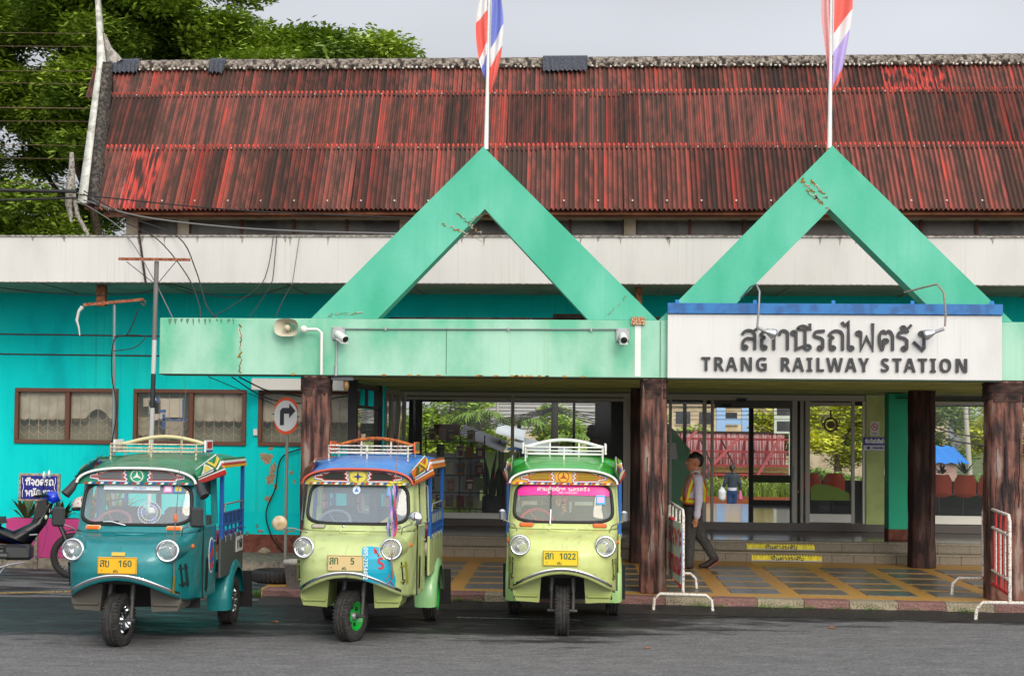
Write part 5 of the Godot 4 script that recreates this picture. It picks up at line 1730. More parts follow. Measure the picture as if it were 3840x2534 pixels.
func far_left():
	# what shows through the left bay: a yard with awnings, palms and a louvred building
	var z := -52.0
	var lb := thing("louvred_building", "pale building faced with horizontal white louvres behind palms", "building", v3(-1.3, -0.6, -62))
	boxpart("wall", v3(-0.35, 3.2, -0.4), v3(7.4, 6.4, 0.4), mat("louvre_back", "7c7c7c", 0.9), lb)
	var lm := MB.new(); lm.box(Vector3.ZERO, v3(2.3, 0.07, 0.16), rotx(0.5))
	var mesh := lm.done()
	for c in 3:
		for k in 26: piece("louvre", mesh, mat("louvre_white", "bdbdbb", 0.6), lb, at(v3(-2.85 + c * 2.4, 2.7 + k * 0.135, 0)))
		boxpart("mullion", v3(-4.05 + c * 2.4, 4.4, 0.05), v3(0.08, 3.6, 0.12), mat("louvre_frame", "a7a49c", 0.6), lb)
	boxpart("base_wall", v3(-0.35, 1.3, 0), v3(7.3, 2.6, 0.3), noisy("beige", ["b5a283"], [0.0], 0.01, 0.2), lb)
	for q in [["long grey awning roof sloping down behind the magazine rack", -1.9, 1.95, 0.6, 1.35, 1.5, "8f9698"], ["small white awning edge under the palms in the left bay", -2.5, 2.35, -1.6, 2.12, 0.8, "b4bdc0"], ["dark roof sheet below the white awning in the left bay", -3.6, 2.3, -2.2, 1.75, 1.4, "3b3e44"]]:
		var a := thing("awning", q[0], "awning", Vector3.ZERO, 0.0, "awnings in the yard")
		var b := MB.new()
		b.loft([P([v3(q[1], q[2], z - 1.0), v3(q[3], q[4], z - 1.0)]), P([v3(q[1], q[2] - 0.25, z + q[5]), v3(q[3], q[4] - 0.25, z + q[5])]), P([v3(q[1], q[2] - 0.33, z + q[5]), v3(q[3], q[4] - 0.33, z + q[5])])])
		obj("canopy", b, mat("awning_" + q[6], q[6], 0.6), a)
		b = MB.new()
		for x in [q[1] + 0.1, q[3] - 0.1]: b.bar(v3(x, minf(q[2], q[4]) - 0.3, z + 0.2), v3(x, -0.6, z + 0.2), 0.04, 6)
		obj("leg", b, M["black"], a)
	var sw := thing("stall_wall", "pale green stall wall with posters below the awnings", "wall", v3(-2.5, -0.6, z - 1.2))
	boxpart("wall", v3(0, 1.0, 0), v3(1.2, 2.0, 0.15), mat("stall_green", "7d8f5e", 0.8), sw)
	boxpart("dark_backdrop", v3(0.6, 0.9, -0.3), v3(6.0, 2.1, 0.15), mat("backdrop_dark", "2d2f30", 0.8), sw)  # added dark backdrop, stands in for the darkness behind the rack
	for k in 4: boxpart("poster", v3(-0.42 + k * 0.28, 1.0, 0.08), v3(0.16, 0.7, 0.02), mat("poster_%d" % k, ["2b3138", "8c3d44", "b9b19d", "31455a"][k], 0.7), sw)
	var um := thing("blue_parasol", "small bright blue parasol under the awning in the left bay", "parasol", v3(-1.75, 0, z + 0.6))
	var b := MB.new()
	b.lathe([[0.02, 1.72], [0.4, 1.55], [0.38, 1.5]], Transform3D(), 12)
	obj("canopy", b, mat("parasol_blue", "0d68b0", 0.5), um)
	b = MB.new(); b.bar(v3(0, -0.6, 0), v3(0, 1.6, 0), 0.02)
	obj("pole", b, M["steel_pole"], um)
	var cl := clump_mesh(14, 0.26, 15, 0.1, 0.5)
	for q in [["bushy bright green tree right of centre in the left bay", 0.35, -56, 1.1, 3.1, 12], ["low tree under the louvres between the awnings", -0.9, -57.5, 0.9, 3.3, 9], ["green tree at left behind the dark roof sheet", -3.9, -57, 1.3, 4.2, 12], ["green shrub by the right post of the left bay", 0.9, -54, 0.7, 2.3, 6], ["dense green tree at the left end of the yard", -4.6, -56, 1.6, 4.6, 18]]:
		leafy(q[0], v3(q[1], -0.6, q[2]), q[3], q[4], Color(0.12, 0.26, 0.03), Color(0.6, 0.75, 0.1), q[5], cl)
	for q in [["feathery palm left in the left bay", -3.3, -55, 3.5], ["feathery palm before the louvres in the left bay", -2.0, -56, 3.3], ["short palm beside the dark pole", -0.3, -55, 2.7]]:
		var p := thing("palm", q[0], "palm", v3(q[1], -0.6, q[2]))
		b = MB.new()
		b.tube(P([v3(0, 0, 0), v3(0.08, q[3] * 0.9, 0)]), [0.1, 0.07], 7)
		obj("trunk", b, M["bark"], p)
		for k in 9:
			b = MB.new()
			b.flat()
			var a := TAU * k / 9 + rnd(-0.2, 0.2)
			var up := rnd(0.5, 1.0)
			var prev := v3(0.08, q[3] * 0.9, 0)
			for s in 9:
				var t := s / 8.0
				var c := v3(0.08 + cos(a) * t * 0.95, q[3] * 0.9 + up * (t - t * t * 1.1) * 1.1, sin(a) * t * 0.95)
				var side := v3(-sin(a), 0, cos(a))
				for sg in [-1.0, 1.0]:
					var e: Vector3 = c + side * sg * 0.34 * (1.0 - t * 0.6) + v3(cos(a) * 0.1, -0.2, sin(a) * 0.1)
					b.tri(prev, c, e)
				prev = c
			obj("frond", b, mat("frond", "5f7d22", 0.5), p)
	var up := thing("utility_pole", "dark utility pole with cables seen through the left bay", "pole", v3(-0.62, -0.6, -50))
	b = MB.new(); b.tube(P([v3(0, 0, 0), v3(0, 6.0, 0)]), [0.13, 0.1], 8)
	obj("shaft", b, mat("pole_dark", "292624", 0.9), up)
	for k in 5:
		b = MB.new()
		var pts := PackedVector3Array()
		for s in 13:
			var t := s / 12.0
			pts.append(v3(lerpf(-5.2, -0.62, t), lerpf(1.75 + k * 0.09, 2.75 + k * 0.03, t) - t * (1 - t) * 0.5, -50))
		for s in range(1, 8):
			var t := s / 7.0
			pts.append(v3(lerpf(-0.62, 2.0, t), lerpf(2.75 + k * 0.03, 2.1 + k * 0.14, t) - t * (1 - t) * 0.4, -50))
		b.tube(pts, 0.016, 4)
		solo("yard_cable", b, M["cable"], "%s sagging black cable crossing the yard behind the left bay" % ["lowest", "second lowest", "middle", "second highest", "highest"][k], "cable", "cables across the yard")


const NOSE := [[0.34, 0.56, 0.16], [0.40, 0.575, 0.20], [0.55, 0.585, 0.285], [0.75, 0.59, 0.33], [0.88, 0.594, 0.325], [0.97, 0.596, 0.28], [1.03, 0.598, 0.19], [1.07, 0.6, 0.07], [1.095, 0.602, -0.06], [1.12, 0.604, -0.19], [1.185, 0.606, -0.255], [1.61, 0.572, -0.40], [1.72, 0.556, -0.435]]

func nose(y: float) -> Vector2:
	for i in NOSE.size() - 1:
		if y <= NOSE[i + 1][0]:
			var t: float = clampf((y - NOSE[i][0]) / (NOSE[i + 1][0] - NOSE[i][0]), 0, 1)
			return Vector2(lerpf(NOSE[i][1], NOSE[i + 1][1], t), lerpf(NOSE[i][2], NOSE[i + 1][2], t))
	return Vector2(NOSE[-1][1], NOSE[-1][2])

func skin_pt(x: float, y: float, off := 0.0) -> Vector3:
	var q := nose(y)
	var n := lerpf(3.6, 5.0, clampf((y - 0.9) / 0.35, 0, 1))
	var u := clampf(absf(x) / q.x, 0, 1)
	return v3(clampf(x, -q.x, q.x), y, -0.62 + (q.y + 0.62) * pow(maxf(0.0, 1.0 - pow(u, n)), 1.0 / n) + off)

func skin_basis(x: float, y: float) -> Basis:
	var dx := (skin_pt(x + 0.01, y) - skin_pt(x - 0.01, y)).normalized()
	var dy := (skin_pt(x, y + 0.01) - skin_pt(x, y - 0.01)).normalized()
	var n := dx.cross(dy).normalized()
	return Basis(dx, n.cross(dx).normalized(), n)

# a patch of the given outline laid on the body, off metres proud of it
func on_skin(b: MB, poly: PackedVector2Array, off: float):
	b.flat()
	var s := 0.035
	for i in range(-18, 18):
		for j in range(12, 50):
			var cell := PackedVector2Array([Vector2(i * s, j * s), Vector2(i * s + s, j * s), Vector2(i * s + s, j * s + s), Vector2(i * s, j * s + s)])
			for q in Geometry2D.intersect_polygons(cell, poly):
				for k in range(1, q.size() - 1):
					b.tri(skin_pt(q[0].x, q[0].y, off), skin_pt(q[k + 1].x, q[k + 1].y, off), skin_pt(q[k].x, q[k].y, off))

func skin_grid(b: MB, x0: float, x1: float, y0: float, y1: float, off: float, nx := 8, ny := 3):
	var rows := []
	for j in ny + 1:
		var row := PackedVector3Array()
		for i in nx + 1: row.append(skin_pt(lerpf(x0, x1, i / float(nx)), lerpf(y1, y0, j / float(ny)), off))
		rows.append(row)
	b.loft(rows)

func arch(x: float) -> float: return 0.43 + 0.25 * maxf(0.0, 1.0 - pow(x / 0.6, 2.0))

func wheel(parent: Node3D, p: Vector3, yaw: float, r: float, w: float, rim: Material, cast: bool):
	var t := Transform3D(roty(yaw) * Basis(Vector3.UP, Vector3.LEFT, Vector3.BACK), p)   # axle along x
	var b := MB.new()
	var h := w / 2
	b.lathe([[r * 0.56, -h * 0.9], [r * 0.62, -h], [r * 0.86, -h * 1.03], [r * 0.95, -h * 0.93], [r * 0.99, -h * 0.72], [r * 0.993, -h * 0.56], [r * 0.972, -h * 0.53], [r * 0.972, -h * 0.46], [r, -h * 0.42], [r, -h * 0.06], [r * 0.975, -h * 0.05], [r * 0.975, h * 0.05], [r, h * 0.06], [r, h * 0.42], [r * 0.972, h * 0.46], [r * 0.972, h * 0.53], [r * 0.993, h * 0.56], [r * 0.99, h * 0.72], [r * 0.95, h * 0.93], [r * 0.86, h * 1.03], [r * 0.62, h], [r * 0.56, h * 0.9]], t, 40)
	var ty := obj("wheel", b, noisy("tyre", ["211f1e", "2b2928", "383532"], [0.3, 0.5, 0.7], 0.02, 1.5, 0.85), parent)
	b = MB.new()
	# sipes across the tread
	for k in 44:
		var a := TAU * k / 44
		for s in [-1.0, 1.0]:
			b.box(t * v3(cos(a) * r * 0.996, s * h * 0.8, sin(a) * r * 0.996), v3(0.012, w * 0.2, 0.012), t.basis * Basis(Vector3.UP, -a))
	obj("tread_block", b, M["rubber"], ty)
	for s in [-1.0, 1.0]:
		b = MB.new()
		b.lathe([[0.0, s * h * 0.45], [r * 0.16, s * h * 0.45], [r * 0.3, s * h * 0.3], [r * 0.46, s * h * 0.35], [r * 0.5, s * h * 0.82], [r * 0.57, s * h * 0.95]], t, 28)
		obj("rim", b, rim, ty)
		b = MB.new()
		b.lathe([[r * 0.17, s * h * 0.4], [r * 0.15, s * h * 0.8], [0.0, s * h * 0.9]], t, 14)
		obj("hub", b, M["steel_pole"] if not cast else M["chrome"], ty)
		b = MB.new()
		for k in (5 if cast else 6):
			var a := TAU * k / (5 if cast else 6) + 0.3
			if cast:
				b.beam(t * v3(cos(a) * r * 0.12, s * h * 0.7, sin(a) * r * 0.12), t * v3(cos(a) * r * 0.5, s * h * 0.75, sin(a) * r * 0.5), 0.03, 0.02)
			else:
				b.ball(t * v3(cos(a) * r * 0.36, s * h * 0.33, sin(a) * r * 0.36), Vector3.ONE * r * 0.085, 6)
		obj("spoke" if cast else "rim_hole", b, M["chrome"] if cast else M["black"], ty)


func taxi(c: Dictionary) -> Node3D:
	var t := thing("motor_tricycle", c.label, "three-wheeled taxi", c.pos, c.yaw, "three-wheeled taxis parked before the station")
	var B: Material = c.body
	var b := MB.new()
	# --- nose with its arched lower edge
	var rows := []
	var N := 44
	for j in 19:
		var row := PackedVector3Array()
		for i in N + 1:
			var th := PI - PI * i / N
			var xs := signf(cos(th)) * pow(absf(cos(th)), 0.62)
			var yb := arch(xs * 0.6)
			var y := lerpf(1.118, yb, j / 18.0)
			row.append(skin_pt(xs * nose(y).x, y))
		rows.append(row)
	b.loft(rows)
	# return lip of the arch
	var lip := PackedVector3Array(); var lip2 := PackedVector3Array()
	for p in rows[18]:
		lip.append(p); lip2.append(p + v3(0, 0.012, -0.05))
	b.loft([lip, lip2])
	var nose_o := obj("nose", b, B, t)
	# --- cowl and windscreen surround
	b = MB.new()
	rows = []
	var ring_in := []
	var cy := 1.405
	for s in [0.0, 0.25, 0.5, 0.7, 0.85, 0.94, 1.0]:
		var row := PackedVector3Array()
		for k in 65:
			var a := TAU * k / 64
			var ca := cos(a); var sa := sin(a)
			var ri := 1.0 / pow(pow(absf(ca), 5.0) + pow(absf(sa), 5.0), 0.2)
			var ro := 1.0 / pow(pow(absf(ca), 30.0) + pow(absf(sa), 30.0), 1.0 / 30.0)
			var yi := cy + sa * ri * 0.212; var yo := cy + (sa * ro * (0.3 if sa > 0 else 0.284))
			var y := lerpf(yi, yo, s)
			var xi := ca * ri * (0.552 - 0.08 * (yi - 1.2)); var xo := ca * ro * nose(yo).x
			row.append(skin_pt(lerpf(xi, xo, s), y))
		rows.append(row)
	b.loft(rows)
	obj("cab_front", b, B, t)
	b = MB.new()
	var rub := PackedVector3Array()
	for k in 64: rub.append(rows[0][k])
	b.tube(rub, 0.019, 6, false, true)
	var ws := obj("windscreen", b, M["dark_rubber"], t)
	b = MB.new()
	var gr := []
	for s in [1.0, 0.75, 0.5, 0.25, 0.02]:
		var row := PackedVector3Array()
		for k in 65:
			var p: Vector3 = rows[0][k % 64]
			row.append(skin_pt(p.x * s, lerpf(cy, p.y, s), -0.006))
		gr.append(row)
	b.loft(gr, false, true)
	obj("pane", b, c.glass, ws)
	# seam between nose and cowl, bonnet handle, centre rib
	b = MB.new()
	var seam := PackedVector3Array()
	for i in 33: seam.append(skin_pt(lerpf(-0.6, 0.6, i / 32.0), 1.119, 0.003))
	b.tube(seam, 0.006, 5)
	obj("seam", b, c.shade, t)
	b = MB.new()
	b.tube(P([skin_pt(-0.15, 1.115, 0.01), skin_pt(-0.13, 1.108, 0.03), skin_pt(0, 1.106, 0.035), skin_pt(0.13, 1.108, 0.03), skin_pt(0.15, 1.115, 0.01)]), 0.014, 6)
	obj("bonnet_lip", b, B, t)
	b = MB.new()
	var rib := PackedVector3Array()
	for i in 10: rib.append(skin_pt(0, lerpf(1.02, 0.87, i / 9.0), -0.004))
	b.tube(rib, [0.001, 0.006, 0.008, 0.009, 0.009, 0.009, 0.009, 0.008, 0.006, 0.001], 6)
	obj("rib", b, B, t)
	# chrome strip over the arch
	b = MB.new()
	var c1 := PackedVector3Array(); var c2 := PackedVector3Array(); var c3 := PackedVector3Array()
	for i in 31:
		var x := lerpf(-0.53, 0.53, i / 30.0)
		var y := arch(x) + 0.03
		c1.append(skin_pt(x, y + 0.034, 0.004)); c2.append(skin_pt(x, y + 0.017, 0.014)); c3.append(skin_pt(x, y, 0.006))
	b.loft([c1, c2, c3])
	obj("chrome_strip", b, M["chrome"], t)
	# lamps
	for s in [-1.0, 1.0]:
		var hp := v3(s * 0.448, 0.972, 0.2)
		var tb := Transform3D(roty(s * 0.1) * rotx(PI / 2 - 0.04), hp)
		b = MB.new()
		b.lathe([[0.112, -0.24], [0.115, -0.1], [0.114, 0.03], [0.108, 0.045]], tb, 28)
		var hl := obj("headlight", b, B, t)
		b = MB.new()
		b.lathe([[0.112, 0.03], [0.114, 0.05], [0.106, 0.064], [0.09, 0.06], [0.083, 0.045]], tb, 28)
		obj("chrome_ring", b, M["chrome"], hl)
		b = MB.new()
		b.lathe([[0.083, 0.03], [0.06, -0.01], [0.03, -0.03], [0.0, -0.035]], tb, 20)
		obj("reflector", b, mat("reflector", "b9bcc0", 0.12, 1.0), hl)
		b = MB.new()
		b.lathe([[0.085, 0.044], [0.07, 0.062], [0.04, 0.074], [0.001, 0.078]], tb, 24)
		obj("lens", b, glass("lens", "e8eaea", 0.18), hl)
		b = MB.new()
		for k in 9: b.box(tb * v3(-0.056 + k * 0.014, 0.071 - absf(k - 4) * 0.002, 0.02), v3(0.002, 0.004, 0.05), tb.basis)
		obj("flute", b, mat("flute", "8f9598", 0.3), hl)
		# pod running back from the lamp to the flank
		b = MB.new()
		var pr := []
		for k in 7:
			var q := k / 6.0
			var row := PackedVector3Array()
			for j in 14:
				var a := TAU * j / 14
				row.append(v3(s * lerpf(0.455, 0.515, q), 0.972, lerpf(0.235, -0.45, q)) + v3(cos(a) * lerpf(0.114, 0.08, q), sin(a) * lerpf(0.114, 0.1, q), 0))
			pr.append(row)
		b.loft(pr, true, s > 0 or true)
		obj("lamp_pod", b, B, t)
		# indicator
		var ib := skin_basis(s * 0.4, 1.165)
		b = MB.new()
		b.cbox(skin_pt(s * 0.4, 1.165, 0.008), v3(0.155, 0.058, 0.03), 0.012, ib)
		var ind := obj("indicator", b, c.ind_frame, t)
		b = MB.new()
		b.cbox(skin_pt(s * 0.4, 1.165, 0.024), v3(0.135, 0.042, 0.02), 0.009, ib)
		obj("lens", b, c.ind, ind)
		# side repeater
		b = MB.new()
		b.ball(v3(s * 0.592, 0.99, -0.2), v3(0.02, 0.025, 0.025), 8)
		obj("side_repeater", b, mat("amber", "c9621a", 0.3), t)
		# grab hinge with slot below the lamp
		b = MB.new()
		b.beam(skin_pt(s * 0.535, 0.83, 0.004), skin_pt(s * 0.545, 0.6, 0.004), 0.03, 0.012)
		obj("slot", b, M["black"], t)
		b = MB.new()
		b.beam(skin_pt(s * 0.56, 0.83, 0.012), skin_pt(s * 0.567, 0.6, 0.012), 0.035, 0.02)
		for y in [0.79, 0.63]: b.beam(skin_pt(s * 0.53, y, 0.02), skin_pt(s * 0.572, y, 0.02), 0.022, 0.014)
		obj("hinge", b, c.hinge, t)
		# door, flank, window frame
		b = MB.new()
		b.cbox(v3(s * 0.585, 0.79, -0.94), v3(0.04, 0.74, 0.6), 0.012)
		b.beam(v3(s * 0.59, 1.16, -0.66), v3(s * 0.56, 1.66, -0.7), 0.035, 0.06)
		b.beam(v3(s * 0.59, 1.16, -1.22), v3(s * 0.57, 1.68, -1.22), 0.035, 0.06)
		b.beam(v3(s * 0.56, 1.655, -0.68), v3(s * 0.57, 1.67, -1.24), 0.035, 0.05)
		var door := obj("door", b, B, t)
		b = MB.new()
		b.cbox(v3(s * 0.612, 0.98, -1.15), v3(0.02, 0.025, 0.1), 0.006)
		obj("handle", b, M["chrome"], door)
		b = MB.new()
		b.box(v3(s * 0.602, 0.8, -0.63), v3(0.012, 0.76, 0.014))
		obj("door_gap", b, M["black"], t)
		b = MB.new()
		b.loft([P([v3(s * 0.609, 0.82, -0.76), v3(s * 0.609, 0.84, -0.81), v3(s * 0.609, 0.8, -0.86)]), P([v3(s * 0.609, 0.5, -0.72), v3(s * 0.609, 0.47, -0.78), v3(s * 0.609, 0.52, -0.84)])], false)
		obj("kick_plate", b, M["black"], door)
		# quarter light
		if not c.get("quarter", false): continue
		b = MB.new()
		b.tube(P([v3(s * 0.61, 1.18, -0.7), v3(s * 0.7, 1.2, -0.8), v3(s * 0.68, 1.58, -0.82), v3(s * 0.58, 1.62, -0.72)]), 0.008, 5)
		obj("quarter_light", b, c.trim, t)
		b = MB.new()
		b.quad(v3(s * 0.58, 1.61, -0.72), v3(s * 0.68, 1.57, -0.82), v3(s * 0.7, 1.21, -0.8), v3(s * 0.61, 1.19, -0.7))
		obj("quarter_pane", b, M["pane"], t)
	# number plate
	var pb := skin_basis(0, 0.83)
	var pl := Node3D.new()
	pl.name = "number_plate"
	t.add_child(pl)
	pl.transform = Transform3D(pb * rotx(0.02), skin_pt(c.get("plate_x", 0.0), c.get("plate_y", 0.83), 0.012) + v3(0, 0, 0.006))
	boxpart("plate", Vector3.ZERO, v3(0.375, 0.165, 0.008), c.plate, pl, 0.004)
	b = MB.new()
	var rim := PackedVector2Array([Vector2(-0.18, -0.075), Vector2(0.18, -0.075), Vector2(0.18, 0.075), Vector2(-0.18, 0.075)])
	b.stroke(rim, 0.004, 0.001, at(v3(0, 0, 0.006)), 0.0, true)
	b.stroke(PackedVector2Array([Vector2(-0.15, -0.045), Vector2(-0.14, -0.045)]), 0.01, 0.002, at(v3(0, 0, 0.007)))
	thai(c.plate_thai, 0.062, 0.0105, 0.001, at(v3(0, -0.012, 0.0065)), -0.165, b)
	thai("ตรัง", 0.022, 0.0045, 0.001, at(v3(0, -0.066, 0.0065)), -0.035, b)
	obj("lettering", b, mat("plate_green", "1e5c35", 0.5), pl)
	write("lettering", c.plate_num, 0.066, 0.002, mat("plate_green", "1e5c35", 0.5), pl, v3(0.075, 0.021, 0.006), Basis(), 0.88, true)
	# wheel wells and the boxes under the nose
	for s in [-1.0, 1.0]:
		b = MB.new()
		b.prism(PackedVector2Array([Vector2(s * 0.23, 0.62), Vector2(s * 0.53, 0.62), Vector2(s * 0.53, 0.44), Vector2(s * 0.5, 0.36), Vector2(s * 0.25, 0.345)]), 0.5, at(v3(0, 0, 0.0)))
		obj("footwell", b, c.under, t)
		b = MB.new()
		b.cbox(v3(s * 0.385, 0.42, 0.01), v3(0.25, 0.035, 0.03), 0.01)
		obj("footwell_rib", b, c.under, t)
	b = MB.new()
	b.box(v3(0, 0.63, -0.5), v3(1.12, 0.03, 1.0)); b.box(v3(0, 0.46, -0.75), v3(1.1, 0.3, 0.04))
	b.box(v3(0, 0.4, -1.65), v3(0.9, 0.1, 1.6))
	obj("chassis", b, M["dark_rubber"], t)
	# front wheel and fork
	wheel(t, v3(c.get("wheel_x", 0.0), 0.262, 0), c.steer, 0.262, 0.15, c.rim, c.cast)
	var ft := roty(c.steer)
	b = MB.new()
	for s in [-1.0, 1.0]:
		b.bar(ft * v3(s * 0.115, 0.25, -0.03), ft * v3(s * 0.115, 0.5, -0.06), 0.021, 8)
		b.bar(ft * v3(s * 0.115, 0.46, -0.055), ft * v3(s * 0.115, 0.7, -0.1), 0.028, 8)
		b.bar(ft * v3(s * 0.07, 0.262, 0), ft * v3(s * 0.16, 0.262, 0), 0.018, 8)
	obj("fork", b, c.fork, t).position.x = c.get("wheel_x", 0.0)
	for s in [-1.0, 1.0]:
		wheel(t, v3(s * 0.585, 0.262, -2.02), 0.0, 0.262, 0.15, c.rim if not c.cast else M["chrome"], c.cast)
		# mudguard
		b = MB.new()
		rows = []
		for k in 15:
			var a := lerpf(-0.25, PI * 0.98, k / 14.0)
			var cz := -2.02 - cos(PI - a) * -0.0
			var p := v3(0, 0.29 + sin(a) * 0.44, -2.02 + cos(a) * 0.42)
			var row := PackedVector3Array()
			for q in [[0.44, -0.02], [0.5, 0.0], [0.62, 0.0], [0.66, -0.015], [0.685, -0.05], [0.688, -0.1]]:
				row.append(p + v3(s * q[0], sin(a) * q[1], cos(a) * q[1]))
			rows.append(row)
		b.loft(rows, false, s < 0)
		obj("mudguard", b, c.guard, t)
		b = MB.new()
		b.cbox(v3(s * 0.63, 0.34, -2.5), v3(0.24, 0.42, 0.012), 0.004, rotx(0.12))
		obj("mudflap", b, M["dark_rubber"], t)
		# load bed side
		b = MB.new()
		b.cbox(v3(s * 0.64, 0.79, -1.84), v3(0.03, 0.44, 1.2), 0.01)
		obj("bed_side", b, c.bed, t)
		for z in [-1.3, -2.4]:
			b = MB.new()
			b.cbox(v3(s * 0.645, 1.4, z), v3(0.04, 0.84, 0.045), 0.005)
			obj("canopy_post", b, c.post, t)
		for y in [1.06, 1.13, 1.26]:
			b = MB.new()
			b.cbox(v3(s * 0.645, y, -1.85), v3(0.025, 0.022, 1.1), 0.004)
			obj("side_rail", b, c.post, t)
		boxpart("side_board", v3(s * 0.645, 1.195, -1.85), v3(0.012, 0.1, 1.08), c.board, t)
		for k in 5: boxpart("baluster", v3(s * 0.645, 1.13, -1.42 - k * 0.21), v3(0.02, 0.26, 0.02), c.post, t)
		b = MB.new()
		b.tube(P([v3(s * 0.66, 1.27, -1.35), v3(s * 0.66, 1.36, -1.4), v3(s * 0.66, 1.36, -2.3), v3(s * 0.66, 1.27, -2.36)]), 0.011, 5)
		obj("grab_rail", b, M["steel_pole"], t)
		boxpart("bench", v3(s * 0.44, 0.97, -1.85), v3(0.3, 0.1, 1.05), c.bench, t, 0.02)
		for k in 4:
			b = MB.new()
			var z := -1.4 - k * 0.27
			b.tube(P([v3(s * 0.655, 1.02, z), v3(s * 0.67, 1.01, z), v3(s * 0.67, 0.95, z - 0.01)]), 0.006, 5)
			obj("tie_hook", b, M["steel_pole"], t)
	boxpart("bed_floor", v3(0, 0.6, -1.84), v3(1.26, 0.06, 1.2), M["dark_rubber"], t)
	# cab back and seats, wheel
	boxpart("cab_back", v3(0, 0.9, -1.24), v3(1.16, 0.7, 0.03), c.inside, t)
	boxpart("cab_back", v3(0, 1.58, -1.24), v3(1.16, 0.22, 0.03), c.inside, t)
	boxpart("cab_back", v3(0, 1.36, -1.24), v3(0.05, 0.42, 0.03), c.inside, t)
	boxpart("dashboard", v3(0, 1.13, -0.42), v3(1.08, 0.05, 0.2), c.inside, t, 0.02)
	for s in [-1.0, 1.0]:
		b = MB.new()
		b.cbox(v3(s * 0.29, 1.13, -1.1), v3(0.4, 0.42, 0.1), 0.05, rotx(-0.15))
		obj("seat_back", b, c.seat, t)
	b = MB.new()
	var sw := PackedVector3Array()
	for k in 24: sw.append(v3(-0.3, 1.19, -0.62) + rotx(0.75) * v3(cos(TAU * k / 24) * 0.17, 0, sin(TAU * k / 24) * 0.17))
	b.tube(sw, 0.018, 6, false, true)
	for k in 3: b.bar(v3(-0.3, 1.19, -0.62), sw[k * 8], 0.008, 4)
	obj("steering_wheel", b, c.steering, t)
	taxi_roof(t, c)
	t.scale.x = c.get("wide", 1.0)
	# mirrors
	for m in c.mirrors:
		b = MB.new()
		var p: Vector3 = m[0]
		b.tube(P([skin_pt(signf(p.x) * 0.5, 1.1, 0.005), v3(p.x * 0.8, lerpf(1.13, p.y, 0.3), lerpf(0.0, p.z, 0.7)), p - v3(0, m[1].y * 0.3, 0)]), 0.007, 5)
		var mo := obj("mirror", b, c.arm, t)
		b = MB.new()
		if m[2]: b.cbox(p, v3(m[1].x, m[1].y, 0.045), 0.022)
		else: b.lathe([[0.0, -0.02], [m[1].x * 0.4, -0.017], [m[1].x * 0.5, 0.0], [m[1].x * 0.5, 0.01], [0.0, 0.012]], Transform3D(rotx(-PI / 2) * rotz(-0.2 * signf(p.x)), p), 18)
		obj("mirror_shell", b, m[3], mo)
	return t


func roof_row(z: float, ce: float, ed: float, w: float) -> PackedVector3Array:
	var row := PackedVector3Array()
	for i in 33:
		var th := PI - PI * i / 32
		var xs := signf(cos(th)) * pow(absf(cos(th)), 0.55)
		var u := absf(xs)
		row.append(v3(xs * w, ed + (ce - ed) * pow(maxf(0, 1 - pow(u, 3.0)), 0.5), z))
	return row


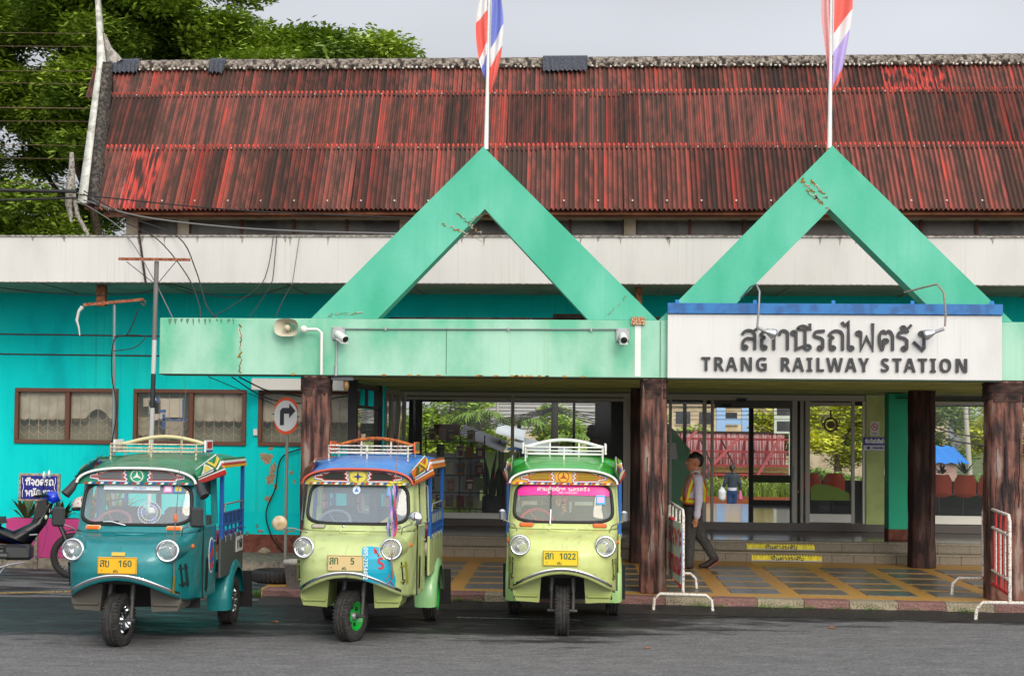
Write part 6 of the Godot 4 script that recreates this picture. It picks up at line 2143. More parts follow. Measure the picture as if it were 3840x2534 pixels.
func taxi_roof(t: Node3D, c: Dictionary):
	var b := MB.new()
	var front := roof_row(-0.3, 1.768, 1.615, 0.588)
	var rows := [front, roof_row(-0.5, 1.81, 1.63, 0.592), roof_row(-0.8, 1.862, 1.655, 0.605), roof_row(-1.2, 1.888, 1.69, 0.615), roof_row(-1.25, 1.89, 1.77, 0.625), roof_row(-1.8, 1.9, 1.79, 0.65), roof_row(-2.45, 1.895, 1.785, 0.65)]
	b.loft(rows, false, true)
	var inner := []
	for r in rows:
		var q := PackedVector3Array()
		for p in r: q.append(p + v3(-p.x * 0.02, -0.02, 0.002 if inner.is_empty() else 0.0))
		inner.append(q)
	b.loft(inner)
	var ro := obj("canopy", b, c.roof, t)
	b = MB.new()
	b.tube(front, 0.014, 6)
	obj("canopy_lip", b, c.lip, ro)
	# visor panel under the lip
	b = MB.new()
	var poly := PackedVector2Array()
	for p in front: poly.append(Vector2(p.x * 0.975, p.y - 0.015))
	poly.append(Vector2(0.57, 1.6)); poly.append(Vector2(-0.57, 1.6))
	var vt := at(v3(0, 0, -0.345))
	b.prism(poly, 0.015, vt)
	var vp := obj("visor_panel", b, c.visor, t)
	# meshes in painted star borders, rope border and the emblem
	for s in [-1.0, 1.0]:
		var star := PackedVector2Array([Vector2(s * 0.135, 1.735), Vector2(s * 0.29, 1.73), Vector2(s * 0.34, 1.705), Vector2(s * 0.385, 1.71), Vector2(s * 0.365, 1.69), Vector2(s * 0.45, 1.678), Vector2(s * 0.36, 1.666), Vector2(s * 0.375, 1.652), Vector2(s * 0.3, 1.652), Vector2(s * 0.12, 1.65), Vector2(s * 0.15, 1.67), Vector2(s * 0.13, 1.695), Vector2(s * 0.16, 1.712)])
		var lay := 0.003
		for q in [[0.027, c.scroll[2]], [0.02, c.scroll[1]], [0.009, c.scroll[0]]]:
			b = MB.new()
			for o in Geometry2D.offset_polygon(star, q[0], Geometry2D.JOIN_MITER): b.prism(o, 0.002, vt * at(v3(0, 0, lay)))
			lay += 0.002
			obj("scroll", b, q[1], vp)
		b = MB.new()
		b.prism(star, 0.002, vt * at(v3(0, 0, lay + 0.001)))
		obj("vent_mesh", b, c.mesh, vp)
		b = MB.new()
		for k in 14:
			for j in 5:
				var x := 0.16 + k * 0.016 + (0.008 if j % 2 else 0.0); var y := 1.66 + j * 0.016
				if Geometry2D.is_point_in_polygon(Vector2(s * x, y), star): b.box(vt * v3(s * x, y, lay + 0.002), v3(0.008, 0.008, 0.003), rotz(0.785))
		obj("vent_hole", b, M["black"], vp)
	for k in 27:
		b = MB.new()
		var x := -0.53 + k * 0.04
		b.prism(PackedVector2Array([Vector2(x, 1.604), Vector2(x + 0.03, 1.604), Vector2(x + 0.042, 1.624), Vector2(x + 0.012, 1.624)]), 0.002, vt * at(v3(0, 0, 0.004)))
		obj("rope_border", b, c.scroll[k % 3], vp)
	b = MB.new()
	var ring := PackedVector2Array()
	var ec := Vector2(0, 1.688)
	if c.emblem == 1:
		for k in 24: ring.append(Vector2(cos(TAU * k / 24), sin(TAU * k / 24)) * 0.06 + ec)
		b.stroke(ring, 0.009, 0.002, vt * at(v3(0, 0, 0.016)), 0.0, true)
	for k in (3 if c.emblem == 1 else 4):
		var a := PI / 2 + TAU * k / (3 if c.emblem == 1 else 4)
		var d := Vector2(cos(a), sin(a)); var n := Vector2(-d.y, d.x)
		b.prism(PackedVector2Array([ec + n * 0.013, ec + d * 0.058, ec - n * 0.013]), 0.002, vt * at(v3(0, 0, 0.018 + k * 0.0005)))
	obj("emblem", b, c.emblem_mat, vp)
	b = MB.new()
	ring = PackedVector2Array()
	for k in 24: ring.append(Vector2(cos(TAU * k / 24) * 0.085, sin(TAU * k / 24) * 0.068) + ec)
	b.prism(ring, 0.002, vt * at(v3(0, 0, 0.012)))
	obj("emblem_disc", b, c.emblem_disc, vp)
	# painted side panels of the canopy
	for s in [-1.0, 1.0]:
		var q := func(u: float, w: float, o: float):
			var lo := v3(0.592, 1.602, -0.3).lerp(v3(0.685, 1.68, -1.22), u)
			var hi := v3(0.55, 1.735, -0.32).lerp(v3(0.565, 1.88, -1.22), u)
			var mid := (lo + hi) / 2 + v3(0.02, 0.025, 0)
			var p := lo.lerp(mid, w).lerp(mid.lerp(hi, w), w) + v3(0.011, 0.011, 0) * (1.0 + o * 100)
			return v3(p.x * s, p.y, p.z)
		var patch := func(nm: String, pts: Array, m: Material, o: float, par: Node):
			var bb := MB.new()
			bb.flat()
			var pp := PackedVector2Array()
			for i in pts.size():
				var a0 := Vector2(pts[i][0], pts[i][1]); var a1 := Vector2(pts[(i + 1) % pts.size()][0], pts[(i + 1) % pts.size()][1])
				for k in 4: pp.append(a0.lerp(a1, k / 4.0))
			if Geometry2D.is_polygon_clockwise(pp): pp.reverse()
			var ix := Geometry2D.triangulate_polygon(pp)
			for i in range(0, ix.size(), 3):
				var A: Vector3 = q.call(pp[ix[i]].x, pp[ix[i]].y, o); var Bb: Vector3 = q.call(pp[ix[i + 1]].x, pp[ix[i + 1]].y, o); var C: Vector3 = q.call(pp[ix[i + 2]].x, pp[ix[i + 2]].y, o)
				if s > 0: bb.tri(A, C, Bb)
				else: bb.tri(A, Bb, C)
			return obj(nm, bb, m, par)
		var bb0 := MB.new()
		var gr := []
		for j in 6:
			var row := PackedVector3Array()
			for i in 9: row.append(q.call(i / 8.0, 1.0 - j / 5.0, 0.0))
			gr.append(row)
		bb0.loft(gr, false, s > 0)
		var panel: Node = obj("side_panel", bb0, c.deco[0], t)
		patch.call("stripe", [[0.0, 0.0], [1.0, 0.0], [1.0, 0.16], [0.0, 0.16]], c.deco[1], 0.01, panel)
		patch.call("stripe", [[0.0, 0.16], [1.0, 0.16], [1.0, 0.22], [0.0, 0.22]], c.deco[2], 0.012, panel)
		patch.call("stripe", [[0.0, 0.3], [0.55, 0.3], [0.62, 0.36], [0.0, 0.36]], c.deco[2], 0.012, panel)
		patch.call("stripe", [[0.0, 0.22], [0.8, 0.22], [0.75, 0.3], [0.0, 0.3]], c.deco[3], 0.012, panel)
		patch.call("triangle", [[0.12, 0.4], [0.62, 0.42], [0.4, 0.94]], c.deco[4], 0.012, panel)
		patch.call("triangle", [[0.2, 0.46], [0.5, 0.47], [0.38, 0.82]], c.deco[5], 0.02, panel)
		patch.call("arrow", [[0.66, 0.42], [0.98, 0.72], [0.98, 0.9], [0.7, 0.62], [0.56, 0.94], [0.5, 0.88]], c.deco[6], 0.014, panel)
		patch.call("arrow", [[0.7, 0.26], [0.98, 0.5], [0.98, 0.62], [0.66, 0.34]], c.deco[2], 0.014, panel)
		patch.call("edge_band", [[0.0, 0.95], [1.0, 0.95], [1.0, 1.0], [0.0, 1.0]], c.deco[2], 0.014, panel)
		b = MB.new()
		b.tube(P([q.call(0.0, 0.0, 0.0), q.call(0.5, 0.0, 0.0), q.call(1.0, 0.0, 0.0), q.call(1.0, 0.5, 0.0)]), 0.011, 6)
		obj("panel_edge", b, c.panel_edge, panel)
		# valance of the rear canopy
		for k in 4:
			boxpart("valance", v3(s * (0.668 - 0.006 * k), 1.768 + k * 0.026, -1.86), v3(0.02, 0.026, 1.22), c.deco[[5, 1, 2, 0][k]], t, 0.003)
	# rack
	b = MB.new()
	var x0 := 0.44
	for y in [1.925, 1.965, 2.005]:
		b.tube(P([v3(-x0, y, -1.6), v3(-x0, y, -0.97), v3(-x0 + 0.04, y, -0.92), v3(0, y - 0.0, -0.88), v3(x0 - 0.04, y, -0.92), v3(x0, y, -0.97), v3(x0, y, -1.6)]), 0.009, 5)
	for p in [[-x0, -0.97], [0, -0.88], [x0, -0.97], [-x0, -1.55], [x0, -1.55]]: b.bar(v3(p[0], 1.84, p[1]), v3(p[0], 2.01, p[1]), 0.01, 5)
	for k in 7: b.bar(v3(-x0 + 0.02, 1.925, -1.04 - k * 0.09), v3(x0 - 0.02, 1.925, -1.04 - k * 0.09), 0.007, 4)
	var rk := obj("roof_rack", b, c.rack, t)
	b = MB.new()
	for q in [[1.985, 0.05], [2.05, 0.045]]:
		var bp := PackedVector2Array()
		for k in 13:
			var x := lerpf(-0.46, 0.46, k / 12.0)
			bp.append(Vector2(x, float(q[0]) + 0.085 * cos(x / 0.46 * PI / 2) - 0.045))
		b.stroke(bp, q[1], 0.02, Transform3D(rotx(0.1), v3(0, 0.03, -1.7)))
	b = MB.new()
	var arc := PackedVector3Array()
	for k in 13:
		var x := lerpf(-0.46, 0.46, k / 12.0)
		arc.append(v3(x, 2.0 + 0.085 * cos(clampf(x / 0.44, -1, 1) * PI / 2), -1.5))
	b.tube(arc, 0.022, 6)
	obj("board_rim", b, c.rack_rim, rk)
	for x in [-0.17, 0.17]:
		b = MB.new(); b.bar(v3(x, 1.88, -1.48), v3(x, 2.07, -1.5), 0.012, 5)
		obj("board_stay", b, c.rack, rk)
	for s in [-1.0, 1.0]:
		boxpart("end_board", v3(s * 0.475, 1.985, -1.4), v3(0.02, 0.13, 0.34), c.end1, rk, 0.004)
		boxpart("end_stripe", v3(s * 0.488, 1.935, -1.4), v3(0.004, 0.022, 0.32), c.end2, rk)
		boxpart("end_patch", v3(s * 0.488, 2.0, -1.4), v3(0.004, 0.07, 0.22), c.end3, rk)


func paint(key: String, col: String, rough := 0.32, metal := 0.0, worn := false) -> StandardMaterial3D:
	if M.has(key): return M[key]
	var m := mat(key, col, rough, metal)
	if worn:
		# sun fade, dust and stone chips
		var c := Color(col)
		m.albedo_color = Color.WHITE
		m.albedo_texture = ramp_tex([c.lerp(Color("6b6152"), 0.4).to_html(false), c.lerp(Color("8a8070"), 0.09).to_html(false), col, c.lightened(0.06).to_html(false)], [0.13, 0.2, 0.5, 0.8], 0.012, 6, 512, hash(key) % 900)
		m.uv1_triplanar = true
		m.uv1_scale = Vector3.ONE * 0.9
		m.roughness_texture = ramp_tex(["ffffff", "8a8a8a"], [0.35, 0.6], 0.01, 4, 256, 40)
		m.roughness = 0.6
		if not M.has("dents"): M["dents"] = bump_tex(0.006, 10.0, 3, 512, 19)
		m.normal_enabled = true
		m.normal_texture = M["dents"]
		m.normal_scale = 0.5
	m.clearcoat_enabled = true
	m.clearcoat = 0.45
	m.clearcoat_roughness = 0.12
	return m


# small flat card laid on the windscreen
func sticker(t: Node3D, n: String, x: float, y: float, w: float, h: float, m: Material, off := 0.004) -> MeshInstance3D:
	var b := MB.new()
	skin_grid(b, x - w / 2, x + w / 2, y - h / 2, y + h / 2, off, 6, 2)
	return obj(n, b, m, t)


func taxis():
	var white: Material = M["white_paint"]
	var red := paint("paint_red", "b81f22")
	var yellow := paint("paint_yellow", "d9b81a")
	var blue := paint("paint_blue", "174f97")
	var green := paint("paint_green", "0c7a4a")
	var orange := paint("paint_orange", "c96a18")
	var dark := mat("paint_black", "17191a", 0.4)
	var amber := mat("amber_lens", "d9641a", 0.25)
	amber.emission_enabled = false
	var base := {"trim": M["steel_pole"], "fork": mat("fork_grey", "4c4c4b", 0.5, 0.3), "arm": mat("arm_grey", "8a8580", 0.4, 0.6), "inside": mat("cab_inside", "3b4744", 0.7), "seat": mat("seat_dark", "23272b", 0.7), "bench": mat("bench_pink", "b83a72", 0.6)}
	# --- teal taxi
	var teal := paint("body_teal", "00757a", 0.3, 0.15, true)
	var c := base.duplicate()
	c.merge({"label": "dark teal three-wheeled taxi with yellow plate, green roof and cream roof rack", "pos": v3(-4.47, 0, -15.95), "yaw": 0.005, "steer": -0.12, "wide": 1.05, "wheel_x": -0.07, "body": teal, "shade": mat("teal_shade", "064a4b", 0.6), "glass": glass("screen_1", "d5e0e6", 0.2),  # pale pane tint paints a haze of reflected sky
		"ind": amber, "ind_frame": mat("cream_frame", "d8b58a", 0.4), "hinge": mat("hinge_dark", "20302f", 0.5), "plate": mat("plate_orange", "efa80a", 0.4), "plate_thai": "สข", "plate_num": "160", "under": mat("under_grey", "54514a", 0.8), "rim": M["chrome"], "cast": true,
		"guard": teal, "bed": mat("bed_grey", "59605e", 0.4, 0.4), "post": blue, "board": mat("board_navy", "1d3f6e", 0.5), "steering": mat("wheel_pink", "9d5b60", 0.5),
		"mirrors": [[v3(-0.68, 1.28, -0.02), Vector2(0.13, 0.2), true, mat("mirror_black", "26282a", 0.5)], [v3(0.66, 1.29, -0.05), Vector2(0.13, 0.2), true, mat("mirror_black", "26282a", 0.5)]],
		"roof": paint("roof_green", "0b6d4a", 0.35, 0.0, true), "lip": white, "visor": paint("visor_green", "12805c"), "mesh": mat("mesh_grey", "77777a", 0.6, 0.3), "scroll": [red, white, blue], "emblem": 1, "emblem_mat": white, "emblem_disc": paint("disc_green", "149062"),
		"deco": [green, red, white, dark, white, yellow, yellow], "panel_edge": red, "rack": noisy("rack_cream", ["8d6f4c", "b5ac90", "c9c3ab"], [0.28, 0.42, 0.6], 0.03, 2.2, 0.5), "rack_board": mat("board_cream", "cfc9ae", 0.5), "rack_rim": mat("rim_cream", "c4b98d", 0.5), "end1": white, "end2": blue, "end3": red})
	var t := taxi(c)
	boxpart("banner", Vector3.ZERO, Vector3.ONE * 0.001, white, t).queue_free()
	var bn := sticker(t, "windscreen_banner", -0.06, 1.585, 0.56, 0.085, mat("banner_white", "cdd7de", 0.5))
	var b := MB.new()
	var tw := text_width("บริการรับส่งทั่วตรัง", 0.02)
	for k in 2:
		var lb := skin_basis(0, 1.585)
		thai(["บริการรับส่งทั่วตรัง", "สามล้อ ตรัง"][k], 0.02, 0.0035, 0.0005, Transform3D(Basis(-lb.x, lb.y, lb.z), skin_pt(-0.02, 1.592 - k * 0.04, 0.007)), -0.2 + k * 0.1, b)
	obj("banner_print", b, mat("faint_blue", "7fa9c8", 0.6), bn)
	for q in [[0.3, "c07ab0"], [0.4, "2f7fb8"]]:
		var sk := sticker(t, "tax_sticker", q[0], 1.56, 0.09, 0.085, mat("sticker_" + q[1], q[1], 0.5), 0.006)
		sticker(t, "sticker_print", q[0], 1.56, 0.06, 0.05, mat("sticker_" + ("d9c6da" if q[0] < 0.35 else "cdb23a"), "d9c6da" if q[0] < 0.35 else "cdb23a", 0.5), 0.009)
	# little fan behind the glass
	b = MB.new()
	for rr in [0.115, 0.08]:
		var ring := PackedVector3Array()
		for k in 20: ring.append(v3(0.1 + cos(TAU * k / 20) * rr, 1.31 + sin(TAU * k / 20) * rr, -0.45))
		b.tube(ring, 0.004, 4, false, true)
	for k in 24: b.bar(v3(0.1, 1.31, -0.445), v3(0.1 + cos(TAU * k / 24) * 0.115, 1.31 + sin(TAU * k / 24) * 0.115, -0.45), 0.0012, 4)
	var fan := obj("dash_fan", b, M["white_paint"], t)
	b = MB.new()
	for k in 3:
		var a := TAU * k / 3 + 0.5
		b.quad(v3(0.1, 1.31, -0.46), v3(0.1 + cos(a) * 0.11, 1.31 + sin(a) * 0.11, -0.47), v3(0.1 + cos(a + 0.5) * 0.12, 1.31 + sin(a + 0.5) * 0.12, -0.46), v3(0.1 + cos(a + 1.0) * 0.1, 1.31 + sin(a + 1.0) * 0.1, -0.46))
	obj("fan_blade", b, mat("fan_blue", "1d4fa5", 0.4), fan)
	b = MB.new(); b.cbox(v3(0.13, 1.33, -0.42), v3(0.07, 0.07, 0.07), 0.02); b.bar(v3(0.1, 1.15, -0.46), v3(0.1, 1.2, -0.46), 0.015)
	obj("fan_motor", b, M["white_paint"], fan)
	# wiper, aerial with a float, badge over the plate, side badge, visor pods
	b = MB.new()
	b.tube(P([skin_pt(-0.08, 1.19, 0.02), skin_pt(-0.22, 1.225, 0.035), skin_pt(-0.3, 1.22, 0.03)]), 0.009, 5)
	obj("wiper_arm", b, M["chrome"], t)
	b = MB.new(); b.tube(P([skin_pt(-0.47, 1.205, 0.022), skin_pt(-0.3, 1.222, 0.022), skin_pt(-0.15, 1.225, 0.022)]), 0.007, 4)
	obj("wiper_blade", b, M["black"], t)
	b = MB.new(); b.tube(P([skin_pt(0.5, 0.72, 0.03), v3(0.505, 1.1, 0.22), v3(0.52, 1.5, 0.16), v3(0.56, 2.6, 0.06)]), [0.008, 0.006, 0.004, 0.002], 5)
	obj("aerial", b, M["grey_cable"], t)
	b = MB.new(); b.lathe([[0.012, 0.0], [0.018, 0.02], [0.02, 0.05], [0.006, 0.08]], at(v3(0.512, 1.26, 0.2)), 10)
	obj("aerial_bead", b, mat("bead_orange", "c9693c", 0.5), t)
	b = MB.new(); b.bar(skin_pt(0.49, 0.55, 0.03), skin_pt(0.5, 0.72, 0.03), 0.013, 6)
	obj("aerial_spring", b, mat("brass", "a08a3a", 0.35, 0.7), t)
	b = MB.new(); b.cbox(skin_pt(0, 0.94, 0.015), v3(0.13, 0.04, 0.006), 0.003, skin_basis(0, 0.94))
	var bd := obj("plate_badge", b, mat("badge_gold", "cfa43a", 0.4), t)
	for s in [-1.0, 1.0]:
		b = MB.new(); b.tube(P([v3(s * 0.61, 1.63, -0.34), v3(s * 0.64, 1.56, -0.3), v3(s * 0.69, 1.49, -0.26)]), [0.03, 0.045, 0.05], 8)
		obj("visor_pod", b, mat("mirror_black", "26282a", 0.5), t)
	# round badge on the door and the white number board on the bed
	b = MB.new()
	var bpoly := PackedVector2Array()
	for k in 16: bpoly.append(Vector2(cos(TAU * k / 16) * 0.12, sin(TAU * k / 16) * 0.19))
	b.prism(bpoly, 0.003, Transform3D(roty(PI / 2), v3(0.609, 0.84, -1.0)))
	var db := obj("door_badge", b, white, t)
	b = MB.new()
	var p2 := PackedVector2Array(); var p3 := PackedVector2Array()
	for k in 16: p2.append(Vector2(cos(TAU * k / 16) * 0.105, sin(TAU * k / 16) * 0.17))
	b.prism(p2, 0.003, Transform3D(roty(PI / 2), v3(0.6115, 0.84, -1.0)))
	obj("badge_field", b, mat("badge_blue", "2750a0", 0.4), db)
	b = MB.new()
	b.prism(PackedVector2Array([Vector2(-0.09, -0.05), Vector2(0.09, 0.02), Vector2(0.06, 0.09), Vector2(-0.1, 0.0)]), 0.002, Transform3D(roty(PI / 2), v3(0.614, 0.84, -1.0)))
	b.prism(PackedVector2Array([Vector2(-0.06, -0.15), Vector2(0.05, -0.13), Vector2(0.09, -0.06), Vector2(-0.08, -0.09)]), 0.002, Transform3D(roty(PI / 2), v3(0.614, 0.84, -1.0)))
	obj("badge_print", b, mat("badge_red", "b5342c", 0.4), db)
	var nb := boxpart("number_board", v3(0.66, 0.88, -2.2), v3(0.006, 0.17, 0.36), white, t)
	b = MB.new()
	thai("ข", 0.085, 0.014, 0.001, Transform3D(roty(PI / 2), v3(0.666, 0.84, -2.06)), 0.0, b)
	obj("lettering", b, M["ink"], nb)
	write("lettering", "160", 0.1, 0.003, M["ink"], nb, v3(0.666, 0.88, -2.24), roty(PI / 2), 0.8)
	# --- light green taxi with the blue roof
	var lime := paint("body_lime", "afbd7b", 0.34, 0.0, true)
	c = base.duplicate()
	c.merge({"label": "pale green three-wheeled taxi with blue roof, plate number 5 and torn blue poster", "pos": v3(-2.3, 0, -16.68), "yaw": -0.04, "steer": -0.32, "quarter": true, "body": lime, "shade": mat("lime_shade", "5d6b36", 0.6), "glass": glass("screen_2", "c5d8ea", 0.2),  # bluish pane tint paints in the reflection haze
		"ind": mat("lens_smoke", "a39a8f", 0.35), "ind_frame": mat("frame_green", "6d7f5c", 0.5), "hinge": mat("hinge_olive", "8a8a35", 0.6), "plate": mat("plate_faded", "c9b07c", 0.5), "plate_thai": "สก", "plate_num": "5", "under": paint("under_lime", "8f9d58", 0.5), "rim": paint("rim_green", "12a034"), "cast": false,
		"guard": paint("guard_mint", "8cc084"), "bed": lime, "post": paint("post_blue", "0f4f96"), "board": mat("board_faded", "8b8f77", 0.6), "steering": mat("wheel_grey", "6f7c8a", 0.5), "fork": mat("fork_blue", "6f8fae", 0.4, 0.3),
		"mirrors": [[v3(-0.77, 1.2, -0.02), Vector2(0.16, 0.16), false, noisy("mirror_rust", ["9d7d55", "b3a07e", "bfb6a4"], [0.2, 0.5, 0.8], 0.01, 1.5, 0.4)], [v3(0.65, 1.27, -0.1), Vector2(0.15, 0.15), false, M["chrome"]]],
		"roof": paint("roof_blue_paint", "2672c4", 0.35, 0.0, true), "lip": paint("lip_orange", "b8442a"), "visor": paint("visor_olive", "b3a53a"), "mesh": mat("mesh_dark", "20231f", 0.7), "scroll": [paint("scroll_red", "b3301f"), white, blue], "emblem": 4, "emblem_mat": paint("emblem_navy", "1d2f70"), "emblem_disc": paint("disc_yellow", "d0c04a"),
		"deco": [orange, orange, white, blue, green, paint("deco_orange", "d08a2a"), yellow], "panel_edge": paint("lip_orange", "b8442a"), "rack": M["rusty_white"], "rack_board": noisy("board_rust", ["7d4420", "b08a66", "c9bfae", "d3ccc0"], [0.28, 0.4, 0.5, 0.7], 0.05, 2.4, 0.8), "rack_rim": noisy("rim_rust", ["7d3a12", "a95a1c", "bb6a24"], [0.3, 0.5, 0.7], 0.02, 1.5, 0.7), "end1": paint("deco_coral", "cf5a30"), "end2": yellow, "end3": green})
	t = taxi(c)
	# torn poster round the right lamp
	b = MB.new()
	on_skin(b, PackedVector2Array([Vector2(0.16, 0.985), Vector2(0.24, 1.0), Vector2(0.325, 0.99), Vector2(0.34, 0.93), Vector2(0.38, 0.87), Vector2(0.46, 0.85), Vector2(0.47, 0.76), Vector2(0.49, 0.66), Vector2(0.485, 0.57), Vector2(0.43, 0.585), Vector2(0.36, 0.615), Vector2(0.27, 0.635), Vector2(0.175, 0.66), Vector2(0.17, 0.8)]), 0.006)
	var ps := obj("torn_poster", b, mat("poster_cyan", "0f9ab5", 0.45), t)
	for q in [["095-2254492", 0.045, -0.01, 0.205, 0.83, "d0d6d8"], ["S", 0.12, 0.0, 0.36, 0.83, "b8243a"]]:
		var w := write("poster_print", q[0], q[1], 0.001, mat("print_" + q[5], q[5], 0.5), ps, skin_pt(q[3], q[4], 0.011), skin_basis(q[3], q[4]) * rotz(-PI / 2 if q[0] != "S" else 0.15), 0.88)
	b = MB.new()
	for q in [[[0.3, 0.97], [0.34, 0.9]], [[0.285, 0.985], [0.3, 0.93]], [[0.44, 0.72], [0.4, 0.66]], [[0.46, 0.68], [0.42, 0.62]], [[0.44, 0.64], [0.47, 0.6]]]:
		var sb := skin_basis(q[0][0], q[0][1])
		b.beam(skin_pt(q[0][0], q[0][1], 0.009), skin_pt(q[1][0], q[1][1], 0.009), 0.025, 0.003)
	obj("poster_scrap", b, mat("print_b8243a", "b8243a", 0.5), ps)
	sticker(t, "tax_sticker", 0.36, 1.54, 0.11, 0.1, mat("sticker_2f9fd0", "2f9fd0", 0.5), 0.006)
	sticker(t, "sticker_print", 0.37, 1.53, 0.09, 0.06, mat("sticker_d79fce", "d79fce", 0.5), 0.009)
	b = MB.new()
	var drop := PackedVector2Array()
	for k in 14: drop.append(Vector2(-0.02 + cos(TAU * k / 14) * 0.042, 1.545 + sin(TAU * k / 14) * 0.045 + (0.02 if k == 3 or k == 4 else 0.0)))
	on_skin(b, drop, 0.005)
	var dp := obj("drop_sticker", b, mat("sticker_pale", "c7d3df", 0.5), t)
	b = MB.new()
	on_skin(b, PackedVector2Array([Vector2(-0.045, 1.525), Vector2(0.005, 1.525), Vector2(-0.02, 1.57)]), 0.008)
	obj("drop_print", b, mat("sticker_blue2", "3c6fb4", 0.5), dp)
	b = MB.new(); b.lathe([[0.0, 0.0], [0.016, 0.004], [0.016, 0.012], [0.0, 0.014]], Transform3D(rotx(PI / 2), skin_pt(-0.13, 1.165, 0.0)), 12)
	obj("wiper_spindle", b, M["chrome"], t)
	b = MB.new()
	var beads := PackedVector3Array()
	for k in 20: beads.append(v3(0.0 + cos(TAU * k / 20) * 0.03, 1.4 + sin(TAU * k / 20) * 0.1, -0.5))
	b.tube(beads, 0.008, 5, false, true)
	obj("hanging_beads", b, mat("beads", "7d5f5a", 0.5), t)
	b = MB.new(); b.cbox(v3(-0.24, 1.17, -0.45), v3(0.2, 0.05, 0.16), 0.02)
	obj("dash_cloth", b, mat("dash_mint", "45a38c", 0.7), t)
	b = MB.new(); b.prism(PackedVector2Array([Vector2(0.16, 1.17), Vector2(0.34, 1.17), Vector2(0.36, 1.3)]), 0.02, at(v3(0, 0, -0.6)))
	obj("cushion", b, mat("cushion_yellow", "b09a3a", 0.7), t)
	b = MB.new(); b.tube(P([skin_pt(0.47, 0.68, 0.05), skin_pt(0.465, 0.85, 0.1), v3(0.47, 1.1, 0.22), v3(0.465, 1.66, 0.1), v3(0.5, 2.35, 0.0)]), [0.009, 0.009, 0.007, 0.005, 0.002], 5)
	var ae := obj("aerial", b, mat("aerial_copper", "9a6a4a", 0.5), t)
	for q in [["ribbon_pink", "c98bb8", 0.0], ["ribbon_blue", "2b4f9e", 0.012], ["ribbon_green", "1d8a70", -0.012], ["ribbon_red", "b83238", 0.02], ["ribbon_violet", "9c86c9", -0.02]]:
		b = MB.new()
		var rr := []
		for k in 12:
			var y := lerpf(1.62, 1.1, k / 11.0)
			var dx: float = q[2] + sin(k * 0.7 + q[2] * 90) * 0.008
			rr.append(P([v3(0.455 + dx * 1.6 - 0.011, y, 0.12 + cos(k + q[2] * 100) * 0.008 + (1.62 - y) * 0.2), v3(0.455 + dx * 1.6 + 0.011, y, 0.13 + sin(k + q[2] * 100) * 0.008 + (1.62 - y) * 0.2)]))
		b.loft(rr)
		obj("ribbon", b, mat(q[0], q[1], 0.6), t)
	b = MB.new()
	for k in 7: b.ball(v3(0.46 + rnd(-0.06, 0.06), 1.63 + rnd(-0.02, 0.02), 0.12), v3(rnd(0.02, 0.04), 0.012, 0.02), 6)
	obj("ribbon_bow", b, paint("bow_yellow", "c9c01c"), t)
	# --- light green taxi with the bright green roof
	var lime2 := paint("body_lime2", "bac577", 0.28, 0.0, true)
	c = base.duplicate()
	c.merge({"label": "pale green three-wheeled taxi with bright green roof, pink windscreen strip and plate 1022", "pos": v3(-0.12, 0, -17.52), "yaw": 0.0, "steer": 0.0, "body": lime2, "shade": mat("lime_shade", "5d6b36", 0.6), "glass": glass("screen_3", "e6eed8", 0.14),  # brighter pane tint, a painted veil of reflection
		"ind": amber, "ind_frame": mat("frame_red", "b0685a", 0.4), "hinge": mat("hinge_olive2", "75803f", 0.6), "plate": mat("plate_yellow", "e0bb12", 0.4), "plate_thai": "สก", "plate_num": "1022", "plate_x": -0.02, "plate_y": 0.85, "under": paint("under_lime2", "99a65c", 0.4), "rim": M["chrome"], "cast": false,
		"guard": paint("guard_lime", "9cc47a"), "bed": lime2, "post": paint("post_blue2", "1b64b4"), "board": mat("board_blue", "2a6fb0", 0.5), "steering": mat("wheel_red", "c0242e", 0.4),
		"mirrors": [[v3(-0.66, 1.27, -0.1), Vector2(0.07, 0.13), true, M["chrome"]], [v3(0.66, 1.27, -0.1), Vector2(0.07, 0.13), true, M["chrome"]]],
		"inside": mat("cab_pale", "b9c2a0", 0.7), "seat": mat("seat_navy", "252b3c", 0.6),  # pale cab colour stands in for reflection on the windscreen
		"roof": paint("roof_bright", "0c9618", 0.25), "lip": white, "visor": paint("visor_amber", "e0a20c"), "mesh": mat("mesh_gold", "b18c14", 0.5, 0.3), "scroll": [red, white, blue], "emblem": 1, "emblem_mat": paint("emblem_red", "a03418"), "emblem_disc": paint("disc_amber", "e3ad1c"),
		"deco": [paint("deco_green", "2f8a2c"), red, white, yellow, red, paint("deco_sky", "1f63b8"), yellow], "panel_edge": red, "rack": white, "rack_board": white, "rack_rim": white, "end1": white, "end2": white, "end3": white})
	t = taxi(c)
	b = MB.new()
	var rows := []
	for j in 5:
		var row := PackedVector3Array()
		for i in 25:
			var u := lerpf(-1, 1, i / 24.0)
			var hw := 0.505 if j > 0 else 0.47
			row.append(skin_pt(u * hw, lerpf(1.618, 1.488 - 0.012 * u * u, j / 4.0) - (0.02 * pow(absf(u), 6.0) if j == 0 else 0.0), 0.003))
		rows.append(row)
	b.loft(rows)
	var strip := obj("sun_strip", b, mat("strip_pink", "e00f8c", 0.35), t)
	b = MB.new()
	var tx := "สามล้อตุ๊กๆ นครตรัง"
	var wd := text_width(tx, 0.05)
	var lb2 := skin_basis(0, 1.56)
	thai(tx, 0.032, 0.0065, 0.001, Transform3D(lb2, skin_pt(0.0, 1.534, 0.008)), -0.29, b, 0.58 / text_width(tx, 0.032))
	obj("lettering", b, M["white_paint"], strip)
	write("lettering", "087-2053360", 0.02, 0.001, M["white_paint"], strip, skin_pt(0.05, 1.512, 0.009), lb2, 1.25, false)
	b = MB.new()
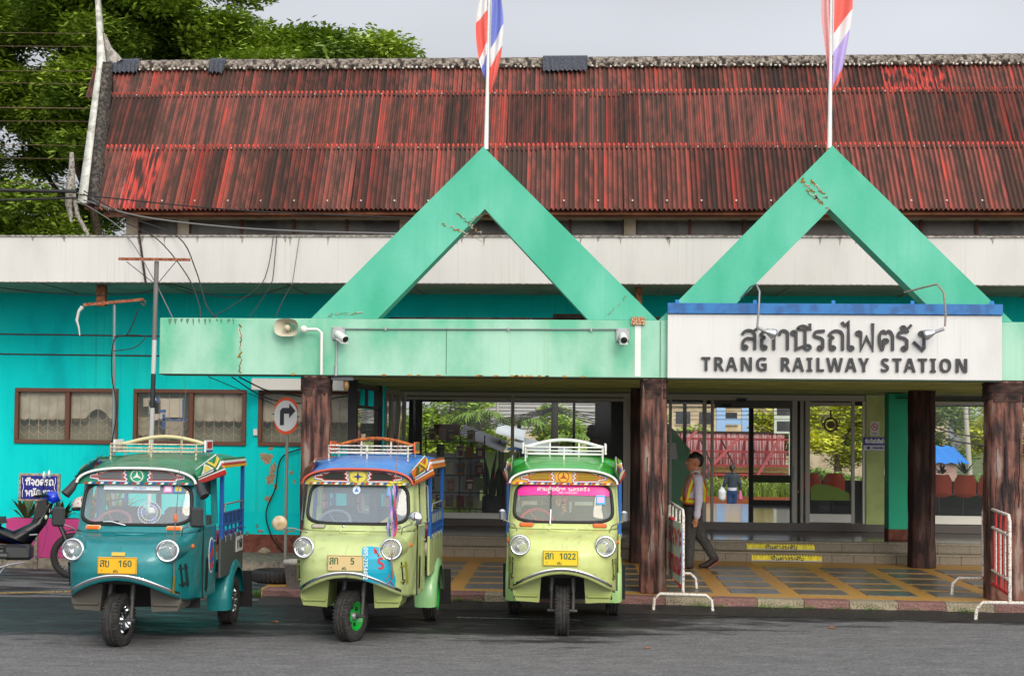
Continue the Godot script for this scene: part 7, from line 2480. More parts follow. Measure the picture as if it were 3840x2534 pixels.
	thai("โทร", 0.018, 0.004, 0.001, Transform3D(lb2, skin_pt(-0.17, 1.504, 0.009)), 0.0, b)
	obj("lettering", b, M["white_paint"], strip)
	sticker(t, "tax_sticker", 0.41, 1.44, 0.095, 0.1, mat("sticker_2f9fd0", "2f9fd0", 0.5), 0.006)
	sticker(t, "sticker_print", 0.41, 1.44, 0.075, 0.06, mat("sticker_d79fce", "d79fce", 0.5), 0.009)
	b = MB.new(); b.bar(skin_pt(-0.14, 1.19, 0.02), skin_pt(-0.135, 1.55, 0.022), 0.006, 5)
	obj("wiper_blade", b, M["black"], t)
	b = MB.new(); b.bar(skin_pt(-0.14, 1.175, 0.02), skin_pt(-0.138, 1.33, 0.03), 0.009, 5); b.ball(skin_pt(-0.14, 1.175, 0.012), Vector3.ONE * 0.018, 8)
	obj("wiper_arm", b, M["chrome"], t)
	b = MB.new()
	for q in [[-0.07, 1.47, 1.38], [-0.04, 1.47, 1.37], [0.02, 1.47, 1.31], [0.0, 1.44, 1.28]]:
		for k in 6: b.ball(v3(q[0] + rnd(-0.01, 0.01), lerpf(q[1], q[2], k / 5.0), -0.48), Vector3.ONE * rnd(0.009, 0.018), 6)
	obj("garland", b, mat("garland_brown", "9a6a34", 0.7), t)
	b = MB.new()
	for k in 9: b.ball(v3(0.02 + rnd(-0.02, 0.02), 1.38 + k * 0.014, -0.475), Vector3.ONE * 0.013, 6)
	obj("garland_tassel", b, mat("garland_red", "a8243a", 0.7), t)


func street_things():
	motorbike()
	barriers()
	wiring()
	# loudspeaker on its bent pipe
	var sp := thing("loudspeaker", "cream horn loudspeaker on a bent white pipe at the mint beam", "loudspeaker", v3(-3.72, 3.48, -20.55))
	var b := MB.new()
	var rows := []
	for q in [[0.17, 0.115, 0.0], [0.165, 0.11, -0.012], [0.1, 0.07, -0.09], [0.06, 0.05, -0.16], [0.055, 0.05, -0.2]]:
		var row := PackedVector3Array()
		for j in 24:
			var a := TAU * j / 24
			var r := 1.0 / pow(pow(absf(cos(a)), 3.0) + pow(absf(sin(a)), 3.0), 1.0 / 3.0)
			row.append(rotx(0.1) * roty(-0.25) * v3(cos(a) * r * q[0], sin(a) * r * q[1], q[2]))
		rows.append(row)
	b.loft(rows, true, true)
	obj("horn", b, mat("horn_cream", "c9c3ae", 0.4), sp)
	b = MB.new()
	b.lathe([[0.03, -0.12], [0.035, -0.04], [0.045, 0.0], [0.04, 0.02], [0.0, 0.03]], Transform3D(rotx(PI / 2 - 0.1), v3(0.01, -0.005, -0.02)), 14)
	obj("driver", b, mat("driver_cream", "b9b08f", 0.4), sp)
	b = MB.new()
	b.ball(v3(0.22, -0.02, -0.06), v3(0.05, 0.05, 0.05), 12)
	b.tube(P([v3(0.22, -0.02, -0.06), v3(0.4, -0.02, -0.06), v3(0.45, -0.06, -0.06), v3(0.455, -0.6, -0.08)]), 0.02, 8)
	obj("pipe", b, M["pvc"], sp)
	# two cameras and the conduit between them
	for q in [[-3.06, "white bullet camera on a grey box near the loudspeaker", 1.0], [0.6, "white bullet camera on a grey box near the white stripe", 0.0]]:
		var cm := thing("security_camera", q[1], "camera", v3(q[0], 3.42, -20.75), 0.0, "cameras on the beam")
		boxpart("junction_box", v3(0, 0, 0.025), v3(0.165, 0.165, 0.05), M["box_grey"], cm, 0.006)
		b = MB.new()
		for x in [-0.065, 0.065]:
			for y in [-0.065, 0.065]: b.ball(v3(x, y, 0.052), Vector3.ONE * 0.008, 6)
		obj("screw", b, M["steel_pole"], cm)
		var dir := v3(0.55, -0.35, 0.75).normalized() if q[2] > 0 else v3(0.05, -0.3, 0.95).normalized()
		var xb := dir.cross(Vector3.UP).normalized()
		var tb := Transform3D(Basis(xb, dir, xb.cross(dir)), v3(0, -0.015, 0.08))
		b = MB.new()
		b.lathe([[0.0, -0.04], [0.04, -0.03], [0.048, 0.0], [0.048, 0.2], [0.042, 0.22]], tb, 16)
		obj("housing", b, M["white_paint"], cm)
		b = MB.new()
		b.lathe([[0.042, 0.205], [0.02, 0.212], [0.0, 0.212]], tb, 14)
		obj("lens", b, M["black"], cm)
		b = MB.new(); b.box(tb * v3(0, 0.13, -0.052), v3(0.1, 0.2, 0.006), tb.basis)
		obj("sunshade", b, M["white_paint"], cm)
		if q[2] > 0:
			b = MB.new()
			b.tube(P([v3(-0.03, -0.08, 0.02), v3(-0.03, -0.42, 0.02)]), 0.012, 6); b.bar(v3(-0.03, -0.42, 0.02), v3(-0.03, -0.55, 0.02), 0.022, 6)
			obj("conduit_drop", b, M["box_grey"], cm)
	b = MB.new(); b.tube(P([v3(-2.97, 3.475, -20.73), v3(-0.9, 3.483, -20.732), v3(0.52, 3.49, -20.73)]), 0.011, 6)
	var cd := solo("conduit", b, mat("conduit_grey", "6e7a76", 0.5), "thin grey conduit running between the two cameras", "conduit")
	for x in [-2.45, -0.86, 0.2]: boxpart("clip", v3(x, 3.485, -20.722), v3(0.02, 0.05, 0.02), M["box_grey"], cd)
	# small floodlight under the beam at the first post
	var fl := thing("flood_lamp", "small grey lamp hanging under the beam beside the first post", "lamp", v3(-2.98, 2.8, -20.9))
	boxpart("bracket", v3(-0.05, 0.04, 0), v3(0.3, 0.05, 0.06), M["box_grey"], fl, 0.006)
	b = MB.new(); b.lathe([[0.0, -0.12], [0.03, -0.11], [0.04, -0.06], [0.035, 0.0], [0.0, 0.02]], Transform3D(), 10)
	obj("bulb_glass", b, mat("bulb_amber", "8a6a45", 0.3), fl)
	# right turn sign
	var rs := thing("turn_sign", "orange rimmed oval road sign with a black right turn arrow on a thin pole", "road sign", v3(-3.96, 0.02, -22.0), -0.5)
	b = MB.new(); b.bar(v3(0, 0, -0.02), v3(0.0, 2.58, -0.02), 0.024, 8)
	obj("pole", b, mat("pole_worn", "85867d", 0.5, 0.3), rs)
	b = MB.new()
	var disc := PackedVector2Array(); var inner := PackedVector2Array()
	for k in 36:
		var a := TAU * k / 36
		disc.append(Vector2(clampf(cos(a) * 0.24, -0.2, 0.2), sin(a) * 0.255) + Vector2(0, 2.33))
		inner.append(Vector2(clampf(cos(a) * 0.205, -0.2, 0.2), sin(a) * 0.212) + Vector2(0, 2.33))
	b.prism(disc, 0.006, at(v3(0, 0, 0.012)))
	obj("rim_disc", b, M["orange_sign"], rs)
	b = MB.new(); b.prism(inner, 0.003, at(v3(0, 0, 0.016)))
	obj("face", b, M["white_paint"], rs)
	b = MB.new()
	b.prism(PackedVector2Array([Vector2(-0.1, 2.2), Vector2(-0.03, 2.2), Vector2(-0.03, 2.36), Vector2(0.06, 2.36), Vector2(0.06, 2.3), Vector2(0.17, 2.4), Vector2(0.06, 2.5), Vector2(0.06, 2.44), Vector2(-0.06, 2.44), Vector2(-0.1, 2.4)]), 0.002, at(v3(0, 0, 0.019)))
	obj("arrow", b, M["ink"], rs)
	# tyre lying under the sign pole, bucket, stone
	b = MB.new()
	b.lathe([[0.24, 0.02], [0.27, 0.0], [0.33, 0.02], [0.355, 0.06], [0.355, 0.11], [0.33, 0.15], [0.27, 0.17], [0.24, 0.15], [0.25, 0.085], [0.24, 0.02]], at(v3(-3.96, 0.13, -21.4)), 36)
	for k in 36:
		var a := TAU * k / 36
		b.box(v3(-3.96 + cos(a) * 0.352, 0.215, -21.4 + sin(a) * 0.352), v3(0.012, 0.12, 0.022), Basis(Vector3.UP, -a) * rotx(0.5))
	solo("old_tyre", b, M["rubber"], "old black tyre lying flat on the kerb round the sign pole", "tyre")
	var bk := thing("bucket", "dirty white plastic bucket beside the old tyre", "bucket", v3(-3.56, 0.135, -20.62))
	b = MB.new()
	b.lathe([[0.0, 0.0], [0.115, 0.0], [0.15, 0.3], [0.162, 0.3], [0.162, 0.36], [0.15, 0.36], [0.145, 0.3], [0.11, 0.02], [0.0, 0.02]], Transform3D(), 22)
	obj("tub", b, noisy("bucket_white", ["8f8a82", "aba69d", "b9b4ab"], [0.3, 0.5, 0.7], 0.02, 2.0, 0.6), bk)
	b = MB.new()
	b.lathe([[0.0, 0.0], [0.07, 0.0], [0.1, 0.05], [0.05, 0.1], [0.0, 0.11]], Transform3D(Basis.from_scale(v3(1.2, 1, 0.8)) * roty(0.6), v3(-4.95, 0.15, -25.7)), 6)
	solo("loose_stone", b, noisy("stone", ["7d705c", "94866f", "a89a83"], [0.3, 0.5, 0.7], 0.03, 2.0, 0.95), "loose pale stone at the foot of the teal wall", "stone")
	for q in [["orange fallen leaf on the road below the blue roofed taxi", -3.35, -18.1], ["brown fallen leaf on the road in front of the green roofed taxi", 0.75, -16.6], ["pale scrap of paper on the wet road by the kerb", -0.75, -19.9], ["small brown leaf on the road below the guard", 2.9, -18.6]]:
		b = MB.new()
		b.flat()
		b.tri(v3(-0.05, 0.004, 0), v3(0, 0.022, -0.03), v3(0.05, 0.008, 0.0)); b.tri(v3(-0.05, 0.004, 0), v3(0.05, 0.008, 0), v3(0.0, 0.012, 0.035))
		var lf := solo("litter", b, mat("leaf_orange", "9a5a1e", 0.8) if not "pale" in q[0] else M["white_paint"], q[0], "litter")
		lf.position = v3(q[1], 0, q[2]); lf.rotation.y = q[1] * 2.0
	# weeds along the kerb
	var wi := 0
	for q in [[1.55, 7], [1.75, 6], [2.35, 8], [2.6, 8], [2.85, 6], [3.25, 5], [3.6, 5], [4.15, 4], [4.75, 6], [-1.45, 7], [-1.2, 4], [-4.1, 9], [-4.35, 6], [-4.75, 4]]:
		b = MB.new()
		b.flat()
		for k in q[1] * 6:
			var a := rnd(0, TAU); var d := v3(cos(a), 0, absf(sin(a)))
			var s := v3(-d.z, 0, d.x) * 0.006
			var h := rnd(0.04, 0.1); var p := v3(rnd(-0.09, 0.09), 0, rnd(-0.02, 0.03))
			b.tri(p - s, p + s, p + d * h * 0.5 + v3(0, h, 0))
			b.tri(p + d * h * 0.5 + v3(0, h, 0) - s * 0.7, p + d * h * 0.5 + v3(0, h, 0) + s * 0.7, p + d * h * 1.2 + v3(0, h * 0.8, 0))
		var o := solo("weed", b, mat("weed_green", "4d7a1c", 0.6), "", "weed", "weeds at the foot of the kerb")
		var zz := -20.25 + 0.028 * (float(q[0]) - 1.0) if q[0] > -3.9 else -20.7 - wi * 0.01
		o.position = v3(q[0], 0, zz)
		o.set_meta("label", "green weed tuft at the kerb, %s" % ["first right of the near barrier foot", "second right of the near barrier foot", "under the first red stone right of the guard", "third tuft in the row right of the guard", "end of the tuft row right of the guard", "small one mid kerb", "small one before the black post", "thin one under the black post", "bright leafy one near the right barrier", "below the seated person", "thin one between the two green taxis", "beside the old tyre", "left of the old tyre", "behind the teal taxi's rear wheel"][wi])
		wi += 1
	# stickers on the step risers
	for q in [[3.32, 0.346, -26.447, 1.08, "yellow and black warning strip on the upper step riser"], [3.37, 0.196, -26.083, 1.1, "yellow and black warning strip on the lower step riser"]]:
		var ws := thing("warning_strip", q[4], "warning strip", v3(q[0], q[1], q[2]), 0.0, "warning strips on the steps")
		boxpart("strip", Vector3.ZERO, v3(q[3], 0.105, 0.006), noisy("strip_yellow", ["d8c60c", "ead816", "f0e030"], [0.3, 0.5, 0.7], 0.02, 1.0, 0.4), ws)
		boxpart("worn_band", v3(0, -0.042, 0.0035), v3(q[3] - 0.01, 0.02, 0.003), mat("worn_white2", "b5b1a4", 0.6), ws)
		b = MB.new()
		for k in 24:
			var x: float = -q[3] / 2 + 0.02 + k * 0.045
			b.prism(PackedVector2Array([Vector2(x, 0.052), Vector2(x + 0.022, 0.052), Vector2(x + 0.036, 0.034), Vector2(x + 0.014, 0.034)]), 0.002, at(v3(0, 0, 0.005)))
		obj("hazard_stripe", b, M["ink"], ws)
		b = MB.new()
		var tx := "พื้นต่างระดับ"
		thai(tx, 0.046, 0.011, 0.001, at(v3(0, -0.034, 0.0055)), -0.25, b, 0.52 / text_width(tx, 0.046))
		obj("lettering", b, M["ink"], ws)
	# flags
	flag(v3(-1.18, 5.84, -20.9), "limp red white and blue flag with purple tint on the left gable pole", 0.02, 0)
	flag(v3(3.23, 5.84, -20.9), "limp red white and violet flag on the right gable pole", 0.015, 1)
	# blue parking sign, pink planter and its plants
	var ps := thing("parking_sign", "dark blue staff parking sign with white lettering behind the motorbike", "sign", v3(-8.1, 1.24, -24.0))
	boxpart("frame", v3(0, 0, -0.02), v3(0.64, 0.42, 0.05), noisy("frame_wood", ["7a6a58", "948573", "a6998a"], [0.3, 0.5, 0.7], 0.02, 1.5, 0.8), ps, 0.006)
	boxpart("panel", v3(0, 0, 0.008), v3(0.56, 0.35, 0.01), M["deep_blue"], ps)
	b = MB.new()
	var w1 := text_width("ที่จอดรถ", 0.085); var w2 := text_width("พนักงาน", 0.085)
	thai("ที่จอดรถ", 0.085, 0.02, 0.001, at(v3(0, 0.03, 0.015)), -0.21, b, 0.44 / w1)
	thai("พนักงาน", 0.085, 0.02, 0.001, at(v3(0, -0.13, 0.015)), -0.21, b, 0.44 / w2)
	obj("lettering", b, M["white_paint"], ps)
	b = MB.new()
	b.stroke(PackedVector2Array([Vector2(0.255, -0.15), Vector2(0.255, -0.05), Vector2(0.24, -0.02), Vector2(0.24, 0.04), Vector2(0.255, 0.07), Vector2(0.255, 0.15)]), 0.008, 0.001, at(v3(0, 0, 0.014)))
	b.stroke(PackedVector2Array([Vector2(-0.255, -0.15), Vector2(-0.255, -0.05), Vector2(-0.24, -0.02), Vector2(-0.24, 0.04), Vector2(-0.255, 0.07), Vector2(-0.255, 0.15)]), 0.008, 0.001, at(v3(0, 0, 0.014)))
	obj("border", b, M["white_paint"], ps)
	boxpart("stake", v3(-0.05, -0.6, -0.06), v3(0.05, 1.6, 0.04), M["concrete"], ps)
	var pk := thing("pink_planter", "bright pink planter trough behind the motorbike", "planter", v3(-8.0, 0.14, -24.6))
	boxpart("trough", v3(0, 0.3, 0), v3(1.5, 0.6, 0.4), mat("pink", "b03674", 0.8), pk, 0.01)
	for q in [[-8.5, "spiky croton plant left in the pink planter", "3f5a26", 0.5], [-7.95, "dark leafy plant in the middle of the pink planter", "253a1b", 0.35], [-7.45, "yellow and red leaved croton right in the pink planter", "8a7a1c", 0.55], [-7.15, "tall yellow green plant at the right end of the planter", "7d7f24", 0.75]]:
		var p := thing("planter_plant", q[1], "plant", v3(q[0], 0.74, -24.6))
		b = MB.new(); leaf_tuft(b, 30, q[3], 0.07, -0.05)
		obj("foliage", b, mat("planter_" + q[2], q[2], 0.5), p)
		b = MB.new()
		for k in 3: b.bar(v3(0, -0.1, 0), v3(rnd(-0.08, 0.08), 0.18, rnd(-0.05, 0.05)), 0.008, 4)
		obj("stem", b, M["bark"], p)


func flag(p: Vector3, label: String, lean: float, kind: int):
	var f := thing("flagpole", label, "flag", p)
	var b := MB.new()
	b.tube(P([v3(0, 0, 0), v3(lean * 0.5, 0.85, 0), v3(lean * 2.0, 3.4, 0)]), [0.032, 0.024, 0.018], 8)
	obj("pole", b, M["white_paint"], f)
	# hanging cloth in sloping bands, each side of the pole
	var cr := mat("flag_red", "dd6258", 0.7); var cw := mat("flag_white", "d9d7d6", 0.7); var cb := mat("flag_blue", "717cc2", 0.7); var cv := mat("flag_violet", "b39fd6", 0.7); var cp := mat("flag_pink", "dba5a5", 0.7)
	var plans := [[[-1.0, [cw, 0.0, 0.22], [cr, 0.22, 0.62], [cw, 0.62, 0.76], [cb, 0.76, 1.0]], [1.0, [cb, 0.0, 0.42], [cw, 0.42, 0.62], [cr, 0.62, 1.0]]], [[-1.0, [cp, 0.0, 0.7], [cr, 0.7, 0.85]], [1.0, [cr, 0.0, 0.3], [cw, 0.3, 0.5], [cv, 0.5, 0.86], [cr, 0.86, 1.0]]]]
	for pl in plans[kind]:
		var side: float = pl[0]
		var len := 1.25 if side > 0 or kind == 1 else 1.1
		for k in range(1, pl.size()):
			var q: Array = pl[k]
			b = MB.new()
			var rows := []
			for i in 9:
				var row := PackedVector3Array()
				for j in 11:
					var u := j / 10.0
					var t := lerpf(q[1], q[2], i / 8.0)
					if t > 0.01 and t < 0.99: t = clampf(t - (u - 0.5) * 0.22 * side, 0, 1)
					var wd := ((0.12 if kind == 0 else (0.19 if side > 0 else 0.07)) + 0.045 * sin(t * 4.0 + kind)) * (1.0 - 0.45 * pow(t, 3.0))
					row.append(v3(lean * (1.9 - t) + side * (0.02 + u * wd), 1.98 - t * len + u * 0.05 * sin(t * 6.0) + (0.12 * u * pow(t, 4.0)), side * 0.02 + 0.035 * sin(u * 7.0 + t * 3.0 + side)))
				rows.append(row)
			b.loft(rows)
			obj("cloth", b, q[0], f)


func motorbike():
	var m := thing("motorbike", "blue and black underbone motorbike parked before the pink planter", "motorbike", v3(-7.9, 0.0, -22.5), 0.22)
	m.scale = Vector3.ONE * 1.13
	var blk := mat("bike_black", "17181a", 0.35)
	var blu := paint("bike_blue", "0636c4")
	# wheels in local x (front at +x)
	for q in [[0.7, 0.29], [-0.6, 0.29]]:
		var b := MB.new()
		var t := Transform3D(Basis(Vector3.RIGHT, Vector3.FORWARD * -1.0, Vector3.UP) * rotx(0.0), v3(q[0], q[1], 0))
		t.basis = Basis(Vector3.RIGHT, PI / 2)
		b.lathe([[0.2, -0.03], [0.27, -0.042], [0.288, -0.02], [0.29, 0.0], [0.288, 0.02], [0.27, 0.042], [0.2, 0.03], [0.2, -0.03]], t, 32)
		var w := obj("wheel", b, M["rubber"], m)
		b = MB.new()
		b.lathe([[0.2, -0.03], [0.215, -0.032], [0.215, 0.032], [0.2, 0.03], [0.2, -0.03]], t, 28)
		for k in 18: b.bar(t * v3(0, 0.02 if k % 2 else -0.02, 0), t * v3(cos(TAU * k / 18) * 0.2, 0, sin(TAU * k / 18) * 0.2), 0.003, 4)
		b.lathe([[0.0, -0.04], [0.05, -0.04], [0.05, 0.04], [0.0, 0.04]], t, 12)
		obj("rim", b, M["steel_pole"], w)
	var b := MB.new()
	for s in [-1.0, 1.0]: b.tube(P([v3(0.7, 0.29, s * 0.07), v3(0.55, 0.62, s * 0.06), v3(0.42, 0.86, s * 0.03)]), 0.026, 6)
	obj("fork", b, mat("fork_black", "3a3a3c", 0.4, 0.3), m)
	b = MB.new()
	var rows := []
	for k in 8:
		var a := lerpf(0.15, 2.0, k / 7.0)
		rows.append(P([v3(0.7 + cos(a) * 0.32, 0.29 + sin(a) * 0.32, -0.055), v3(0.7 + cos(a) * 0.335, 0.29 + sin(a) * 0.335, 0), v3(0.7 + cos(a) * 0.32, 0.29 + sin(a) * 0.32, 0.055)]))
	b.loft(rows)
	obj("front_mudguard", b, blk, m)
	# leg shield, inner panel, body
	for s in [-1.0, 1.0]:
		b = MB.new()
		b.prism(PackedVector2Array([Vector2(0.42, 0.98), Vector2(0.255, 0.9), Vector2(0.36, 0.62), Vector2(0.3, 0.3), Vector2(0.2, 0.26), Vector2(0.12, 0.42), Vector2(-0.15, 0.52), Vector2(-0.35, 0.62), Vector2(-0.33, 0.66), Vector2(0.0, 0.6), Vector2(0.24, 0.62), Vector2(0.32, 0.8)]), 0.03, Transform3D(roty(s * 0.08), v3(0, 0, s * 0.13 + 0.015)))
		obj("leg_shield", b, blu, m)
		b = MB.new()
		b.prism(PackedVector2Array([Vector2(-0.2, 0.68), Vector2(-0.8, 0.84), Vector2(-0.86, 0.8), Vector2(-0.6, 0.64), Vector2(-0.25, 0.58)]), 0.03, at(v3(0, 0, s * 0.11 + 0.015)))
		obj("tail_panel", b, blu, m)
	b = MB.new()
	b.loft([P([v3(0.38, 0.95, -0.09), v3(0.44, 0.95, 0), v3(0.38, 0.95, 0.09), v3(0.3, 0.95, 0)]), P([v3(0.28, 0.7, -0.13), v3(0.36, 0.7, 0), v3(0.28, 0.7, 0.13), v3(0.16, 0.7, 0)]), P([v3(0.0, 0.5, -0.12), v3(0.16, 0.42, 0), v3(0.0, 0.5, 0.12), v3(-0.05, 0.6, 0)]), P([v3(-0.3, 0.6, -0.12), v3(-0.3, 0.45, 0), v3(-0.3, 0.6, 0.12), v3(-0.3, 0.7, 0)])], true)
	obj("inner_panel", b, blk, m)
	b = MB.new()
	b.loft([P([v3(-0.12, 0.7, -0.1), v3(-0.12, 0.72, 0), v3(-0.12, 0.7, 0.1)]), P([v3(-0.3, 0.77, -0.13), v3(-0.3, 0.8, 0), v3(-0.3, 0.77, 0.13)]), P([v3(-0.75, 0.84, -0.11), v3(-0.75, 0.87, 0), v3(-0.75, 0.84, 0.11)]), P([v3(-0.88, 0.84, -0.06), v3(-0.88, 0.86, 0), v3(-0.88, 0.84, 0.06)])])
	b.box(v3(-0.5, 0.74, 0), v3(0.7, 0.08, 0.2))
	obj("seat", b, blk, m)
	b = MB.new()
	b.cbox(v3(0.02, 0.34, 0), v3(0.36, 0.2, 0.22), 0.04); b.bar(v3(-0.1, 0.3, 0.12), v3(-0.75, 0.32, 0.15), 0.045, 8); b.cbox(v3(-0.35, 0.4, 0), v3(0.5, 0.06, 0.12), 0.02)
	obj("engine", b, mat("engine_grey", "3f4042", 0.45, 0.5), m)
	b = MB.new()
	b.tube(P([v3(0.1, 0.22, 0.14), v3(-0.05, 0.2, 0.22), v3(-0.25, 0.14, 0.24)]), 0.014, 6); b.bar(v3(-0.1, 0.2, 0.1), v3(-0.25, 0.0, 0.22), 0.014, 6)
	obj("foot_rest", b, M["steel_pole"], m)
	# black cover over the upper leg shield, glove box and hook, dash facing the rider
	for s in [-1.0, 1.0]:
		b = MB.new()
		b.prism(PackedVector2Array([Vector2(0.36, 1.0), Vector2(0.38, 0.9), Vector2(0.3, 0.78), Vector2(0.2, 0.76), Vector2(0.26, 0.98)]), 0.05, Transform3D(roty(s * 0.1), v3(0, 0, s * 0.14 + 0.025)))
		obj("black_cover", b, blk, m)
	b = MB.new(); b.cbox(v3(0.27, 1.06, 0), v3(0.03, 0.12, 0.2), 0.02, rotz(0.6))
	obj("dash", b, mat("dash_grey", "8b8580", 0.3), m)
	b = MB.new(); b.bar(v3(0.17, 0.56, 0.17), v3(0.27, 0.57, 0.18), 0.012, 5)
	obj("carry_hook", b, M["steel_pole"], m)
	# head with lamp, bars, mirror, dials
	b = MB.new()
	b.loft([P([v3(0.36, 1.0, -0.06), v3(0.36, 1.1, -0.06), v3(0.36, 1.1, 0.06), v3(0.36, 1.0, 0.06)]), P([v3(0.44, 0.95, -0.12), v3(0.42, 1.1, -0.12), v3(0.42, 1.1, 0.12), v3(0.44, 0.95, 0.12)]), P([v3(0.53, 0.98, -0.07), v3(0.48, 1.09, -0.07), v3(0.48, 1.09, 0.07), v3(0.53, 0.98, 0.07)])], true, true)
	b.fan(P([v3(0.53, 0.98, -0.07), v3(0.48, 1.09, -0.07), v3(0.48, 1.09, 0.07), v3(0.53, 0.98, 0.07)]))
	obj("headlight_cowl", b, blu, m)
	b = MB.new(); b.cbox(v3(0.515, 1.03, 0), v3(0.02, 0.07, 0.13), 0.008, rotz(0.4))
	obj("headlight", b, mat("lamp_clear", "a9a6a0", 0.15, 0.3), m)
	b = MB.new(); b.tube(P([v3(0.24, 1.05, -0.34), v3(0.36, 1.05, -0.15), v3(0.38, 1.04, 0.0), v3(0.36, 1.05, 0.15), v3(0.24, 1.05, 0.34)]), 0.02, 6)
	obj("handlebar", b, blk, m)
	for s in [-1.0, 1.0]:
		b = MB.new(); b.tube(P([v3(0.32, 1.06, s * 0.2), v3(0.34, 1.2, s * 0.26), v3(0.35, 1.27, s * 0.29)]), 0.006, 5)
		var mr := obj("mirror", b, blk, m)
		b = MB.new(); b.ball(v3(0.35, 1.31, s * 0.31), v3(0.02, 0.055, 0.085), 10)
		obj("mirror_glass", b, mat("mirror_bright", "f2f4f6", 0.1, 0.3), mr)  # near-white colour paints the glint of the mirror
	b = MB.new(); b.cbox(v3(0.395, 0.86, 0.0), v3(0.012, 0.05, 0.08), 0.004)
	obj("sticker", b, M["white_paint"], m)
	b = MB.new(); b.ball(v3(0.36, 0.78, 0.1), v3(0.02, 0.03, 0.03), 8)
	obj("key_switch", b, mat("mint_dot", "b9cfae", 0.5), m)
	# helmet resting on the planter edge beyond
	var h := thing("helmet", "white and red dotted helmet hung beside the motorbike handlebar", "helmet", v3(-7.18, 1.0, -23.2))
	b = MB.new()
	rows = []
	for k in 8:
		var a := PI / 2 * k / 7.0
		var row := PackedVector3Array()
		for j in 20: row.append(v3(cos(TAU * j / 20) * 0.15 * cos(a), sin(a) * 0.15, sin(TAU * j / 20) * 0.13 * cos(a)))
		rows.append(row)
	b.loft(rows, true, true)
	obj("shell", b, mat("helmet_white", "c9bfb6", 0.3), h)
	b = MB.new()
	for k in 14:
		var a := rnd(0.1, 1.0); var e := rnd(0, TAU)
		b.ball(v3(cos(e) * 0.15 * cos(a), sin(a) * 0.15, sin(e) * 0.13 * cos(a)), Vector3.ONE * rnd(0.008, 0.016), 6)
	obj("red_dot", b, M["letter_red"], h)
	b = MB.new(); b.ball(v3(0.07, 0.07, 0.02), v3(0.1, 0.09, 0.11), 12)
	obj("red_half", b, mat("helmet_red", "ad2433", 0.3), h)
	b = MB.new(); b.cbox(v3(0.02, -0.03, 0), v3(0.3, 0.05, 0.26), 0.02)
	obj("brim", b, blk, h)


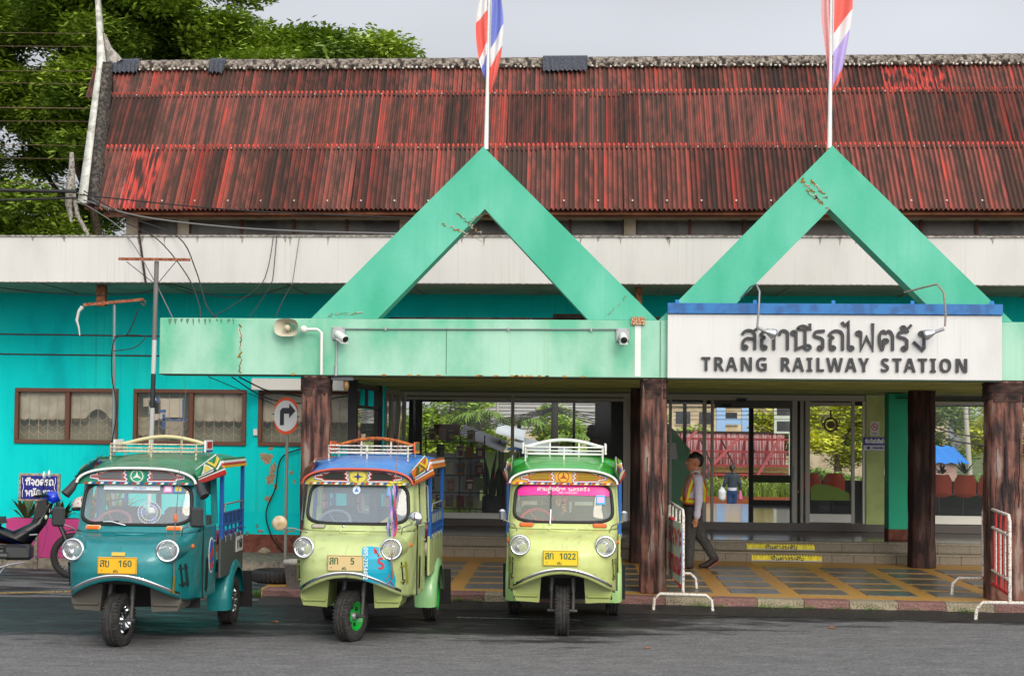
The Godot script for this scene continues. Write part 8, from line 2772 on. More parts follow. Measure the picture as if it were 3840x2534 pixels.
func barriers():
	var w: Material = M["rusty_white"]
	var r: Material = M["rail_red"]
	# signed barrier beside the reddish post, seen nearly end on
	var a := thing("sign_barrier", "white pipe barrier with a pale board in red Thai letters beside the post", "barrier", v3(1.335, 0.012, -20.0))
	var e := v3(-0.09, 0.0, -1.42)
	var b := MB.new()
	b.tube(P([v3(0, 0.2, 0), v3(0, 1.16, 0), v3(-0.005, 1.22, -0.06), e + v3(0.005, 1.26, 0.06), e + v3(0, 1.2, 0), e + v3(0, 0.33, 0)]), 0.019, 8)
	obj("frame", b, w, a)
	for q in [[0.25, 0.37], [0.95, 1.0]]:
		b = MB.new(); b.bar(v3(0, q[0], 0), e + v3(0, q[1], 0), 0.017, 6)
		obj("rail", b, r if q[0] < 0.5 else w, a)
	for k in 3:
		var p := e * ((k + 1) * 0.25)
		b = MB.new(); b.bar(p + v3(0, 0.98, 0), p + v3(0, 1.24, 0), 0.015, 6)
		obj("baluster", b, w, a)
		b = MB.new(); b.bar(p + v3(0, 0.28, 0), p + v3(0, 0.42, 0), 0.015, 6)
		obj("lower_stub", b, r, a)
	for q in [[v3(0, 0, 0), 0.37, 0.0, 0.0], [e, 0.35, 0.135, 0.0]]:
		b = MB.new()
		var o: Vector3 = q[0]
		var y: float = q[2]
		b.tube(P([o + v3(-0.36, y, 0.0), o + v3(-0.345, y + 0.14, 0), o + v3(-0.28, y + 0.2, 0), o + v3(0.28, y + 0.19, 0), o + v3(0.345, y + 0.13, 0), o + v3(0.36, y, 0)]), 0.019, 8)
		obj("foot", b, w, a)
	b = MB.new()
	var d := e.normalized()
	b.box(e * 0.5 + v3(-0.022, 0.69, 0), v3(0.012, 0.74, 1.34), Basis(Vector3.UP, atan2(d.x, d.z)))
	var pn := obj("board", b, M["panel_pale"], a)
	var ang := -PI / 2 + 0.063
	b = MB.new()
	for q in [["ดเฉพาะ", 0.76], ["รยานยนต์", 0.42]]:
		var tw := text_width(q[0], 0.17)
		thai(q[0], 0.2, 0.04, 0.002, Transform3D(Basis(Vector3.UP, ang), e * 0.5 + v3(-0.031, q[1], 0)), -0.56, b, 1.12 / tw)
	obj("lettering", b, M["letter_red"], pn)
	b = MB.new(); b.beam(v3(-0.02, 0.36, 0.022), v3(-0.02, 0.98, 0.022), 0.02, 0.012)
	obj("blue_edge", b, mat("edge_blue", "1566b0", 0.4), a)
	b = MB.new()
	for k in 3: b.ball(e * (0.55 + k * 0.12) + v3(-0.01, 1.06, 0), v3(0.04, 0.03, 0.03), 6)
	obj("tape_knot", b, mat("tape_red", "c0393f", 0.5), a)
	# red and white barrier at the right edge
	var c := thing("striped_barrier", "white pipe barrier with red and white uprights at the right edge", "barrier", v3(5.26, 0, -21.36))
	e = v3(-0.1, 0.0, 1.66)
	b = MB.new()
	b.tube(P([v3(0, 0.33, 0), v3(0, 1.2, 0), v3(0, 1.27, 0.05), e + v3(0, 1.24, -0.05), e + v3(0, 1.17, 0), e + v3(0, 0.2, 0)]), 0.021, 8)
	obj("frame", b, w, c)
	for q in [[1.06, 0], [0.53, 0], [0.36, 1]]:
		b = MB.new(); b.bar(v3(0, q[0], 0), e + v3(0, q[0] - 0.06, 0), 0.02, 6)
		obj("rail", b, w if q[1] == 0 else r, c)
	for k in 11:
		var p := e * ((k + 1) / 12.0)
		b = MB.new(); b.cbox(p + v3(0, 0.77, 0), v3(0.02, 0.53, 0.05), 0.004)
		obj("upright", b, r if k % 2 == 0 else w, c)
	for k in 5:
		var p := e * ((k + 1) / 6.0)
		b = MB.new(); b.bar(p + v3(0, 0.34, 0), p + v3(0, 0.53, 0), 0.016, 6); b.bar(p + v3(0, 1.05, 0), p + v3(0, 1.25, 0), 0.016, 6)
		obj("stub", b, r, c)
	for q in [[v3(0, 0, 0), 0.135], [e, 0.0]]:
		b = MB.new()
		var o: Vector3 = q[0]; var y: float = q[1]
		b.tube(P([o + v3(-0.4, y, 0), o + v3(-0.385, y + 0.14, 0), o + v3(-0.31, y + 0.21, 0), o + v3(0.31, y + 0.21, 0), o + v3(0.385, y + 0.14, 0), o + v3(0.4, y, 0)]), 0.021, 8)
		obj("foot", b, w, c)


func wiring():
	# two aerial masts on the left
	var a := thing("short_mast", "short grey mast with a rusty tilted crossbar left of the beam", "mast", v3(-6.55, 0.14, -22.6))
	var b := MB.new(); b.tube(P([v3(0.02, 0, 0), v3(-0.03, 3.8, 0)]), [0.024, 0.02], 8)
	obj("pole", b, mat("mast_grey", "7a8484", 0.6, 0.2), a)
	b = MB.new(); b.beam(v3(-0.47, 3.77, 0.03), v3(0.4, 3.85, 0.03), 0.035, 0.04)
	obj("crossbar", b, noisy("bar_rust", ["6d3a26", "8a4d33", "a0634a"], [0.3, 0.5, 0.7], 0.02, 2.0, 0.9), a)
	b = MB.new(); b.tube(P([v3(-0.48, 3.74, 0.05), v3(-0.53, 3.68, 0.05), v3(-0.56, 3.55, 0.05), v3(-0.53, 3.45, 0.05), v3(-0.51, 3.33, 0.05)]), [0.03, 0.022, 0.02, 0.012, 0.008], 6)
	obj("rag", b, mat("rag_white", "c9c7c0", 0.8), a)
	b = MB.new(); b.tube(P([v3(0.38, 3.86, 0.05), v3(0.44, 3.82, 0.05), v3(0.42, 3.76, 0.05), v3(0.37, 3.8, 0.05)]), 0.008, 5)
	obj("hook", b, M["rust"], a)
	var c := thing("tall_mast", "tall mast painted in black and white bands with a rusty crossbar", "mast", v3(-6.16, 0.14, -23.1))
	for q in [[0, 2.31, "mast_white"], [2.31, 2.81, "mast_black"], [2.81, 3.3, "mast_white"], [3.3, 4.45, "mast_dark"]]:
		b = MB.new(); b.tube(P([v3(0.012 * q[0], q[0], 0), v3(0.012 * q[1], q[1], 0)]), 0.034, 10, true)
		obj("band", b, mat(q[2], {"mast_white": "c2c4c0", "mast_black": "2a3033", "mast_dark": "6d6a66"}[q[2]], 0.6), c)
	b = MB.new(); b.beam(v3(-0.5, 4.48, 0.05), v3(0.56, 4.47, 0.05), 0.035, 0.04)
	obj("crossbar", b, M["bar_rust"], c)
	b = MB.new(); b.bar(v3(0.06, 4.1, 0.02), v3(0.36, 4.45, 0.05), 0.006, 5); b.bar(v3(0.06, 4.1, 0.02), v3(-0.38, 4.44, 0.05), 0.006, 5)
	obj("stay", b, M["cable"], c)
	# iron strap down the fascia
	b = MB.new(); b.beam(v3(-6.62, 5.1, -23.98), v3(-6.5, 4.33, -23.98), 0.02, 0.03)
	solo("iron_strap", b, M["dark_brown"], "dark iron strap crossing the white fascia behind the tall mast", "strap")
	# service cables
	var hub := v3(-8.05, 5.75, -25.4)
	var list := [
		["thick black cable bundle coming in from the left to the roof corner", [v3(-14, 6.1, -25.2), v3(-10, 5.98, -25.3), v3(-8.05, 5.95, -25.4)], 0.03],
		["second black cable just under the thick bundle at left", [v3(-14, 5.9, -25.2), v3(-10, 5.8, -25.3), v3(-8.05, 5.85, -25.4)], 0.018],
		["dark cable from the roof corner along the eave to the first gable", [v3(-8.0, 5.9, -25.4), v3(-5.5, 5.62, -25.1), v3(-3.0, 5.45, -24.7), v3(-2.4, 5.4, -24.5)], 0.011],
		["grey cable dropping from the roof corner over the white fascia", [v3(-8.0, 5.8, -25.3), v3(-7.2, 5.35, -24.6), v3(-6.7, 4.95, -23.9), v3(-6.2, 4.3, -23.4), v3(-5.6, 3.65, -22.2)], 0.008],
		["dark cable curving from the roof corner down to the mint beam", [v3(-7.9, 5.95, -25.3), v3(-7.0, 5.45, -24.5), v3(-6.0, 5.05, -23.85), v3(-5.6, 4.5, -23.4), v3(-5.2, 3.9, -22.4), v3(-4.75, 3.62, -21.2)], 0.01],
		["second dark cable down to the mint beam, left of the first", [v3(-7.9, 5.9, -25.3), v3(-7.1, 5.4, -24.6), v3(-6.3, 5.0, -23.85), v3(-5.7, 4.4, -23.3), v3(-5.3, 3.9, -22.4), v3(-5.0, 3.62, -21.2)], 0.009],
		["pale cable bundle along the clerestory windows", [v3(-7.9, 5.8, -25.3), v3(-6.9, 5.5, -25.0), v3(-5.5, 5.3, -24.7), v3(-4.2, 5.18, -24.3), v3(-2.6, 5.12, -24.1)], 0.013],
		["thin black wire hanging down the fascia at its middle", [v3(-4.55, 5.07, -23.96), v3(-4.6, 4.7, -23.95), v3(-4.7, 4.35, -23.9), v3(-4.85, 3.9, -22.5), v3(-4.95, 3.62, -21.3)], 0.006],
		["thin wire pair hanging right of the middle of the fascia", [v3(-4.5, 5.07, -23.96), v3(-4.55, 4.4, -23.95), v3(-4.6, 3.7, -22.4)], 0.006],
		["pale thin wire hanging down the fascia beside the dark pair", [v3(-4.15, 5.07, -23.96), v3(-4.2, 4.7, -23.95), v3(-4.25, 4.33, -23.94)], 0.006],
		["black wire dropping from the soffit to the mint beam near the loudspeaker", [v3(-4.25, 4.32, -23.9), v3(-4.18, 4.0, -22.8), v3(-4.0, 3.62, -21.2)], 0.007],
		["slack cable along the soffit at left", [v3(-9.5, 4.38, -24.2), v3(-8.5, 4.25, -24.2), v3(-7.5, 4.18, -24.2), v3(-6.6, 4.22, -24.2), v3(-6.2, 4.35, -24.1), v3(-5.6, 4.2, -24.2), v3(-5.0, 4.16, -24.2), v3(-4.3, 4.33, -24.1)], 0.008],
		["upper black cable across the teal wall behind the masts", [v3(-12, 3.6, -24.4), v3(-8, 3.58, -24.4), v3(-4.5, 3.55, -24.4)], 0.014],
		["lower black cable across the teal wall behind the masts", [v3(-12, 3.3, -24.4), v3(-8, 3.27, -24.4), v3(-4.5, 3.26, -24.4)], 0.014],
		["black cable wound down the short mast", [v3(-6.2, 3.85, -22.5), v3(-6.35, 3.5, -22.5), v3(-6.55, 3.4, -22.5), v3(-6.58, 2.9, -22.53), v3(-6.5, 2.4, -22.53), v3(-6.6, 1.6, -22.53), v3(-6.52, 0.9, -22.53)], 0.009],
		["thin black loop between the short mast and its tie", [v3(-6.55, 3.45, -22.5), v3(-6.3, 3.48, -22.5), v3(-6.1, 3.45, -22.5), v3(-6.25, 3.3, -22.5), v3(-6.55, 3.25, -22.5)], 0.007],
		["tangled black cables under the beam by the white shutter box", [v3(-4.5, 2.86, -21.4), v3(-4.3, 2.7, -22.4), v3(-4.1, 2.66, -23.4), v3(-3.85, 2.6, -24.4), v3(-4.1, 2.45, -25.0), v3(-4.15, 2.2, -25.8)], 0.011],
		["second tangled cable under the beam by the shutter box", [v3(-4.6, 2.86, -21.4), v3(-4.35, 2.6, -22.6), v3(-4.0, 2.55, -24.0), v3(-3.7, 2.66, -25.0), v3(-3.55, 2.7, -25.5)], 0.009],
		["black cable hanging down the wall beside the third window", [v3(-4.05, 2.6, -26.02), v3(-3.95, 2.3, -26.02), v3(-4.3, 1.9, -26.03), v3(-4.75, 1.7, -26.03), v3(-4.85, 1.2, -26.03), v3(-5.0, 0.8, -26.04), v3(-4.9, 0.4, -26.05), v3(-4.7, 0.15, -26.05)], 0.012],
		["thin wire from the beam to the left windows", [v3(-4.9, 2.86, -21.3), v3(-4.6, 2.6, -23.5), v3(-4.3, 2.35, -25.0), v3(-4.9, 2.4, -25.9)], 0.006]]
	for q in list:
		var pts := PackedVector3Array()
		var src: Array = q[1]
		for i in src.size() - 1:
			var p0: Vector3 = src[maxi(i - 1, 0)]; var p3: Vector3 = src[mini(i + 2, src.size() - 1)]
			for k in 5: pts.append((src[i] as Vector3).cubic_interpolate(src[i + 1], p0, p3, k / 5.0))
		pts.append(src[-1])
		for i in pts.size():
			if pts[i].z < -23.97 and pts[i].z > -24.4 and pts[i].y > 4.34 and pts[i].y < 5.08 and pts[i].x > -8: pts[i].z = -23.97
		b = MB.new(); b.tube(pts, q[2], 5)
		solo("cable", b, M["cable"] if not ("pale" in q[0] or "grey" in q[0]) else M["grey_cable"], q[0], "cable", "cables about the masts and fascia")
	for k in 9:
		b = MB.new()
		var y := 6.4 + k * 0.33 + (0.1 if k % 2 else 0.0)
		b.bar(v3(-14, y + 0.05 + 0.03 * (k % 3), -27.5), v3(-8.5, y, -27.5), 0.005 if k != 4 else 0.009, 4)
		solo("overhead_line", b, mat("line_brown", "5f4d36", 0.8), "%s overhead line crossing the tree left of the roof" % ["lowest", "second lowest", "third lowest", "fourth lowest", "thicker middle", "fourth highest", "third highest", "second highest", "highest"][k], "wire", "overhead lines left of the roof")
	for q in [["small white junction box on the wall by the third window", v3(-5.2, 2.1, -26.07)]]:
		b = MB.new(); b.cbox(q[1], v3(0.07, 0.11, 0.05), 0.006)
		solo("junction_box", b, M["pvc"], q[0], "box")


func people():
	guard()
	woman()
	# seated person behind the middle taxi: only elbow, shin and sandals show
	var p := thing("person", "seated person half hidden behind the blue roofed taxi, pale trousers and sandals", "person", v3(-2.2, 0.137, -22.3))
	var bones := [[v3(-0.1, 0.45, 0), v3(-0.02, 0.95, 0), 0.15, 0.16], [v3(-0.02, 0.95, 0), v3(0.02, 1.06, 0), 0.07, 0.06], [v3(0.05, 1.18, 0), v3(0.06, 1.24, 0), 0.1, 0.1], [v3(0, 0.92, 0.16), v3(0.24, 0.62, 0.2), 0.06, 0.05], [v3(0.24, 0.62, 0.2), v3(0.27, 0.42, 0.16), 0.045, 0.035], [v3(0.27, 0.4, 0.15), v3(0.29, 0.35, 0.13), 0.04, 0.03], [v3(0.0, 0.92, -0.16), v3(0.18, 0.6, -0.2), 0.055, 0.045], [v3(0.18, 0.6, -0.2), v3(0.3, 0.45, -0.1), 0.045, 0.035]]
	for f in 4: bones.append([v3(0.29, 0.36, 0.11 + f * 0.016), v3(0.31, 0.3, 0.11 + f * 0.015), 0.01, 0.009])
	for s in [[0.26, 0.06], [0.3, -0.12]]: bones.append([v3(s[0] - 0.02, 0.05, s[1]), v3(s[0] + 0.16, 0.025, s[1]), 0.035, 0.026])
	obj("body", body(bones, 0.018, 0.02), M["skin"], p)
	obj("trousers", body([[v3(-0.1, 0.42, 0.09), v3(0.22, 0.42, 0.1), 0.1, 0.08], [v3(0.22, 0.42, 0.1), v3(0.25, 0.09, 0.06), 0.075, 0.055], [v3(-0.1, 0.42, -0.09), v3(0.22, 0.42, -0.1), 0.1, 0.08], [v3(0.22, 0.42, -0.1), v3(0.28, 0.09, -0.12), 0.075, 0.055]], 0.02, 0.02), mat("pale_trousers", "b9ad9c", 0.8), p)
	obj("shirt", body([[v3(-0.1, 0.45, 0), v3(-0.02, 0.95, 0), 0.165, 0.175]], 0.025, 0.02), mat("shirt_grey", "60656b", 0.8), p)
	for s in [[0.26, 0.06, "sandal_red", "8a4030"], [0.3, -0.12, "sandal_black", "18181a"]]:
		var sb := MB.new()
		sb.cbox(v3(s[0] + 0.06, 0.008, s[1]), v3(0.26, 0.018, 0.09), 0.006)
		sb.tube(P([v3(s[0] + 0.06, 0.01, s[1] - 0.045), v3(s[0] + 0.08, 0.065, s[1]), v3(s[0] + 0.06, 0.01, s[1] + 0.045)]), 0.012, 5)
		obj("sandal", sb, mat(s[2], s[3], 0.6), p)
	# the stool he sits on
	var st := thing("stool", "low wooden stool under the seated person", "stool", v3(-2.32, 0.137, -22.3))
	boxpart("seat", v3(0, 0.33, 0), v3(0.3, 0.03, 0.3), mat("stool_wood", "5a4630", 0.7), st, 0.005)
	for x in [-0.12, 0.12]:
		for z in [-0.12, 0.12]: boxpart("leg", v3(x, 0.16, z), v3(0.03, 0.32, 0.03), mat("stool_wood", "5a4630", 0.7), st)
	# person with a cap inside the hall
	var q := thing("person", "person in a dark cap and mustard top standing inside the hall glass", "person", v3(0.42, 0.57, -31.2))
	bones = [[v3(0, 0.0, 0.08), v3(0, 0.85, 0.08), 0.06, 0.09], [v3(0, 0.0, -0.08), v3(0, 0.85, -0.08), 0.06, 0.09], [v3(0, 0.85, 0), v3(-0.02, 1.32, 0), 0.13, 0.15], [v3(-0.02, 1.35, 0), v3(-0.06, 1.48, 0), 0.06, 0.055], [v3(-0.1, 1.55, 0), v3(-0.08, 1.62, 0), 0.095, 0.09], [v3(-0.18, 1.54, 0), v3(-0.2, 1.53, 0), 0.02, 0.015], [v3(0, 1.33, 0.19), v3(0.03, 1.05, 0.24), 0.055, 0.045], [v3(0.03, 1.05, 0.24), v3(-0.1, 0.85, 0.22), 0.042, 0.035]]
	obj("body", body(bones, 0.022, 0.025), mat("skin_dark", "3a261c", 0.6), q)
	obj("shirt", body([[v3(0, 0.85, 0), v3(-0.01, 1.3, 0), 0.15, 0.17], [v3(-0.01, 1.34, -0.15), v3(-0.01, 1.34, 0.17), 0.08, 0.08], [v3(0, 1.34, 0.19), v3(0.03, 1.08, 0.24), 0.07, 0.06]], 0.025, 0.03), mat("mustard", "7d6420", 0.8), q)
	var cb := MB.new()
	cb.lathe([[0.0, 0.11], [0.07, 0.09], [0.1, 0.04], [0.105, 0.0]], at(v3(-0.085, 1.62, 0)), 14)
	cb.cbox(v3(-0.2, 1.625, 0), v3(0.12, 0.012, 0.14), 0.004)
	obj("cap", cb, M["black"], q)


func guard():
	var g := thing("person", "guard in lilac shirt, grey trousers and orange yellow safety vest walking left", "person", v3(1.77, 0.137, -24.55))
	var sk := mat("guard_skin", "b87c5c", 0.5)
	# head turned left, arms, hands
	var bones := [[v3(0.05, 1.38, 0), v3(0.045, 1.5, 0), 0.055, 0.055], [v3(0.02, 1.6, 0), v3(0.06, 1.63, 0), 0.088, 0.092], [v3(-0.01, 1.52, 0), v3(0.02, 1.49, 0), 0.055, 0.05], [v3(-0.055, 1.6, 0), v3(-0.05, 1.55, 0), 0.03, 0.035],
		[v3(0.01, 0.9, 0), v3(0.03, 1.3, 0), 0.11, 0.13], [v3(0.07, 1.34, 0.18), v3(0.075, 1.05, 0.235), 0.05, 0.042], [v3(0.075, 1.05, 0.235), v3(0.05, 0.79, 0.235), 0.04, 0.03], [v3(0.05, 1.33, -0.18), v3(0.0, 1.05, -0.235), 0.05, 0.042], [v3(0.0, 1.05, -0.235), v3(-0.1, 0.84, -0.22), 0.04, 0.03],
		[v3(0.0, 0.9, 0.08), v3(-0.04, 0.48, 0.09), 0.08, 0.06], [v3(-0.04, 0.48, 0.09), v3(-0.05, 0.1, 0.09), 0.055, 0.04], [v3(0.03, 0.9, -0.08), v3(0.13, 0.48, -0.09), 0.08, 0.06], [v3(0.14, 0.48, -0.09), v3(0.33, 0.18, -0.09), 0.055, 0.04]]
	var bm := MeshInstance3D
	obj("body", body(bones, 0.014, 0.02), sk, g)
	# face: nose, lips, ear, eye, on a fine grid
	var fc := MB.new()
	fc.ball(v3(-0.088, 1.578, 0), v3(0.02, 0.026, 0.017), 8)
	fc.ball(v3(-0.078, 1.6, 0), v3(0.018, 0.03, 0.013), 8)
	fc.ball(v3(-0.076, 1.535, 0), v3(0.014, 0.008, 0.024), 8)
	fc.ball(v3(-0.073, 1.521, 0), v3(0.014, 0.008, 0.022), 8)
	fc.ball(v3(-0.058, 1.488, 0), v3(0.026, 0.018, 0.028), 8)
	fc.ball(v3(-0.066, 1.628, 0.035), v3(0.02, 0.012, 0.03), 8)
	for s in [-1.0, 1.0]:
		fc.ball(v3(0.05, 1.575, s * 0.09), v3(0.022, 0.034, 0.012), 8)
	obj("face", fc, sk, g)
	fc = MB.new()
	fc.ball(v3(-0.068, 1.605, 0.045), v3(0.012, 0.006, 0.014), 6)
	fc.ball(v3(-0.068, 1.605, -0.045), v3(0.012, 0.006, 0.014), 6)
	fc.ball(v3(-0.075, 1.627, 0.042), v3(0.01, 0.005, 0.026), 6)
	obj("eye", fc, M["hair"], g)
	obj("hair", body([[v3(0.075, 1.645, 0), v3(0.045, 1.665, 0), 0.09, 0.086], [v3(0.11, 1.6, 0), v3(0.115, 1.56, 0), 0.055, 0.04], [v3(-0.025, 1.672, 0), v3(0.02, 1.68, 0), 0.035, 0.06]], 0.014, 0.02), M["hair"], g)
	# near hand with fingers
	var hb := [[v3(0.05, 0.79, 0.235), v3(0.035, 0.72, 0.235), 0.028, 0.032]]
	for f in 4: hb.append([v3(0.012 + f * 0.016, 0.7, 0.24 - absf(f - 1.5) * 0.003), v3(0.002 + f * 0.015, 0.635 + [0.008, 0.0, 0.003, 0.014][f], 0.225), 0.0095, 0.008])
	hb.append([v3(0.012, 0.745, 0.235), v3(-0.015, 0.685, 0.22), 0.012, 0.009])
	obj("hand", body(hb, 0.006, 0.008), sk, g)
	# clothes
	obj("shirt", body([[v3(0.0, 0.97, 0), v3(0.0, 1.12, 0), 0.125, 0.13, v3(0.95, 1, 1.1)], [v3(0.0, 1.12, 0), v3(0.03, 1.3, 0), 0.135, 0.13, v3(0.95, 1, 1.15)], [v3(0.06, 1.35, -0.15), v3(0.065, 1.35, 0.15), 0.075, 0.075], [v3(0.05, 1.4, 0), v3(0.045, 1.43, 0), 0.075, 0.068], [v3(0.075, 1.34, 0.185), v3(0.08, 1.05, 0.24), 0.068, 0.058], [v3(0.08, 1.05, 0.24), v3(0.055, 0.83, 0.238), 0.058, 0.046], [v3(0.055, 0.83, 0.238), v3(0.052, 0.79, 0.238), 0.046, 0.044], [v3(0.05, 1.34, -0.185), v3(0.0, 1.05, -0.24), 0.066, 0.056], [v3(0.0, 1.05, -0.24), v3(-0.09, 0.86, -0.222), 0.056, 0.044]], 0.014, 0.022), noisy("lilac", ["bdb8cc", "c9c4d6", "d0ccdc"], [0.3, 0.5, 0.7], 0.02, 2.0, 0.85), g)
	obj("trousers", body([[v3(0.0, 0.93, 0), v3(0.01, 0.86, 0), 0.135, 0.14], [v3(0.0, 0.86, 0.08), v3(-0.04, 0.48, 0.09), 0.105, 0.08], [v3(-0.04, 0.48, 0.09), v3(-0.045, 0.1, 0.09), 0.08, 0.066], [v3(0.03, 0.86, -0.08), v3(0.13, 0.48, -0.09), 0.105, 0.082], [v3(0.14, 0.48, -0.09), v3(0.31, 0.2, -0.09), 0.08, 0.066]], 0.014, 0.022), noisy("grey_cloth", ["33332f", "3e3d3b", "474644"], [0.3, 0.5, 0.7], 0.02, 2.0, 0.9), g)
	obj("shoe", body([[v3(-0.03, 0.05, 0.09), v3(-0.17, 0.035, 0.09), 0.05, 0.036], [v3(-0.04, 0.09, 0.09), v3(-0.05, 0.05, 0.09), 0.05, 0.05]], 0.01, 0.015), mat("shoe_brown", "2b211e", 0.7), g)
	obj("shoe", body([[v3(0.35, 0.15, -0.09), v3(0.22, 0.05, -0.09), 0.05, 0.042], [v3(0.22, 0.05, -0.09), v3(0.14, 0.035, -0.09), 0.042, 0.034], [v3(0.33, 0.19, -0.09), v3(0.34, 0.15, -0.09), 0.05, 0.05]], 0.01, 0.015), mat("shoe_brown", "2b211e", 0.7), g)
	var b := MB.new()
	b.beam(v3(0.4, 0.12, -0.04), v3(0.24, 0.005, -0.04), 0.09, 0.012)
	obj("sole", b, mat("sole_red", "9a4a44", 0.6), g)
	b = MB.new()
	b.lathe([[0.142, 0.0], [0.146, 0.0], [0.146, 0.045], [0.142, 0.045]], Transform3D(Basis.from_scale(v3(0.95, 1, 1.08)), v3(0, 0.93, 0)), 24)
	obj("belt", b, M["black"], g)
	# safety vest: shoulder straps and waist band, orange edged with yellow middle
	for q in [[0.075, "vest_orange", "c8431c", 0.0], [0.035, "vest_yellow", "cfcf1e", 0.006]]:
		var vb := MB.new()
		for s in [-1.0, 1.0]:
			var pts := [v3(-0.125, 1.0, s * 0.08), v3(-0.13, 1.12, s * 0.085), v3(-0.105, 1.25, s * 0.095), v3(-0.045, 1.37, s * 0.105), v3(0.04, 1.43, s * 0.115), v3(0.13, 1.38, s * 0.12), v3(0.165, 1.25, s * 0.12), v3(0.155, 1.1, s * 0.115), v3(0.145, 1.0, s * 0.1)]
			var rows := []
			for i in pts.size():
				var p: Vector3 = pts[i]
				var out := (p - v3(0.02, 1.15, p.z)).normalized()
				var hw: float = q[0] / 2
				rows.append(P([p + out * (0.014 + q[3]) + v3(0, 0, -hw), p + out * (0.018 + q[3]), p + out * (0.014 + q[3]) + v3(0, 0, hw)]))
			vb.loft(rows)
		# side straps seen from the near side, shoulder to waist, front and back
		var side := [[v3(-0.085, 1.0, 0.125), v3(-0.05, 1.2, 0.165), v3(0.02, 1.4, 0.165), v3(0.1, 1.4, 0.165), v3(0.17, 1.2, 0.14), v3(0.165, 1.0, 0.11)]]
		for st in side:
			var rows := []
			for i in st.size():
				var d: Vector3 = (st[mini(i + 1, st.size() - 1)] - st[maxi(i - 1, 0)]).normalized()
				var n := v3(0, 0, 1).cross(d).normalized() * float(q[0]) / 2
				rows.append(P([st[i] + n + v3(0, 0, q[3]), st[i] - n + v3(0, 0, q[3])]))
			vb.loft(rows)
		var hb2: float = q[0] * 1.2
		vb.lathe([[0.148 + q[3], 0.0], [0.15 + q[3], hb2 / 2], [0.148 + q[3], hb2]], Transform3D(Basis.from_scale(v3(0.96, 1, 1.08)), v3(0.0, 1.01 - hb2 / 2, 0)), 28)
		obj("safety_vest", vb, mat(q[1], q[2], 0.6), g)
	b = MB.new(); b.cbox(v3(-0.165, 1.05, 0.06), v3(0.04, 0.06, 0.05), 0.01); b.tube(P([v3(-0.16, 1.08, 0.06), v3(-0.15, 1.2, 0.07)]), 0.005, 4)
	obj("whistle", b, mat("whistle_yellow", "c9a50f", 0.4), g)


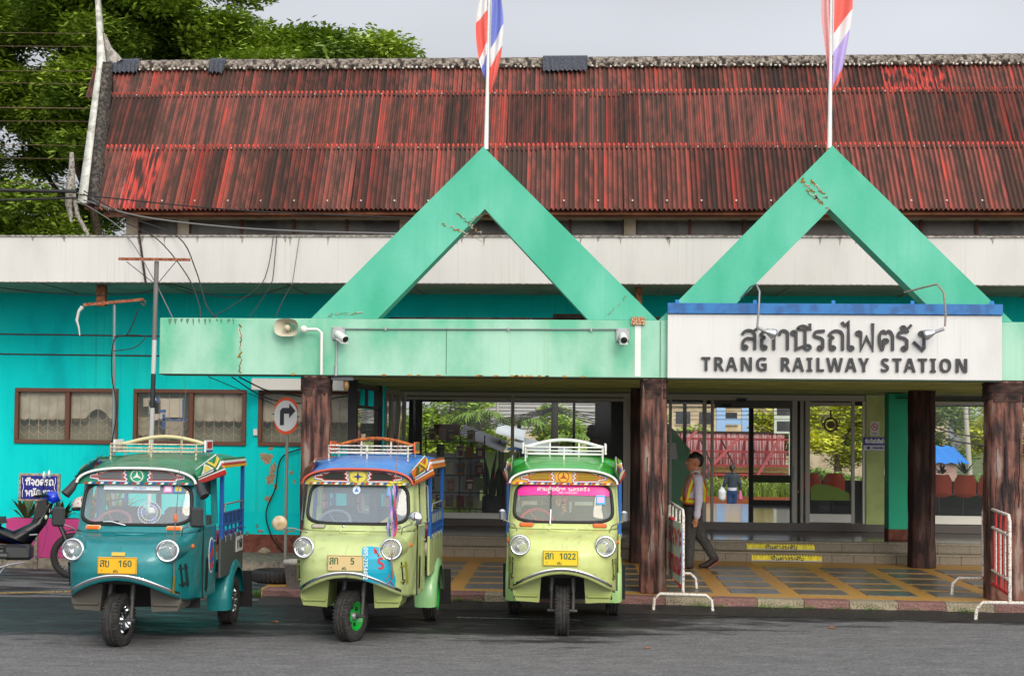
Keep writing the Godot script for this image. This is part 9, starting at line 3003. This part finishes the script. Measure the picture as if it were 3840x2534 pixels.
func woman():
	var w := thing("person", "person with ponytail in dark denim jacket and jeans walking away with a white bag", "person", v3(5.1, -0.5, -53))
	var skin := mat("woman_skin", "8a5b45", 0.6)
	obj("body", body([[v3(0, 0.85, 0), v3(0, 1.2, 0), 0.12, 0.12], [v3(0, 1.28, 0), v3(0, 1.4, 0), 0.05, 0.045], [v3(0, 1.47, 0), v3(0, 1.5, 0), 0.085, 0.085], [v3(-0.16, 1.24, 0), v3(-0.22, 1.0, 0.03), 0.045, 0.04], [v3(-0.22, 1.0, 0.03), v3(-0.29, 0.82, 0), 0.04, 0.03], [v3(-0.29, 0.82, 0), v3(-0.31, 0.74, 0), 0.03, 0.025], [v3(0.16, 1.24, 0), v3(0.22, 1.0, 0.03), 0.045, 0.04], [v3(0.22, 1.0, 0.03), v3(0.25, 0.8, -0.02), 0.04, 0.03], [v3(-0.08, 0.8, 0), v3(-0.08, 0.05, 0.05), 0.08, 0.04], [v3(0.08, 0.8, 0), v3(0.07, 0.05, -0.05), 0.08, 0.04]], 0.022, 0.025), skin, w)
	obj("jacket", body([[v3(0, 0.86, 0), v3(0, 1.18, 0), 0.15, 0.16], [v3(-0.14, 1.22, 0), v3(0.14, 1.22, 0), 0.075, 0.075], [v3(-0.17, 1.23, 0), v3(-0.23, 1.0, 0.03), 0.068, 0.06], [v3(-0.23, 1.0, 0.03), v3(-0.29, 0.85, 0), 0.058, 0.048], [v3(0.17, 1.23, 0), v3(0.23, 1.0, 0.03), 0.068, 0.06], [v3(0.23, 1.0, 0.03), v3(0.26, 0.82, -0.02), 0.058, 0.048]], 0.022, 0.025), mat("denim_dark", "2b3540", 0.85), w)
	obj("top", body([[v3(0, 0.76, 0), v3(0, 0.84, 0), 0.15, 0.15]], 0.025, 0.02), mat("top_pale", "b5b8c9", 0.8), w)
	obj("jeans", body([[v3(0, 0.74, 0), v3(0, 0.68, 0), 0.15, 0.14], [v3(-0.08, 0.68, 0), v3(-0.09, 0.38, 0.04), 0.1, 0.075], [v3(-0.09, 0.38, 0.04), v3(-0.09, 0.06, 0.02), 0.075, 0.055], [v3(0.08, 0.68, 0), v3(0.07, 0.38, -0.02), 0.1, 0.075], [v3(0.07, 0.38, -0.02), v3(0.06, 0.06, -0.08), 0.075, 0.055]], 0.022, 0.025), mat("jeans_blue", "16345f", 0.85), w)
	obj("hair", body([[v3(0, 1.51, 0.01), v3(0, 1.49, 0.02), 0.1, 0.095], [v3(0.01, 1.45, 0.09), v3(-0.01, 1.12, 0.15), 0.04, 0.02]], 0.02, 0.02), M["hair"], w)
	var b := MB.new(); b.ball(v3(0.0, 1.43, 0.1), v3(0.03, 0.02, 0.02), 8)
	obj("hair_tie", b, M["white_paint"], w)
	var s := thing("carrier_bag", "white plastic carrier bag in the walking person's left hand", "bag", v3(4.78, 0.22, -53))
	obj("sack", body([[v3(0, -0.2, 0), v3(0, -0.05, 0), 0.12, 0.13], [v3(0, 0.0, 0), v3(0.01, 0.14, 0), 0.1, 0.04]], 0.02, 0.03), mat("bag_white", "c2c4c9", 0.6), s)
	b = MB.new()
	for z in [-0.04, 0.04]: b.tube(P([v3(-0.05, 0.1, z), v3(0.0, 0.24, 0), v3(0.05, 0.1, z)]), 0.012, 5)
	obj("handle", b, mat("bag_white", "c2c4c9", 0.6), s)
	var pb := thing("pink_bag", "pink patterned bag in the walking person's right hand", "bag", v3(5.36, 0.1, -53.05))
	obj("sack", body([[v3(0, -0.1, 0), v3(0, 0.1, 0), 0.08, 0.05]], 0.02, 0.02), mat("bag_pink", "b05a7a", 0.7), pb)
	b = MB.new(); b.tube(P([v3(-0.03, 0.1, 0), v3(0.0, 0.22, 0), v3(0.03, 0.1, 0)]), 0.01, 5)
	obj("handle", b, mat("bag_pink", "b05a7a", 0.7), pb)
